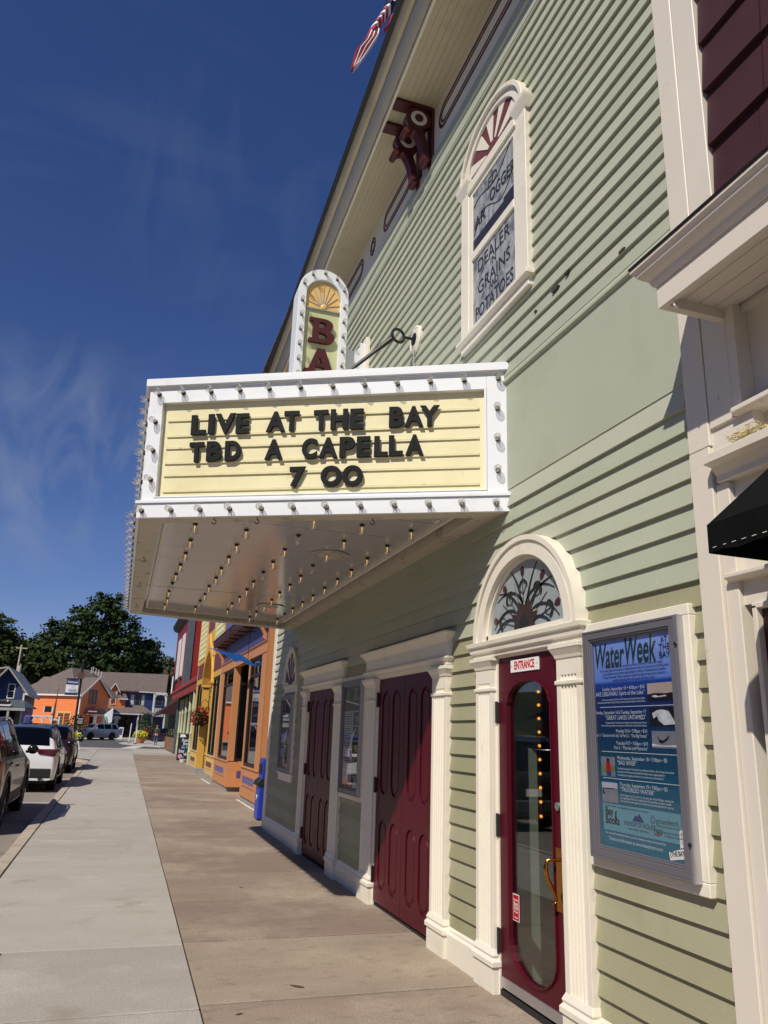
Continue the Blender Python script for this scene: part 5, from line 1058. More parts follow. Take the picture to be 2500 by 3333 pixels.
# ------------------------------------------------------------------ yellow shopfront
yg = thing('yellow_shopfront', 'yellow shopfront with a pointed arch entry and cream boarding above', 'shop', (.35, 29, 0))
def yz_fill(mb, loops, x0, x1): mb.fill(loops, x1-x0, Matrix(((0, 0, 1, (x0+x1)/2), (1, 0, 0, 0), (0, 1, 0, 0), (0, 0, 0, 1))))
archin = [(30.55, .0), (27.62, .0), (27.62, 3.15), (27.75, 3.5), (28.1, 3.95), (28.6, 4.22), (29.09, 4.36), (29.6, 4.22), (30.1, 3.95), (30.42, 3.5), (30.55, 3.15)]
q = MB(); yz_fill(q, [[(25.1, 3.29), (27.55, 3.29), (27.55, .0)]+[(27.6, 0)]+archin[2:][:0]+[(27.62, 3.15), (27.75, 3.5), (28.1, 3.95), (28.6, 4.22), (29.09, 4.36), (29.6, 4.22), (30.1, 3.95), (30.42, 3.5), (30.55, 3.15), (30.55, 0), (30.62, 0), (30.62, 3.29), (33.45, 3.29), (33.45, 7.2), (25.1, 7.2)]], .36, .60); q.box(.8, 10, 25.1, 33.45, 0, 7.2); q.box(.60, .8, 25.1, 27.5, 3.29, 7.2); q.box(.60, .8, 30.7, 33.45, 3.29, 7.2); q.box(.6, .8, 27.5, 30.7, 4.4, 7.2); q.build('wall', 'yellow_wood', yg)
bay(yg, 25.1, 27.6, 25.38, 27.42, .36, 'yellow_pale', 'panel_maroon', False, 1, (.42, .58)); bay(yg, 30.6, 33.4, 30.87, 33.03, .36, 'yellow_pale', 'panel_maroon', False, 1, (.38, .54))
q = MB(); q.box(.372, .8, 30.585, 30.60, .22, 3.2); q.levels(30.59, 30.70, .372, .8, [(0, 3.0), (.04, 3.03), (.04, 3.08), (.07, 3.12), (.07, 3.2), (0, 3.22)]); q.levels(30.588, 30.70, .372, .8, [(0, .66), (.03, .68), (.03, .72), (0, .74)]); q.levels(30.588, 30.7, .372, .8, [(0, 2.80), (.02, 2.81), (.02, 2.83), (0, 2.84)]); q.build('reveal_pier', 'yellow_wood', yg)
q = MB(); q.box(.33, .8, 25.1, 27.64, -.02, .22); q.build('plinth', 'concrete', yg, bevel=.01); q = MB(); q.box(.33, .80, 30.53, 33.45, -.02, .20); q.build('plinth', 'concrete', yg, bevel=.01)
ao = [(27.45, 3.15), (27.6, 3.6), (28.0, 4.1), (28.5, 4.42), (29.0, 4.62), (29.3, 5.0), (29.5, 4.62), (29.8, 4.42), (30.25, 4.1), (30.58, 3.6), (30.7, 3.15)]; ai = [(27.62, 3.15), (27.75, 3.5), (28.1, 3.95), (28.6, 4.22), (29.0, 4.34), (29.09, 4.36), (29.2, 4.34), (29.6, 4.22), (30.1, 3.95), (30.42, 3.5), (30.55, 3.15)]
q = MB(); q.rings(ao, ai, 'x', .30, .37, False); q.levels(27.46, 27.66, .33, .5, [(0, 2.98), (.04, 3.02), (.04, 3.06), (.07, 3.1), (.07, 3.16), (0, 3.17)]); q.build('arch_moulding', 'yellow_wood', yg)
for a, c, lo, hi in [(25.38, 27.4, 3.5, 4.07), (30.95, 33.05, 3.5, 4.07), (28.05, 30.4, 5.12, 6.3)]:
    q = MB(); q.box(.345, .36, a, c, lo, hi); q.build('wall_panel', 'panel_maroon', yg)
for a, c in [(25.2, 27.8), (30.7, 33.4)]:
    for k in range(14): q = MB(); z = 4.29+.205*k; q.prism([(.335, z), (.358, z), (.358, z+.20), (.35, z+.20)], 'y', a+.1, c-.1); q.build('boarding', 'cream_siding', yg)
for yy in (25.16, 27.9, 30.55, 33.3): q = MB(); q.box(.32, .36, yy-.06, yy+.1, 4.1, 7.2); q.build('upright', 'yellow_pale', yg)
q = MB(); q.box(.74, .78, 27.62, 30.6, 0, 3.2); q.build('entry_door', 'glass_dark', yg)
q = MB(); q.box(.70, .79, 27.62, 30.6, 3.2, 4.4); q.build('tympanum', 'yellow_wood', yg)
sealant(yg, .29, 25.0, 27.5)
# ------------------------------------------------------------------ hanging basket and its iron bracket
hb = thing('hanging_basket', 'basket of red flowers hanging on the yellow shopfront', 'flower basket', (.33, 30.4, 2.0))
q = MB(); q.tube([(.60, 30.57, 2.62), (.60, 30.57, 2.30)], .012, 6); q.tube([(.60, 30.5, 2.56), (.45, 30.4, 2.66), (.34, 30.4, 2.56), (.34, 30.4, 2.4)], .010, 6); q.build('bracket', 'black_metal', hb)
q = MB(); q.lathe([(.02, 1.72), (.12, 1.76), (.18, 1.86), (.20, 1.95)], 12, Matrix.Translation((.40, 30.35, 0))); q.build('pot', 'brown_wood', hb)
def leaf_cluster(mb, c, r, n, sz, sc_=(1, 1, 1)):
    for _ in range(n):
        d = Vector((rng.gauss(0, 1), rng.gauss(0, 1), rng.gauss(0, 1))).normalized()*r*rng.random()**.4; p = Vector((c[0]+d.x*sc_[0], c[1]+d.y*sc_[1], c[2]+d.z*sc_[2]))
        a = Vector((rng.gauss(0, 1), rng.gauss(0, 1), rng.gauss(0, 1))).normalized(); b_ = a.orthogonal().normalized()*sz*rng.uniform(.5, 1.2); a = a*sz*rng.uniform(.5, 1.2)
        mb.add([p-a, p+b_*.6, p+a, p-b_*.6], [(0, 1, 2, 3)])
q = MB(); leaf_cluster(q, (.34, 30.3, 2.0), .36, 380, .065, (1.0, .8, .9)); q.build('leaves', 'leaf', hb)
q = MB(); leaf_cluster(q, (.33, 30.2, 2.1), .38, 240, .055, (1.0, .8, .9)); leaf_cluster(q, (.08, 30.2, 1.85), .16, 60, .05); q.build('flowers', 'flower_red', hb, kind='stuff')
# ------------------------------------------------------------------ sandwich board and bowl
sb = thing('sandwich_board', 'black sandwich board with chalk lettering reading Read Books Be Kind Stay Weird', 'sandwich board', (.73, 41, 0))
q = MB(); q.hexa([(.42, 41.0, .06), (1.04, 41.0, .06), (1.04, 41.03, .06), (.42, 41.03, .06), (.40, 41.16, 1.33), (1.02, 41.16, 1.33), (1.02, 41.19, 1.33), (.40, 41.19, 1.33)]); q.hexa([(.42, 41.36, .06), (1.04, 41.36, .06), (1.04, 41.39, .06), (.42, 41.39, .06), (.40, 41.20, 1.33), (1.02, 41.20, 1.33), (1.02, 41.23, 1.33), (.40, 41.23, 1.33)]); q.build('board', 'board_black', sb)
BM = Matrix.Translation((0, -.005, 0)) @ Matrix(((1, 0, 0, .41), (0, .125, -1, 41.0), (0, .99, .125, .06), (0, 0, 0, 1)))
def chalk(items, m, extra=None):
    q = MB()
    for s_, x, y, sz, sl in items: q.text(s_, sz, BM @ Matrix.Translation((x, y, .002)) @ Matrix.Rotation(sl, 4, 'Z'), offset=.003, xs=.78, shear=.15)
    if extra: extra(q)
    q.build('chalk_lettering', m, sb)
chalk([('Read', .17, .96, .22, .05), ('Books', .24, .80, .20, .03), ('Stay', .05, .44, .22, .06), ('Weird', .30, .28, .20, .04)], 'chalk_white', lambda q: q.prism([(.06, 1.11), (.36, 1.12), (.36, 1.15), (.33, 1.2), (.30, 1.25), (.12, 1.26), (.08, 1.20)], 'z', .001, .003, BM))
chalk([('Be Kind', .18, .63, .20, .03)], 'chalk_blue')
q = MB(); q.prism(arc(.14, .20, .10, 0, 340, 12, .11), 'z', .001, .003, BM); q.build('chalk_drawing', 'chalk_pink', sb); q = MB(); q.prism(arc(.27, .15, .06, 0, 340, 10), 'z', .003, .004, BM); q.build('chalk_drawing', 'chalk_green', sb)
q = MB(); q.lathe([(.13, 0), (.17, .14), (.16, .14), (.12, .02)], 16, Matrix.Translation((.66, 40.3, 0))); q.build('water_bowl', 'trim_white', None, smooth=True, label='small white bowl on the pavement in front of the sandwich board', cat='bowl')
# ------------------------------------------------------------------ red building with its porch
rb = thing('red_building', 'dark red two storey building with grey corner boards and a columned porch', 'building', (1.2, 52, 0))
q = MB(); q.box(1.3, 14, 53.2, 65, 0, 9.1); q.box(1.5, 14, 33.5, 53.2, 0, 4.4); q.build('wall', 'mortar', rb)
for k in range(37): z = 4.3+.135*k; q = MB(); q.prism([(53.17, z), (53.2, z), (53.2, z+.13), (53.19, z+.13)][::-1], 'x', 1.3, 9); q.build('side_clapboard', 'red_siding', rb)
for k in range(37): z = 4.3+.135*k; q = MB(); q.prism([(1.27, z), (1.3, z), (1.3, z+.13), (1.29, z+.13)], 'y', 54.1, 65); q.build('front_clapboard', 'red_siding', rb)
q = MB(); q.box(1.24, 1.31, 53.16, 54.2, 2.6, 9.2); q.box(1.24, 1.62, 53.10, 53.17, 4.2, 9.2); q.build('corner_board', 'slate_paint', rb)
for a, c in [(55.9, 57.6), (59.6, 61.6)]:
    q = MB(); q.box(1.2, 1.28, a-.12, c+.12, 5.05, 8.0); w_ = q.build('window', 'trim_white', rb); q = MB(); q.box(1.19, 1.21, a+.2, c-.2, 5.2, 7.8); q.build('pane', 'curtain', w_)
    q = MB(); q.box(1.14, 1.28, a-.2, c+.2, 4.95, 5.05); q.build('sill', 'slate_paint', w_)
q = MB(); q.prism([(1.3, 9.0), (1.0, 9.1), (.85, 9.35), (.85, 9.5), (1.3, 9.5)], 'y', 53.1, 65.1); q.build('cornice', 'car_plastic', rb)
q = MB(); q.box(1.12, 1.25, 62.0, 63.6, 3.9, 5.6); s_ = q.build('wall_sign', 'car_plastic', rb); q = MB(); q.box(1.10, 1.12, 62.15, 63.45, 4.1, 5.4); q.build('sign_face', 'chalk_white', s_)
q = MB(); q.prism([(.62, 3.68), (1.6, 4.55), (1.6, 4.62), (.55, 3.80), (.55, 3.68)], 'y', 34.0, 53.4); q.prism([(.62, 3.66), (.62, 3.30), (.75, 3.30), (.75, 3.66)], 'y', 34.0, 53.4); q.build('porch_roof', 'red_roof', rb)
q = MB(); q.box(1.35, 1.5, 33.6, 53, 0, 3.6); q.build('porch_wall', 'porch_dark', rb)
for x, y in ((.74, 38), (.95, 42.5), (1.08, 46.5), (1.15, 49.6), (1.18, 51.8)):
    q = MB(); q.lathe([(.10, 0), (.10, .5), (.12, .52), (.12, .56), (.095, .6), (.09, 1.3), (.11, 1.34), (.11, 1.38), (.085, 1.44), (.08, 2.4), (.10, 2.46), (.10, 2.52), (.09, 2.56), (.09, 3.3)], 12, Matrix.Translation((x, y, 0))); q.build('column', 'sage_column', rb, smooth=True)
q = MB(); q.box(1.02, 1.30, 53.0, 53.6, 0, 4.25); q.build('post', 'slate_paint', rb)
q = MB(); q.box(1.2, 1.3, 53.6, 64.6, .95, 3.8); q.build('shop_window', 'glass_black', rb)
for k in range(6): q = MB(); q.box(1.16, 1.2, 54.6+1.8*k, 54.75+1.8*k, .95, 3.8); q.build('mullion', 'slate_paint', rb)
for r_ in range(9):
    for k in range(16):
        q = MB(); y = 53.62+.69*k+(.34 if r_ % 2 else 0); q.box(1.12+rng.uniform(-.01, .01), 1.3, y, y+.66, .02+.102*r_, .112+.102*r_); q.build('stone', 'brick', rb)
q = MB(); q.box(1.135, 1.3, 53.6, 65, 0, .93); q.build('stone_base', 'mortar', rb)
q = MB(); q.prism([(1.25, 3.5), (1.25, 3.42), (.12, 2.62), (.10, 2.40), (.12, 2.40), (.14, 2.64)], 'y', 55.5, 64.5); q.prism([(1.25, 3.5), (.12, 2.64), (.12, 2.45), (1.25, 2.45)], 'y', 55.42, 55.5); q.build('awning', 'awning_maroon', rb)
q = MB(); q.prism([(.95, 3.85), (1.3, 4.2), (1.3, 4.3), (.9, 3.95)], 'y', 53.6, 65); q.build('shop_cornice', 'car_plastic', rb)
# ------------------------------------------------------------------ cars
def lerp_tab(tab, x):
    if x <= tab[0][0]: return tab[0][1]
    for (a, va), (c, vc) in zip(tab, tab[1:]):
        if x <= c: return va+(vc-va)*(x-a)/(c-a) if c > a else vc
    return tab[-1][1]
def make_car(name, label, cat, L_, W, top, belt, wheels, wr, paint, roof_paint=None, tail='wide', rails=True, group=None, glass_rear=None, side_win=None, clad=True):
    """car along +y, origin on the ground under its middle; top: (y, z) profile from tail to nose."""
    t = thing(name, label, cat, (0, 0, 0), 0, group); hw = W/2
    ysamp = sorted(set([-L_/2, -L_/2+.02, -L_/2+.06, -L_/2+.12, L_/2, L_/2-.03, L_/2-.08, L_/2-.16]+[p[0] for p in top if -L_/2 <= p[0] <= L_/2]+[-L_/2+L_*k/56 for k in range(57)]))
    def wid(y): e = min(y+L_/2, L_/2-y); return hw*(.90+.10*min(1, e/.24)**.5) if e < .24 else hw
    def bot(y):
        z = .30
        for wy in wheels:
            d = abs(y-wy); R_ = wr+.075
            if d < R_: z = max(z, wr+math.sqrt(max(0, R_*R_-d*d)))
        return min(z, lerp_tab(top, y)-.12)
    def sec(y):      # half section (x, z) from sill to roof centre
        zt = lerp_tab(top, y); zb = min(lerp_tab(belt, y), zt-.04); zl = min(bot(y), zb-.03); w = wid(y); g = max(0.0, (zt-zb))
        k = min(1, g/.5); wr_ = w*(.93-.19*k)
        return [(w*.86, zl), (w*.97, zl+.012), (w, zl+(zb-zl)*.42), (w*1.0, zl+(zb-zl)*.62), (w*.965, zb-.012), (w*.945, zb), (w*.945+(wr_-w*.945)*.5, zb+g*.52), (wr_, zt-.06*k-.012), (wr_-.07, zt-.012*k-.003), (wr_*.5, zt+.010*k), (0, zt+.018*k)]
    v = []; f = []; n = 11; mi = []
    for y in ysamp:
        s_ = sec(y); v += [(x, y, z) for x, z in s_]+[(-x, y, z) for x, z in s_[-2::-1]]
    m_ = 2*n-1
    for i in range(len(ysamp)-1):
        for j in range(m_-1):
            f.append((i*m_+j, i*m_+j+1, (i+1)*m_+j+1, (i+1)*m_+j)); mi.append(1 if roof_paint and 6 <= j <= m_-8 and lerp_tab(top, ysamp[i]) > belt_z(belt)+.30 else 0)
    f += [tuple(range(m_)), tuple((len(ysamp)-1)*m_+j for j in range(m_))[::-1]]; mi += [0, 0]
    for i in range(len(ysamp)-1): f.append((i*m_, (i+1)*m_, (i+1)*m_+m_-1, i*m_+m_-1)); mi.append(2)
    q = MB(); q.v = v; q.f = f; q.m = mi; body = q.build('body', [paint, roof_paint or paint, 'car_plastic'], t, smooth=True)
    def side_pt(y, a, s_, o=.006):  # a 0 belt .. 1 roof edge
        c = sec(y); P5, P6, P7 = c[5], c[6], c[7]; x, z = (P5[0]+(P6[0]-P5[0])*a*2, P5[1]+(P6[1]-P5[1])*a*2) if a < .5 else (P6[0]+(P7[0]-P6[0])*(a-.5)*2, P6[1]+(P7[1]-P6[1])*(a-.5)*2)
        return (s_*(x+o), y, z+o*.3)
    def patch(y0, y1, a0, a1, s_, m, nm, taper0=0.0, taper1=0.0, o=.006):
        q = MB(); v = []; ny, na = 8, 4
        for i in range(ny+1):
            for j in range(na+1):
                a = a0+(a1-a0)*j/na; ya = y0+taper0*(a-a0)/(a1-a0); yb_ = y1+taper1*(a-a0)/(a1-a0); v.append(side_pt(ya+(yb_-ya)*i/ny, a, s_, o))
        q.add(v, [(i*(na+1)+j, i*(na+1)+j+1, (i+1)*(na+1)+j+1, (i+1)*(na+1)+j) for i in range(ny) for j in range(na)]); return q.build(nm, m, t, smooth=True)
    for s_ in (-1, 1):
        for (y0, y1, t0, t1) in side_win: patch(y0, y1, .08, .93, s_, 'glass_black', 'side_window', t0, t1)
    def low_pt(y, a, s_, o):         # a 0 sill .. 1 belt
        c = sec(y); pts = [c[1], c[2], c[3], c[4]]; k = min(2.999, a*3); i = int(k); fr = k-i; return (s_*(pts[i][0]+(pts[i+1][0]-pts[i][0])*fr+o), y, pts[i][1]+(pts[i+1][1]-pts[i][1])*fr)
    for s_ in (-1, 1):
        for y in [side_win[0][0]+.05]+[w_[1]+.04 for w_ in side_win[:2]]:
            if abs(y-wheels[0]) < wr+.1: continue
            q = MB(); v = []
            for k in range(7): a = .05+.93*k/6; p = low_pt(y, a, s_, .0015); v += [p, (p[0], p[1]+.008, p[2])]
            q.add(v, [(2*k, 2*k+1, 2*k+3, 2*k+2) for k in range(6)]); q.build('door_gap', 'car_plastic', t)
        for (y0, y1, t0, t1) in side_win[-2:]:
            p = low_pt(y0+.18, .86, s_, .012); q = MB(); q.box(p[0]-.02, p[0]+.02, p[1]-.08, p[1]+.10, p[2]-.016, p[2]+.012); q.build('door_handle', paint, t, bevel=.008)
        if clad:
            q = MB(); v = []
            for k in range(11): y = wheels[0]+wr+.07+(wheels[1]-wheels[0]-2*wr-.14)*k/10; a = low_pt(y, .02, s_, .006); c = low_pt(y, .22, s_, .006); v += [a, c]
            q.add(v, [(2*k, 2*k+1, 2*k+3, 2*k+2) for k in range(10)]); q.build('sill_cladding', 'car_plastic', t)
            for wy in wheels:
                A = [(wy+(wr+.075)*math.cos(rad(a)), wr+(wr+.075)*math.sin(rad(a))) for a in range(0, 181, 12)]; B_ = [(wy+(wr+.14)*math.cos(rad(a)), wr+(wr+.14)*math.sin(rad(a))) for a in range(0, 181, 12)]
                q = MB(); q.rings(A, B_, 'x', s_*(hw+.004), s_*(hw-.06), False); q.build('arch_cladding', 'car_plastic', t)
    # rear and front glass follow the roof profile
    def prof_patch(y0, y1, wf, m, nm, o=.008):
        q = MB(); v = []; ny = 10
        for i in range(ny+1):
            y = y0+(y1-y0)*i/ny; zt = lerp_tab(top, y); d = .02; sl = (lerp_tab(top, y+d)-lerp_tab(top, y-d))/(2*d); nn = Vector((0, -sl, 1)).normalized()*o; w = sec(y)[8][0]*wf
            for j in range(7): x = w*(-1+2*j/6); v.append((x, y+nn.y, zt+nn.z+.012*(1-(x/w)**2)))
        q.add(v, [(i*7+j, i*7+j+1, (i+1)*7+j+1, (i+1)*7+j) for i in range(ny) for j in range(6)]); return q.build(nm, m, t, smooth=True)
    prof_patch(*glass_rear[0], .95, 'glass_black', 'rear_window'); prof_patch(*glass_rear[1], .96, 'glass_black', 'windscreen')
    ry = -L_/2
    for s_ in (-1, 1):
        q = MB()
        if tail == 'wide':
            q.hexa([(s_*hw*.50, ry-.016, .95), (s_*hw*.93, ry-.006, .89), (s_*hw*1.0, ry+.34, 1.02), (s_*hw*.46, ry+.06, 1.0), (s_*hw*.40, ry-.012, 1.07), (s_*hw*.91, ry+.002, 1.08), (s_*hw*.99, ry+.36, 1.09), (s_*hw*.42, ry+.08, 1.09)])
        elif tail == 'tall':
            q.hexa([(s_*hw*.70, ry-.01, .95), (s_*hw*.955, ry+.08, .93), (s_*hw*.97, ry+.22, .98), (s_*hw*.70, ry+.1, .97), (s_*hw*.74, ry+.20, 1.45), (s_*hw*.79, ry+.22, 1.46), (s_*hw*.81, ry+.32, 1.46), (s_*hw*.72, ry+.3, 1.46)])
        else:
            q.hexa([(s_*hw*.72, ry-.015, .80), (s_*hw*.97, ry+.07, .78), (s_*hw*.995, ry+.22, .84), (s_*hw*.72, ry+.1, .82), (s_*hw*.72, ry+.02, 1.12), (s_*hw*.955, ry+.09, 1.12), (s_*hw*.975, ry+.22, 1.13), (s_*hw*.72, ry+.12, 1.12)])
        q.build('tail_light', 'tail_red', t, bevel=.015, seg=2)
        q = MB(); q.hexa([(s_*hw*.50, L_/2+.0, .74), (s_*hw*.93, L_/2-.12, .74), (s_*hw*.96, L_/2-.34, .78), (s_*hw*.5, L_/2-.2, .78), (s_*hw*.50, L_/2-.02, .88), (s_*hw*.92, L_/2-.14, .88), (s_*hw*.95, L_/2-.36, .90), (s_*hw*.5, L_/2-.2, .9)]); q.build('headlight', 'chrome', t, bevel=.01)
        my = side_win[-1][1]-.02; z = lerp_tab(belt, my)+.06
        q = MB(); q.ball((s_*(hw+.11), my, z+.07), .105, 12, 8, (1.0, .6, .85)); q.box(min(s_*(hw-.02), s_*(hw+.10)), max(s_*(hw-.02), s_*(hw+.10)), my-.03, my+.03, z-.0, z+.05); q.build('wing_mirror', roof_paint or paint, t, smooth=True)
        if rails:
            pts = [(s_*hw*.70, y, lerp_tab(top, y)+zo) for y, zo in ((-L_*.38, .0), (-L_*.36, .028), (-.1, .034), (L_*.08, .028), (L_*.10, .0))]; q = MB(); q.tube(pts, .018, 6); q.build('roof_rail', 'chrome' if rails == 'chrome' else 'car_plastic', t, smooth=True)
    q = MB(); q.box(-hw*.88, hw*.88, ry-.02, ry+.12, .36, .60); q.build('rear_bumper', 'car_plastic' if clad else paint, t, bevel=.03, seg=2)
    q = MB(); q.box(-hw*.86, hw*.86, L_/2-.12, L_/2+.015, .34, .52); q.build('front_bumper', 'chrome' if rails == 'chrome' else 'car_plastic', t, bevel=.03, seg=2)
    q = MB(); q.box(-hw*.48, hw*.48, L_/2-.1, L_/2+.008, .54, .88)
    for k in range(4): q.box(-hw*.46, hw*.46, L_/2, L_/2+.016, .57+.075*k, .60+.075*k)
    q.build('grille', 'car_plastic', t)
    q = MB(); q.box(-.17, .17, ry-.03, ry-.008, .66, .80); q.build('number_plate', 'trim_white', t)
    q = MB(); q.tube([(hw*.62, ry+.1, .36), (hw*.62, ry-.05, .36)], .055, 12); q.build('exhaust', 'chrome', t, smooth=True)
    q = MB(); q.box(-hw*.8, hw*.8, ry+.2, L_/2-.2, .22, .5); q.build('underbody', 'car_plastic', t)
    for wy in wheels:
        for s_ in (-1, 1):
            F = Matrix.Translation((s_*(hw-.135), wy, wr)) @ Matrix.Rotation(s_*PI/2, 4, 'Y')
            q = MB(); q.lathe([(wr*.66, -.10), (wr*.9, -.115), (wr, -.08), (wr, .09), (wr*.93, .118), (wr*.68, .12), (wr*.66, .10)], 28, F); w_ = q.build('wheel', 'tyre', t, smooth=True)
            q = MB(); q.lathe([(wr*.66, -.08), (wr*.66, .10), (wr*.63, .112), (wr*.60, .09), (wr*.58, .0), (wr*.1, .0)], 28, F); q.build('rim', 'rim', w_, smooth=True)
            q = MB()
            for k in range(5): q.box(.04, wr*.61, -.045, .045, .055, .09, F @ Matrix.Rotation(2*PI*k/5, 4, 'Z'))
            q.cyl(.065, .05, .10, 12, F); q.build('spoke', 'rim', w_)
    return t
def belt_z(b_): return b_[len(b_)//2][1]
def place(t, x, y, rz=0.0): t.location = (x, y, ROADZ); t.rotation_euler = (0, 0, rz)
c1 = make_car('parked_car', 'dark brown sport utility car with chrome roof rails, nearest of the parked row', 'car', 5.05, 2.0, [(-2.525, .70), (-2.50, .95), (-2.44, 1.12), (-2.28, 1.52), (-2.16, 1.69), (-1.8, 1.755), (-.6, 1.79), (.25, 1.76), (.62, 1.66), (1.35, 1.17), (1.5, 1.13), (2.1, 1.06), (2.40, .97), (2.50, .84), (2.525, .62)], [(-2.5, 1.08), (-1, 1.10), (1.4, 1.08), (2.5, .9)], (-1.45, 1.58), .385, 'car_brown', None, 'block', 'chrome', None, ((-2.44, -2.17), (.66, 1.32)), [(-2.1, -1.45, .16, .0), (-1.38, -.45, .0, .0), (-.36, .92, .0, -.42)])
place(c1, -5.24, 16.65)
c2 = make_car('parked_car', 'white crossover car with a black roof, second in the parked row', 'car', 4.65, 1.88, [(-2.325, .72), (-2.31, .96), (-2.26, 1.10), (-2.02, 1.45), (-1.86, 1.60), (-1.4, 1.645), (-.4, 1.67), (.3, 1.64), (.62, 1.55), (1.36, 1.10), (1.5, 1.05), (2.0, .97), (2.25, .86), (2.31, .74), (2.325, .6)], [(-2.3, 1.05), (-1, 1.06), (1.3, 1.02), (2.3, .85)], (-1.38, 1.36), .37, 'car_white', 'car_black', 'wide', True, None, ((-2.22, -1.90), (.66, 1.32)), [(-1.75, -1.25, .16, .05), (-1.18, -.35, .05, .0), (-.27, .86, .0, -.40)])
place(c2, -4.90, 25.0)
c3 = make_car('parked_car', 'dark red car with tall upright tail lights, third in the parked row', 'car', 4.6, 1.84, [(-2.30, .70), (-2.29, .96), (-2.24, 1.10), (-2.08, 1.48), (-1.95, 1.62), (-1.5, 1.67), (-.4, 1.69), (.3, 1.66), (.62, 1.57), (1.34, 1.12), (1.5, 1.07), (2.0, .98), (2.22, .86), (2.29, .74), (2.30, .6)], [(-2.3, 1.03), (-1, 1.04), (1.3, 1.02), (2.3, .85)], (-1.32, 1.34), .36, 'car_darkred', 'car_black', 'tall', True, None, ((-2.20, -1.98), (.66, 1.30)), [(-1.85, -1.25, .14, .05), (-1.18, -.35, .05, .0), (-.27, .86, .0, -.40)])
place(c3, -4.90, 33.6)
c4 = make_car('parked_car', 'silver full size sport utility car facing left across the far road', 'car', 5.35, 2.05, [(-2.675, .70), (-2.66, 1.0), (-2.60, 1.20), (-2.45, 1.70), (-2.30, 1.86), (-1.8, 1.91), (-.4, 1.93), (.35, 1.90), (.70, 1.80), (1.30, 1.32), (1.45, 1.27), (2.2, 1.22), (2.58, 1.14), (2.66, .98), (2.675, .6)], [(-2.6, 1.2), (-1, 1.22), (1.3, 1.22), (2.6, 1.02)], (-1.50, 1.56), .40, 'car_silver', None, 'block', False, None, ((-2.58, -2.30), (.76, 1.26)), [(-2.25, -1.45, .22, .0), (-1.30, -.35, .0, .0), (-.25, .90, .0, -.36)], clad=False)
place(c4, -4.75, 103.0, rad(128)); c4.location.z = -.08
c5 = copy_tree(c3); c5['label'] = 'dark car glimpsed beyond the parked row in front of the white arbour'; place(c5, -9.6, 75.5, rad(95))
c6 = copy_tree(c3); c6['label'] = 'dark car at the kerb just right of the walking person'; place(c6, 3.3, 97, rad(60))

# ------------------------------------------------------------------ street lamp with banner, planters, posts
lp = thing('street_lamp', 'tall black street lamp on the pavement beyond the parked cars', 'street lamp', (-5.2, 56.2, 0))
q = MB(); q.tube([(-5.2, 56.2, 0), (-5.2, 56.2, 5.6)], .075, 10); q.cyl(.13, 0, .9, 12, Matrix.Translation((-5.2, 56.2, 0))); q.build('pole', 'lamp_black', lp)
q = MB(); q.box(-5.75, -5.15, 56.15, 56.25, 5.46, 5.56); q.build('arm', 'lamp_black', lp); q = MB(); q.box(-6.2, -5.7, 56.05, 56.35, 5.48, 5.60); q.build('lamp_head', 'grey_metal', lp, bevel=.03)
q = MB(); q.box(-5.42, -5.02, 56.0, 56.13, 4.55, 4.95); q.build('control_box', 'brown_wood', lp); q = MB(); q.box(-6.12, -5.2, 56.18, 56.22, 4.52, 4.55); q.box(-6.12, -5.2, 56.18, 56.22, 3.46, 3.49); q.build('banner_arm', 'lamp_black', lp)
bn = MB(); bv = []
for i in range(9):
    for j in range(9): bv.append((-6.08+.76*i/8, 56.2+.03*math.sin(i*.9+j*.5), 3.49+1.03*j/8))
def bpart(j0, j1, m, nm, par, lab=None, cat=None):
    n_ = j1-j0+1; q = MB(); q.add([bv[i*9+j] for i in range(9) for j in range(j0, j1+1)], [(i*n_+j, (i+1)*n_+j, (i+1)*n_+j+1, i*n_+j+1) for i in range(8) for j in range(n_-1)]); o = q.build(nm, m, par, label=lab, cat=cat); sm = o.modifiers.new('solid', 'SOLIDIFY'); sm.thickness = .008; return o
ban = bpart(5, 8, 'banner_navy', 'street_banner', None, 'navy and white Welcome banner hanging on the street lamp', 'banner'); WL[ban.name] = Vector((0, 0, 0))
bpart(1, 5, 'banner_white', 'banner_field', ban); bpart(0, 1, 'banner_navy', 'banner_field', ban)
BT = lambda x, z: Matrix(((1, 0, 0, x), (0, 0, -1, 56.13), (0, 1, 0, z), (0, 0, 0, 1)))
q = MB(); q.text('Welcome', .19, BT(-5.70, 4.30), align='CENTER', offset=.004, shear=.2, xs=.85); q.build('banner_lettering', 'banner_white', ban)
q = MB(); q.text('Suttons Bay', .14, BT(-5.66, 3.80), align='CENTER', offset=.002, shear=.25, xs=.8); q.tube([(-5.95, 56.12, 3.74), (-5.7, 56.12, 3.71), (-5.4, 56.12, 3.74)], .006, 5); q.build('banner_lettering', 'banner_navy', ban)
pt = thing('tall_planter', 'tall white planter with lime foliage at the foot of the street lamp', 'planter', (-5.05, 54.8, 0))
q = MB(); q.lathe([(.17, 0), (.22, .72), (.20, .72), (.18, .6)], 16, Matrix.Translation((-5.05, 54.8, 0))); q.build('pot', 'planter_white', pt, smooth=True)
q = MB(); leaf_cluster(q, (-4.95, 54.8, .86), .30, 160, .08); q.build('foliage', 'leaf_lime', pt)
q = MB(); q.prism([(-5.52, 0), (-5.42, 0), (-5.16, 1.2), (-5.24, 1.2)], 'y', 57, 57.1); q.prism([(-4.82, 0), (-4.72, 0), (-5.02, 1.2), (-5.10, 1.2)], 'y', 57, 57.1); q.build('trestle', 'trim_white', None, label='white A shaped trestle legs behind the street lamp', cat='trestle')
pl = thing('flower_planter', 'round terracotta planter overflowing with lime yellow foliage on the island', 'planter', (-.2, 84, 0))
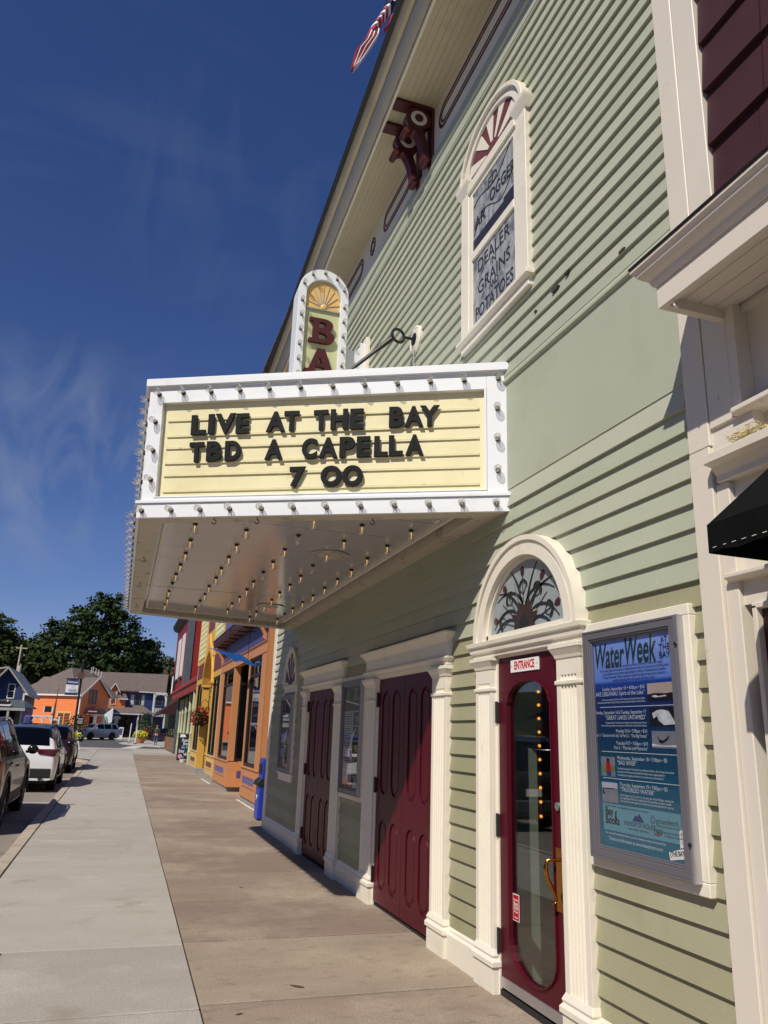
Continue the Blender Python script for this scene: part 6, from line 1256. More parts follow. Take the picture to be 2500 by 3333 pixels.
q = MB(); q.lathe([(.36, 0), (.42, .1), (.50, .55), (.46, .55), (.4, .4)], 18, Matrix.Translation((-.2, 84, 0))); q.build('pot', 'terracotta', pl, smooth=True)
q = MB(); leaf_cluster(q, (-.2, 84, .82), .72, 800, .10, (1.1, 1, .6)); q.build('foliage', 'leaf_lime', pl); q = MB(); leaf_cluster(q, (.3, 84, 1.2), .22, 60, .07); q.build('blossom', 'flower_red', pl)
for lab, x0, y, z1, tilt in (('taller leaning white marker post left of the lime planter', -1.2, 86, 1.9, .0), ('shorter leaning white marker post in front of the lime planter', -.72, 80, 1.3, .0)):
    d = thing('marker_post', lab, 'post', (x0, y, 0), 0, 'marker posts on the island'); q = MB(); q.tube([(x0, y, .06), (x0+.06, y, z1)], .05, 8); q.build('shaft', 'trim_white', d); q = MB(); q.cyl(.16, 0, .07, 12, Matrix.Translation((x0, y, 0))); q.build('base', 'car_plastic', d)

# ------------------------------------------------------------------ walking person seen from behind
pe = thing('person', 'person walking away in a dark olive top and blue jeans', 'person', (1.02, 76.8, 0))
def skin_mesh(name, verts, edges, radii, m, parent, root=0, sub=2):
    me = bpy.data.meshes.new(name); o_ = WL[parent.name]; me.from_pydata([Vector(v)-o_ for v in verts], edges, []); o = bpy.data.objects.new(name, me); C.objects.link(o); o.parent = parent
    sk = o.modifiers.new('skin', 'SKIN'); 
    for i, r_ in enumerate(radii): me.skin_vertices[0].data[i].radius = r_ if isinstance(r_, tuple) else (r_, r_)
    me.skin_vertices[0].data[root].use_root = True
    s_ = o.modifiers.new('sub', 'SUBSURF'); s_.levels = sub; s_.render_levels = sub; me.materials.append(M[m]); sk.use_smooth_shade = True
    WL[o.name] = o_; return o
X, Y = 1.02, 76.8
V_ = [(X, Y, .93), (X, Y, 1.12), (X, Y+.01, 1.32), (X, Y+.02, 1.46), (X, Y+.02, 1.54), (X, Y+.02, 1.66),
      (X-.19, Y+.01, 1.42), (X-.25, Y+.03, 1.17), (X-.24, Y+.14, .95), (X-.235, Y+.18, .86),
      (X+.19, Y+.01, 1.42), (X+.25, Y-.02, 1.17), (X+.22, Y+.12, 1.04), (X+.18, Y+.2, 1.04),
      (X-.09, Y, .86), (X-.09, Y+.12, .48), (X-.08, Y+.06, .09), (X-.08, Y+.22, .04),
      (X+.09, Y, .86), (X+.09, Y+.04, .48), (X+.07, Y-.16, .14), (X+.07, Y-.06, .05)]
E_ = [(0, 1), (1, 2), (2, 3), (3, 4), (4, 5), (3, 6), (6, 7), (7, 8), (8, 9), (3, 10), (10, 11), (11, 12), (12, 13), (0, 14), (14, 15), (15, 16), (16, 17), (0, 18), (18, 19), (19, 20), (20, 21)]
skin_mesh('body', V_, E_, [(.16, .12), (.15, .11), (.17, .11), (.10, .08), .055, (.08, .10), .065, .05, .04, .035, .065, .05, .04, .035, .095, .065, .045, .04, .095, .065, .045, .04], 'skin', pe)
skin_mesh('top', [(X, Y, .95), (X, Y, 1.14), (X, Y+.01, 1.33), (X, Y+.02, 1.48), (X-.19, Y+.01, 1.42), (X-.25, Y+.03, 1.17), (X-.245, Y+.10, 1.02), (X+.19, Y+.01, 1.42), (X+.25, Y-.02, 1.17), (X+.225, Y+.10, 1.06)], [(0, 1), (1, 2), (2, 3), (3, 4), (4, 5), (5, 6), (3, 7), (7, 8), (8, 9)], [(.185, .14), (.175, .13), (.19, .13), (.11, .09), .08, .065, .055, .08, .065, .055], 'shirt_olive', pe)
skin_mesh('jeans', [(X, Y, .96), (X-.09, Y, .84), (X-.09, Y+.12, .48), (X-.08, Y+.06, .12), (X+.09, Y, .84), (X+.09, Y+.04, .48), (X+.07, Y-.16, .18)], [(0, 1), (1, 2), (2, 3), (0, 4), (4, 5), (5, 6)], [(.17, .13), .115, .08, .058, .115, .08, .058], 'jeans', pe)
q = MB(); q.ball((X, Y+.0, 1.69), .105, 12, 8, (.95, 1.1, 1.0)); q.build('hair', 'hair', pe, smooth=True)
for dx, dy, z in ((-.08, .14, .045), (.07, -.12, .06)): q = MB(); q.ball((X+dx, Y+dy, z), .09, 10, 6, (.55, 1.4, .55)); q.build('shoe', 'shoe', pe, smooth=True)

# ------------------------------------------------------------------ houses across the road
def HM(K, d): d = Vector((d[0], d[1], 0)).normalized(); return Matrix(((d.x, -d.y, 0, K[0]), (d.y, d.x, 0, K[1]), (0, 0, 1, 0), (0, 0, 0, 1)))
def clapwall(mb, F, u0, u1, z0, z1, step=.2, w=0.0, top=None):
    z = z0
    while z < z1-.02:
        h = min(step, z1-z); a, c = (u0, u1) if top is None else top(z)
        mb.hexa([(a, w-.03, z), (c, w-.03, z), (c, w+.1, z), (a, w+.1, z), (a, w-.005, z+h), (c, w-.005, z+h), (c, w+.1, z+h), (a, w+.1, z+h)], F); z += step
def hwindow(parent, F, u0, u1, z0, z1, frame, w=0.0, mull=0, hb=True, t=.10):
    q = MB(); q.box(u0-t, u0, w-.07, w+.05, z0-t, z1+t, F); q.box(u1, u1+t, w-.07, w+.05, z0-t, z1+t, F); q.box(u0, u1, w-.07, w+.05, z1, z1+t, F); q.box(u0-t*.3, u1+t*.3, w-.09, w+.05, z0-t, z0, F)
    if hb: q.box(u0, u1, w-.05, w+.05, (z0+z1)/2-.03, (z0+z1)/2+.03, F)
    for k in range(mull): um = u0+(u1-u0)*(k+1)/(mull+1); q.box(um-.06, um+.06, w-.06, w+.05, z0, z1, F)
    o = q.build('window', frame, parent); q = MB(); q.box(u0, u1, w-.025, w+.02, z0, z1, F); q.build('pane', 'glass_black', o); return o
# orange house
oh = thing('orange_house', 'bright orange clapboard house with a brown shingle roof and front gable', 'house', (-7.78, 118, 0))
K = (-7.78, 118.0); d1 = (-.85, .53); d2 = (.53, .85)
F2 = HM(K, d2); F1 = Matrix(((-.8486, .5291, 0, K[0]), (.5291, .8486, 0, K[1]), (0, 0, 1, 0), (0, 0, 0, 1)))
q = MB(); clapwall(q, F1, .06, 9.6, 0, 5.35); q.build('side_wall', 'house_orange', oh)
q = MB(); clapwall(q, F2, .06, 6.85, 0, 5.6)
clapwall(q, F2, 0, 0, 5.6, 7.9, top=lambda z: (3.43-3.4*(8.05-z)/2.45, 3.43+3.4*(8.05-z)/2.45)); q.box(.1, 6.8, .1, 9, 0, 5.5, F2); q.build('gable_wall', 'house_orange', oh)
q = MB(); q.box(-.06, .10, -.04, .10, 0, 5.5, F2); q.build('corner_board', 'trim_white', oh); q = MB(); q.box(6.80, 6.95, -.06, .1, 0, 5.5, F2); q.build('corner_board', 'trim_white', oh)
q = MB()
for a, c, za, zc in ((-.25, 3.43, 5.52, 8.10), (3.43, 7.1, 8.10, 5.52)): q.hexa([(a, -.35, za-.05), (c, -.35, zc-.05), (c, 9.0, zc-.05), (a, 9.0, za-.05), (a, -.35, za+.12), (c, -.35, zc+.12), (c, 9.0, zc+.12), (a, 9.0, za+.12)], F2)
q.build('roof', 'shingle_roof', oh)
q = MB()
for a, c, za, zc in ((-.30, 3.43, 5.36, 8.0), (3.43, 7.16, 8.0, 5.36)): q.hexa([(a, -.42, za), (c, -.42, zc), (c, -.36, zc), (a, -.36, za), (a, -.42, za+.26), (c, -.42, zc+.26), (c, -.36, zc+.26), (a, -.36, za+.26)], F2)
q.box(-.3, 10.4, -.42, -.34, 5.40, 5.62, F1); q.build('barge_board', 'trim_white', oh)
q = MB(); P3 = lambda u, w, z: tuple(F1 @ Vector((u, w, z)))
q.add([P3(.4, -.4, 5.63), P3(10.9, -.4, 5.63), P3(10.9, 10.5, 5.63), P3(.4, 10.5, 5.63), P3(5.75, 5.2, 9.75), P3(5.75, 10.2, 9.75)], [(0, 1, 4), (1, 2, 5, 4), (2, 3, 5), (3, 0, 4, 5), (0, 3, 2, 1)]); q.build('main_roof', 'shingle_roof', oh)
hwindow(oh, F2, 1.95, 3.65, 4.65, 6.35, 'slate_paint', 0, 1, False, .12); hwindow(oh, F1, 1.3, 3.2, 1.4, 3.1, 'yellow_pale', 0, 1, False, .2)
q = MB(); q.prism([(1.1, 3.0), (4.95, 3.0), (4.0, 3.9), (2.2, 3.9)], 'y', -1.3, -.02, F2); pr_ = q.build('porch_roof', 'shingle_roof', oh)
q = MB(); q.box(2.25, 2.62, -1.2, -.9, 0, 3.0, F2); q.box(4.4, 4.7, -1.2, -.9, 0, 3.0, F2); q.box(1.1, 4.95, -1.34, -1.28, 2.92, 3.06, F2); q.build('porch_post', 'cream', oh); q = MB(); q.box(2.7, 4.3, -.05, -.034, 0, 2.7, F2); q.build('doorway', 'glass_black', oh)
# small dormer wing between the two houses
FB = HM((-2.36, 135.0), (.98, .2))
q = MB(); clapwall(q, FB, -2.05, -.82, 4.4, 6.9, w=-.9); clapwall(q, FB, 0, 0, 6.9, 7.9, w=-.9, top=lambda z: (-1.43-.62*(8.0-z)/1.1, -1.43+.62*(8.0-z)/1.1)); clapwall(q, FB, -.82, .5, 4.4, 5.75, w=-.9); q.box(-2.0, .45, -.8, 1.5, 4.4, 5.7, FB); q.box(-2.0, -.87, -.8, 1.5, 5.7, 6.9, FB); q.build('dormer_wall', 'house_orange', oh)
q = MB()
for a, c, za, zc in ((-2.3, -1.43, 6.7, 8.15), (-1.43, -.55, 8.15, 6.7)): q.hexa([(a, -1.2, za), (c, -1.2, zc), (c, 2, zc), (a, 2, za), (a, -1.2, za+.12), (c, -1.2, zc+.12), (c, 2, zc+.12), (a, 2, za+.12)], FB)
q.hexa([(-.86, -1.3, 5.85), (.75, -1.3, 5.75), (.4, .0, 6.9), (-.86, .0, 7.0), (-.86, -1.3, 5.97), (.75, -1.3, 5.87), (.4, .0, 7.02), (-.86, .0, 7.12)], FB); q.build('dormer_roof', 'shingle_roof', oh)
q = MB(); q.hexa([(-2.36, -1.26, 6.6), (-1.43, -1.26, 8.05), (-1.43, -1.21, 8.05), (-2.36, -1.21, 6.6), (-2.36, -1.26, 6.8), (-1.43, -1.26, 8.27), (-1.43, -1.21, 8.27), (-2.36, -1.21, 6.8)], FB); q.hexa([(-.5, -1.26, 6.6), (-1.43, -1.26, 8.05), (-1.43, -1.21, 8.05), (-.5, -1.21, 6.6), (-.5, -1.26, 6.8), (-1.43, -1.26, 8.27), (-1.43, -1.21, 8.27), (-.5, -1.21, 6.8)], FB); q.box(-.8, .78, -1.36, -1.3, 5.68, 5.86, FB); q.build('barge_board', 'trim_white', oh)
hwindow(oh, FB, -1.75, -1.1, 4.95, 6.7, 'trim_white', -.9, 0, True, .12)
# blue house with the covered porch
bh = thing('blue_porch_house', 'dark blue house with a long brown roof, deep porch and striped balcony', 'house', (-2.36, 135, 0)); FB = HM((-2.36, 135.0), (.98, .2))
q = MB(); clapwall(q, FB, -2.2, 7.1, 0, 7.0, .22); q.box(-2.2, 7.1, .1, 9, 0, 6.9, FB); q.build('wall', 'house_blue', bh)
q = MB(); q.hexa([(-3.6, -.5, 6.95), (7.0, -.5, 7.1), (8.4, 4.5, 10.3), (-4.6, 4.5, 10.0), (-3.6, -.5, 7.1), (7.0, -.5, 7.25), (8.4, 4.5, 10.45), (-4.6, 4.5, 10.15)], FB); q.hexa([(-4.6, 4.5, 10.0), (8.4, 4.5, 10.3), (8.4, 10, 6.9), (-4.6, 10, 6.9), (-4.6, 4.5, 10.15), (8.4, 4.5, 10.45), (8.4, 10, 7.05), (-4.6, 10, 7.05)], FB); q.build('roof', 'shingle_roof', bh)
q = MB(); q.box(-3.6, 2.6, -.56, -.5, 6.88, 7.05, FB); q.build('gutter', 'maroon_trim', bh); q = MB(); q.box(2.6, 7.05, -.56, -.5, 6.98, 7.16, FB); q.build('gutter', 'trim_white', bh)
w_ = hwindow(bh, FB, 1.45, 3.70, 4.95, 6.6, 'slate_paint', 0, 2, True, .14)
q = MB(); q.box(1.5, 2.0, -.04, -.03, 5.0, 6.55, FB); q.box(3.25, 3.66, -.04, -.03, 5.0, 6.55, FB); q.build('curtain', 'curtain', w_)
q = MB(); q.hexa([(-3.2, -2.6, 3.45), (4.9, -2.6, 3.55), (3.5, -.02, 4.8), (-2.2, -.02, 4.7), (-3.2, -2.6, 3.6), (4.9, -2.6, 3.7), (3.5, -.02, 4.95), (-2.2, -.02, 4.85)], FB); q.build('porch_roof', 'shingle_roof', bh)
q = MB(); q.box(-3.2, 3.2, -2.66, -2.58, 3.38, 3.58, FB); q.build('porch_fascia', 'trim_white', bh)
for u, w in ((-2.8, -2.5), (2.35, -2.5), (3.1, -1.6)): q = MB(); q.box(u, u+.22, w, w+.2, 0, 3.5, FB); q.build('porch_post', 'cream', bh)
q = MB(); q.box(-2.0, 2.0, -.06, -.035, 0, 3.2, FB); q.build('shop_window', 'glass_black', bh)
for u in (-1.2, .4, 1.6): q = MB(); q.box(u, u+.1, -.09, -.06, 0, 3.2, FB); q.build('mullion', 'brown_wood', bh)
q = MB(); q.box(2.5, 3.4, -2.6, -2.5, .85, .95, FB)
for k in range(4): q.box(2.5+.28*k, 2.58+.28*k, -2.6, -2.5, 0, .9, FB)
q.build('railing', 'cream', bh)
q = MB(); q.box(4.86, 5.1, -1.3, -1.05, 0, 7.1, FB); q.box(6.85, 7.05, -1.3, -1.05, 0, 7.1, FB); q.box(4.86, 7.05, -1.3, -1.1, 6.75, 7.1, FB); q.tube([(5.1, -1.2, 5.9), (5.15, -1.2, 6.35), (5.4, -1.2, 6.65), (5.9, -1.2, 6.75)], .07, 6, mtx=FB); q.tube([(6.85, -1.2, 5.9), (6.8, -1.2, 6.35), (6.55, -1.2, 6.65), (6.1, -1.2, 6.75)], .07, 6, mtx=FB); q.build('balcony_frame', 'trim_white', bh)
for k in range(8): q = MB(); u = 5.0+.26*k; q.box(u, u+.14, -1.34, -1.28, 3.25, 4.6, FB); q.build('baluster', 'trim_white', bh)
q = MB(); q.box(4.95, 7.0, -1.28, -1.2, 3.25, 4.6, FB); q.build('balcony_back', 'porch_dark', bh); q = MB(); q.box(4.95, 7.0, -1.2, 0, 3.2, 3.3, FB); q.build('balcony_floor', 'slate_paint', bh)
hwindow(bh, FB, 5.6, 6.6, 5.05, 6.35, 'slate_paint', 0, 0, True, .12)
q = MB(); q.box(5.5, 6.4, -.08, -.035, 0, 2.6, FB); q.build('door', 'maroon_trim', bh); q = MB(); q.box(5.65, 6.2, -.1, -.08, .9, 2.4, FB); q.build('door_pane', 'glass_black', bh)
# navy gabled house on the left
nh = thing('navy_gable_house', 'navy blue gabled house with pale grey eaves at the left edge', 'house', (-13.6, 88, 0)); FN = HM((-15.35, 88.0), (1, -.0))
q = MB(); clapwall(q, FN, -3.0, 3.45, 0, 4.4, .2); clapwall(q, FN, 0, 0, 4.4, 6.8, .2, top=lambda z: (1.73-1.75*(6.85-z)/2.45-.2, 1.73+1.75*(6.85-z)/2.45)); q.box(-3, 3.4, .1, 12, 0, 4.4, FN); q.build('wall', 'house_navy', nh)
q = MB()
for a, c, za, zc in ((-.6, 1.73, 4.1, 7.02), (1.73, 3.95, 7.02, 4.38)): q.hexa([(a, -1.0, za-.2), (c, -1.0, zc-.2), (c, 12, zc-.2), (a, 12, za-.2), (a, -1.0, za), (c, -1.0, zc), (c, 12, zc), (a, 12, za)], FN)
q.hexa([(-9, -1.0, 4.6), (1.73, -1.0, 6.9), (1.73, 10, 6.9), (-9, 10, 4.6), (-9, -1.0, 4.75), (1.73, -1.0, 7.04), (1.73, 10, 7.04), (-9, 10, 4.75)], FN)
q.build('roof', 'grey_gutter', nh)
q = MB(); q.box(3.36, 3.52, -.05, .1, 0, 4.5, FN); q.build('corner_board', 'trim_white', nh)
hwindow(nh, FN, 1.95, 2.48, 4.0, 5.3, 'trim_white', 0, 0, True, .09); hwindow(nh, FN, .1, .8, 4.0, 5.3, 'trim_white', 0, 0, True, .09)
q = MB(); q.hexa([(-4, -2.4, 3.0), (4.0, -2.4, 2.95), (3.6, 0, 3.7), (-4, 0, 3.75), (-4, -2.4, 3.1), (4.0, -2.4, 3.05), (3.6, 0, 3.8), (-4, 0, 3.85)], FN); q.hexa([(3.9, -2.4, 2.95), (4.8, 0, 2.95), (4.8, .1, 2.95), (3.6, 0, 3.7), (3.9, -2.4, 3.05), (4.8, 0, 3.05), (4.8, .1, 3.05), (3.6, 0, 3.8)], FN); q.build('porch_roof', 'slate_paint', nh)
q = MB(); q.box(-4, 4.0, -2.45, -2.3, 2.72, 2.98, FN); q.box(2.4, 2.6, -2.4, -2.2, 0, 2.8, FN); q.box(-.2, 1.6, -2.44, -2.36, 2.05, 2.5, FN); q.build('porch_beam', 'grey_gutter', nh)
q = MB(); q.box(-3, 3.3, -.07, -.035, 0, 2.6, FN); q.build('shop_window', 'glass_black', nh)
ns_ = MB(); ns_.prism([(.2, 3.12), (2.6, 3.12), (2.75, 3.35), (2.4, 3.28), (.6, 3.28), (.2, 3.4)], 'y', -2.5, -2.42, FN); no = ns_.build('boat_sign', 'trim_white', None, label='white boat shaped sign on the porch roof of the navy house', cat='sign'); WL[no.name] = Vector((0, 0, 0))
q = MB(); q.box(.5, 2.6, -2.46, -2.40, 3.285, 3.62, FN); q.build('sign_board', 'porch_dark', no); q = MB(); q.box(1.1, 1.65, -2.5, -2.47, 3.2, 3.36, FN); q.build('sign_patch', 'st_glass', no); q = MB()
for u in (.85, 1.02, 1.2, 1.38, 2.25): q.prism([(u, 3.55), (u+.13, 3.55), (u+.16, 3.72), (u+.05, 3.76)], 'y', -2.5, -2.46, FN)
q.build('sign_lettering', 'trim_white', no)

# ------------------------------------------------------------------ garden bits in front of the houses
ab = thing('garden_arbour', 'white arched garden arbour in front of the orange house', 'arbour', (-9.3, 82, 0))
q = MB(); q.box(-10.3, -8.45, 81.9, 82.1, 2.18, 2.34); q.box(-8.60, -8.46, 81.9, 82.1, 0, 2.2); q.box(-9.35, -9.25, 81.9, 82.1, 1.3, 2.2)
for a, c in ((-10.25, -9.35), (-9.30, -8.55)):
    o_ = arc((a+c)/2, 1.75, (c-a)/2, 0, 180, 12, .42); q.rings(o_, [((p[0]-(a+c)/2)*.82+(a+c)/2, (p[1]-1.75)*.80+1.75) for p in o_], 'y', 81.95, 82.05, False)
q.build('arch', 'trim_white', ab); q = MB(); q.box(-7.95, -7.8, 81.9, 82.1, 0, 2.3); q.rings(arc(-8.2, 1.5, .36, 0, 180, 12, .6), arc(-8.2, 1.5, .30, 0, 180, 12, .5), 'y', 81.95, 82.05, False); q.build('side_arch', 'trim_white', ab)
sp = thing('garden_spire', 'tall thin rusty spire standing against the orange wall', 'ornament', (-8.5, 84, 0)); q = MB(); q.tube([(-8.62, 84, 0), (-8.55, 84, 2.6), (-8.5, 84, 3.6), (-8.47, 84, 5.0)], [.14, .12, .07, .012], 8); q.build('shaft', 'brown_wood', sp); q = MB(); leaf_cluster(q, (-8.62, 84, 2.3), .22, 40, .1, (.6, .6, 1.6)); q.build('pennant', 'red_roof', sp)
def bush(lab, x, y, r, h, m, n=420): 
    t = thing('bush', lab, 'bush', (x, y, 0)); q = MB(); leaf_cluster(q, (x, y, h*.55), r, n, .16, (1, 1, h/(2*r)*1.1)); q.build('foliage', m, t); q = MB(); q.tube([(x, y, 0), (x, y, h*.5)], .05, 6); q.build('stem', 'trunk', t)
bush('brownish rounded bush beside the street lamp before the orange house', -7.0, 100, 1.3, 2.5, 'foliage_c'); bush('dark green clipped bush inside the white arbour', -8.3, 85, .55, 2.0, 'foliage_a', 260); bush('dark bush on the porch corner of the blue house', 1.6, 128, 1.5, 3.6, 'foliage_a', 500); bush('reddish grassy bush behind the lime planter', .9, 100, .9, 1.9, 'foliage_c', 300)
q = MB(); q.box(-9.95, -9.25, 90, 90.06, 2.75, 3.35); pc = q.build('hanging_picture', 'car_plastic', None, label='dark framed panel with draped flags before the orange wall', cat='panel'); WL[pc.name] = Vector((0, 0, 0)); q = MB(); q.prism([(-10.1, 2.7), (-9.98, 3.3), (-9.9, 3.3), (-9.95, 2.7)], 'y', 89.95, 90); q.prism([(-9.2, 2.7), (-9.25, 3.3), (-9.1, 3.3), (-9.02, 2.7)], 'y', 89.95, 90); q.build('drape', 'flag_white', pc)
q = MB(); q.box(-11.2, -10.4, 84, 85, 1.4, 2.35); q.build('purple_canopy', 'purple', None, label='small purple canopy between the navy house and the white arbour', cat='canopy', bevel=.2)
sg2 = thing('notice_sign', 'small black peaked notice sign right of the street lamp', 'sign', (-6.6, 98, 0)); q = MB(); q.prism([(-7.05, 1.5), (-6.2, 1.5), (-6.2, 2.3), (-6.62, 2.7), (-7.05, 2.3)], 'y', 98, 98.08); q.box(-6.66, -6.58, 98.02, 98.06, 0, 1.5); q.build('board', 'board_black', sg2); q = MB()
for z in (1.75, 1.95, 2.2): q.box(-6.9, -6.35, 97.98, 98, z, z+.07)
q.build('sign_lettering', 'cream', sg2)
ov = thing('oval_sign', 'dark red oval sign on the gable wall of the orange house', 'sign', (-6.9, 113, 3)); q = MB(); q.prism(arc(-5.85, 3.35, .95, 0, 345, 23, .42), 'y', 113, 113.1); q.build('board', 'awning_maroon', ov); q = MB(); q.box(-6.4, -5.3, 112.97, 113, 3.28, 3.42); q.build('sign_lettering', 'chalk_pink', ov)
fb = thing('feather_flag', 'white and teal pointed flag behind the silver car', 'flag', (-3.6, 110, 0)); q = MB(); q.prism([(-3.75, 1.8), (-3.2, 2.05), (-3.25, 3.9), (-4.3, 2.95)], 'y', 110, 110.04); q.build('cloth', 'banner_white', fb); q = MB(); q.prism([(-3.75, 1.8), (-3.6, 1.85), (-3.9, 2.7), (-4.1, 2.75)], 'y', 109.97, 110); q.build('stripe', 'chalk_green', fb); q = MB(); q.tube([(-3.2, 110.02, 0), (-3.22, 110.02, 4)], .03, 6); q.build('pole', 'black_metal', fb)
ps = thing('pavement_sign', 'white and purple pavement sign outside the blue house', 'sign', (-2.0, 108, 0)); q = MB(); q.prism([(-2.35, 0), (-1.75, 0), (-1.65, 1.45), (-2.2, 1.45)], 'y', 108, 108.1); q.build('board', 'trim_white', ps); q = MB(); q.prism([(-2.2, .5), (-1.85, .5), (-1.78, 1.3), (-2.1, 1.3)], 'y', 107.97, 108); q.build('sign_face', 'purple', ps)
ts = MB(); ts.prism([(-2.95, 1.9), (-2.45, 1.9), (-2.43, 2.6), (-2.2, 2.5), (-2.12, 2.8), (-2.55, 3.05), (-2.85, 3.05), (-3.25, 2.8), (-3.2, 2.5), (-2.95, 2.6)], 'y', 124, 124.05); ts.build('hanging_shirt', 'st_glass', None, label='pale grey shirt hanging under the porch of the blue house', cat='shirt')
up = thing('utility_pole', 'weathered wooden utility pole with a grey transformer behind the navy house', 'utility pole', (-17.9, 130, 0)); q = MB(); q.tube([(-17.98, 130, 0), (-17.75, 130, 13.0)], [.17, .12], 8); q.build('pole', 'pole_wood', up); q = MB(); q.box(-18.5, -16.9, 129.95, 130.05, 12.45, 12.6); q.build('crossarm', 'pole_wood', up); q = MB(); q.cyl(.24, 8.6, 9.9, 12, Matrix.Translation((-17.5, 129.9, 0))); q.cyl(.07, 9.9, 10.2, 8, Matrix.Translation((-17.45, 129.9, 0))); q.build('transformer', 'grey_gutter', up)
for k in range(6):
    x, y, z = [(-9.9, 128, 9.1), (-7.25, 128, 9.75), (-7.0, 128, 9.9), (-6.6, 128, 9.7), (-6.2, 128, 9.5), (-5.75, 128, 9.25)][k]
    q = MB(); q.tube([(x, y, z-.6), (x+.05, y, z), (x+.1, y, z+.2), (x-.1, y, z+.25)], .05, 6); q.build('roof_vent', 'trim_white', None, label=['white vent pipe standing alone left of the street lamp on the orange house roof', 'leftmost short straight vent pipe of the row right of the street lamp', 'tallest hooked vent pipe, second in the row on the orange house roof', 'third hooked vent pipe from the left in the row on the roof', 'fourth vent pipe from the left in the row on the roof', 'rightmost and lowest hooked vent pipe of the row on the roof'][k], cat='vent pipe', group='white vent pipes on the orange house roof')

# ------------------------------------------------------------------ trees and the wooded slope behind
hb_ = MB(); n = 40; v = []
for i in range(n+1):
    x = -150+300*i/n; h = 9+3*math.sin(i*.7)+2*math.sin(i*1.9); v += [(x, 178, -1), (x, 205, h), (x, 260, h+6), (x, 420, h+8)]
hb_.add(v, [(i*4+j, i*4+j+1, (i+1)*4+j+1, (i+1)*4+j) for i in range(n) for j in range(3)]); struct('hill', hb_, 'hill')
def tree(lab, x, y, th_, blobs, leaves, m, sz=.42, tr_=.35, group=None):
    r_ = random.Random(hash((round(x), round(y))) & 1023); t = thing('tree', lab, 'tree', (x, y, 0), 0, group); q = MB()
    pts = [(x, y, -.5), (x+.2, y, th_*.4), (x-.1, y, th_*.75), (x+.2, y, th_)]; q.tube(pts, [tr_, tr_*.8, tr_*.6, tr_*.35], 8)
    for b_ in blobs:
        c = Vector((x+b_[0], y+b_[1], b_[2])); s_ = Vector((x, y, min(th_*.8, c.z*.55))); mid = s_.lerp(c, .5)+Vector((0, 0, .8)); q.tube([s_, mid, c], [tr_*.4, tr_*.25, .05], 6)
    q.build('trunk', 'trunk', t, smooth=True)
    tot = sum(b_[3]*b_[4] for b_ in blobs); lv = []; lf = []
    for bx_, by_, bz, rx, rz in blobs:
        cx, cy = x+bx_, y+by_; ncl = max(6, int(leaves*rx*rz/tot/26))
        for _ in range(ncl):
            d = Vector((r_.gauss(0, 1), r_.gauss(0, 1), r_.gauss(0, 1))).normalized(); k = r_.uniform(.55, 1.03); c = Vector((cx+d.x*rx*k, cy+d.y*rx*k, bz+d.z*rz*k)); cr = r_.uniform(.5, 1.25)*sz*2.6
            up_ = (d+Vector((0, 0, .7))).normalized()
            for _ in range(26):
                e = Vector((r_.gauss(0, 1), r_.gauss(0, 1), r_.gauss(0, .6)))*cr*.55; p = c+e
                nn = (up_+Vector((r_.gauss(0, .6), r_.gauss(0, .6), r_.gauss(0, .6)))).normalized(); a = nn.orthogonal().normalized(); a = (Matrix.Rotation(r_.uniform(0, 6.28), 3, nn) @ a)*sz*r_.uniform(.5, 1.1); b2_ = nn.cross(a)*r_.uniform(.5, .9)
                i0 = len(lv); lv += [p-a, p+b2_, p+a, p-b2_]; lf.append((i0, i0+1, i0+2, i0+3))
    q = MB(); q.v = [tuple(p) for p in lv]; q.f = lf; q.m = [0]*len(lf)
    me = bpy.data.meshes.new('crown'); off_ = WL[t.name]; me.from_pydata([(p[0]-off_.x, p[1]-off_.y, p[2]-off_.z) for p in q.v], [], q.f); me.materials.append(M[m]); me.update(); o = bpy.data.objects.new('crown', me); C.objects.link(o); o.parent = t; WL[o.name] = off_
tree('great broad maple towering behind the orange house', -7.5, 150, 15, [(0, 0, 20.5, 4.2, 4.6), (2.3, 0, 22.5, 2.6, 2.6), (-3.5, 1, 18.5, 3.6, 3.8), (-7, 1, 16.5, 3.0, 4.0), (4.5, -1, 18, 3.0, 3.4), (-4, -2, 13, 4.5, 4), (3, -1, 13, 4.5, 4), (-8, 0, 11.5, 3, 3.5), (0, 2, 16, 5, 4), (6.5, 0, 14.5, 2.6, 3.2)], 21000, 'foliage_a', .36, .45)
tree('rounded tree right of the great maple above the blue house roof', 1.2, 152, 10, [(0, 0, 14.5, 2.6, 3.4), (-2, 0, 12, 3, 3.5), (1.2, 0, 11.5, 2.2, 3)], 7000, 'foliage_a', .36)
tree('dark tree at the left edge behind the navy house', -24.5, 140, 12, [(0, 0, 15.5, 4.2, 4.2), (3.5, 0, 12.5, 3, 4.2), (-4, 0, 13, 4, 5), (2, -1, 9, 4.5, 4)], 12000, 'foliage_b', .38)
tree('mid height tree filling the gap left of the great maple', -17.5, 152, 10, [(0, 0, 13.8, 3.0, 3.2), (-3, 0, 12.5, 2.8, 3.4), (3, 0, 12, 2.8, 3.8), (0, -1, 9, 4.2, 4)], 9000, 'foliage_b', .36)
tree('distant pale green tree showing between the maple and the red building', 5.8, 172, 9, [(0, 0, 12.5, 2.6, 3.6), (2.6, 0, 11, 2.4, 3.4), (-2.4, 0, 10.5, 2.2, 3)], 5000, 'foliage_c', .34)
tree('low rust tinged tree above the right end of the blue house roof', 4.2, 160, 6, [(0, 0, 9.8, 3, 1.8), (3, 0, 10.3, 2.4, 1.8), (-3, 0, 9.2, 2.4, 1.4)], 3000, 'foliage_rust', .3)
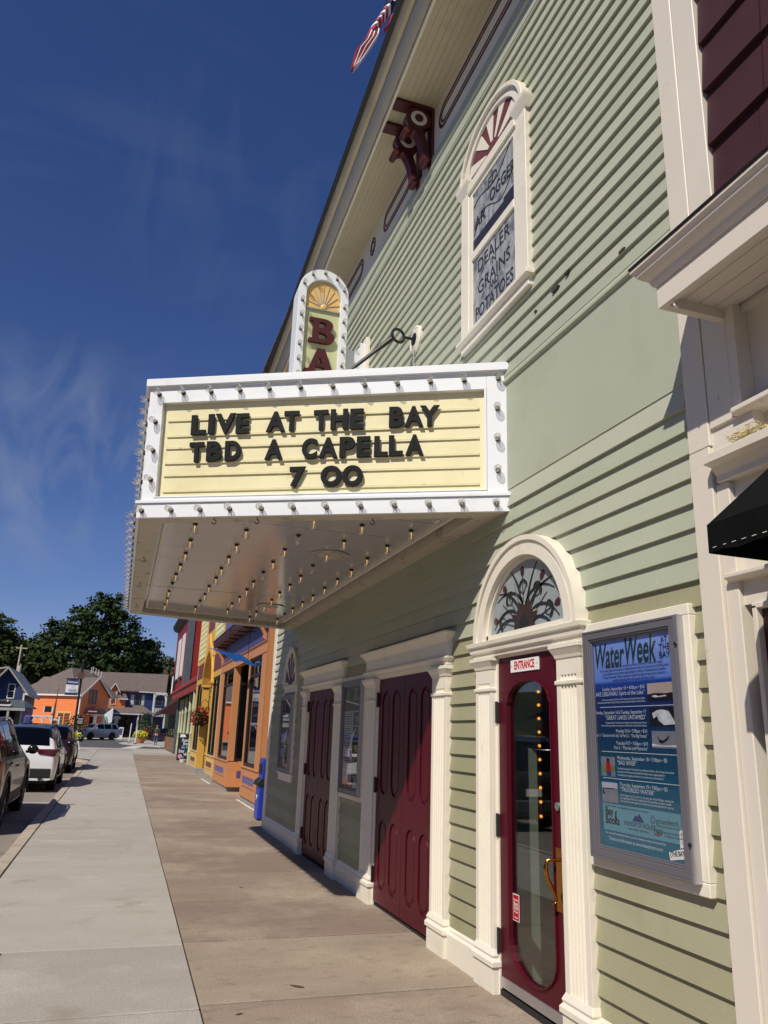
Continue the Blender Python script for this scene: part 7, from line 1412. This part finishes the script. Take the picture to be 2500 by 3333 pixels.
tree('dark understorey tree behind the orange house roof', -12, 165, 8, [(0, 0, 10, 6, 5), (-7, 0, 9, 5, 5), (7, 0, 10, 6, 4.5), (13, 0, 9, 5, 4)], 12000, 'foliage_a', .5)

# ------------------------------------------------------------------ the other side of the street (out of view; shops and trees added to block low sky, also seen in glass)
for k, (y0, y1, h, m, nm) in enumerate([(-34, -16, 7.5, 'house_navy', 'navy'), (-15, -1, 8.5, 'sage_flat', 'sage green'), (0, 17, 7.0, 'brown_wood', 'brown'), (18, 34, 8.0, 'slate_paint', 'grey'), (36, 50, 6.5, 'red_siding', 'red')]):
    t = thing('unseen_shop', nm+' shop added out of view across the street to block low sky', 'shop', (-27, (y0+y1)/2, 0), 0, 'added unseen shops across the street'); q = MB(); q.box(-38, -26, y0, y1, -.1, h); q.build('wall', m, t)  # unseen block, added to keep low sky off the facade
    q = MB(); q.prism([(y0-.4, h), (y1+.4, h), ((y0+y1)/2, h+2.5)], 'x', -38.3, -25.6); q.build('roof', 'shingle_roof', t)
    for j in range(4):
        a = y0+1+(y1-y0-2)*j/4; q = MB(); q.box(-26.04, -25.98, a+.3, a+(y1-y0-2)/4-.3, .7, 2.9); q.build('window', 'glass_black', t)
        q = MB(); q.box(-26.04, -25.98, a+.8, a+(y1-y0-2)/4-.8, 4.0, 5.6); q.build('window', 'glass_black', t)
    q = MB(); q.prism([(-26, 3.4), (-24.6, 3.0), (-24.6, 3.1), (-26, 3.6)], 'y', y0+.3, y1-.3); q.build('canopy', 'shingle_roof', t)
b = MB(); b.box(-26, -22.5, -60, 62, ROADZ-.02, .02); struct('opposite_pavement', b, 'pave_grey')
b = MB(); b.quad((-22.5, -60, ROADZ+.002), (-14, -60, ROADZ+.002), (-14, 62, ROADZ+.002), (-22.5, 62, ROADZ+.002)); struct('street', b, 'asphalt')
src = [o for o in bpy.data.objects if o.name.startswith('tree') and o.parent is None]  # tree copies added out of view to screen the low sky
for k, (x, y) in enumerate([(-46, -30), (-44, -8), (-47, 12), (-45, 33), (-46, 56)]):
    c = copy_tree(src[k % 3]); c.location = (x, y, 0); c['label'] = ['tree across the street behind the camera', 'tree across the street beside the camera', 'tree across the street level with the marquee', 'tree across the street level with the second parked car', 'tree across the street level with the street lamp'][k]; c['group'] = 'trees across the street'
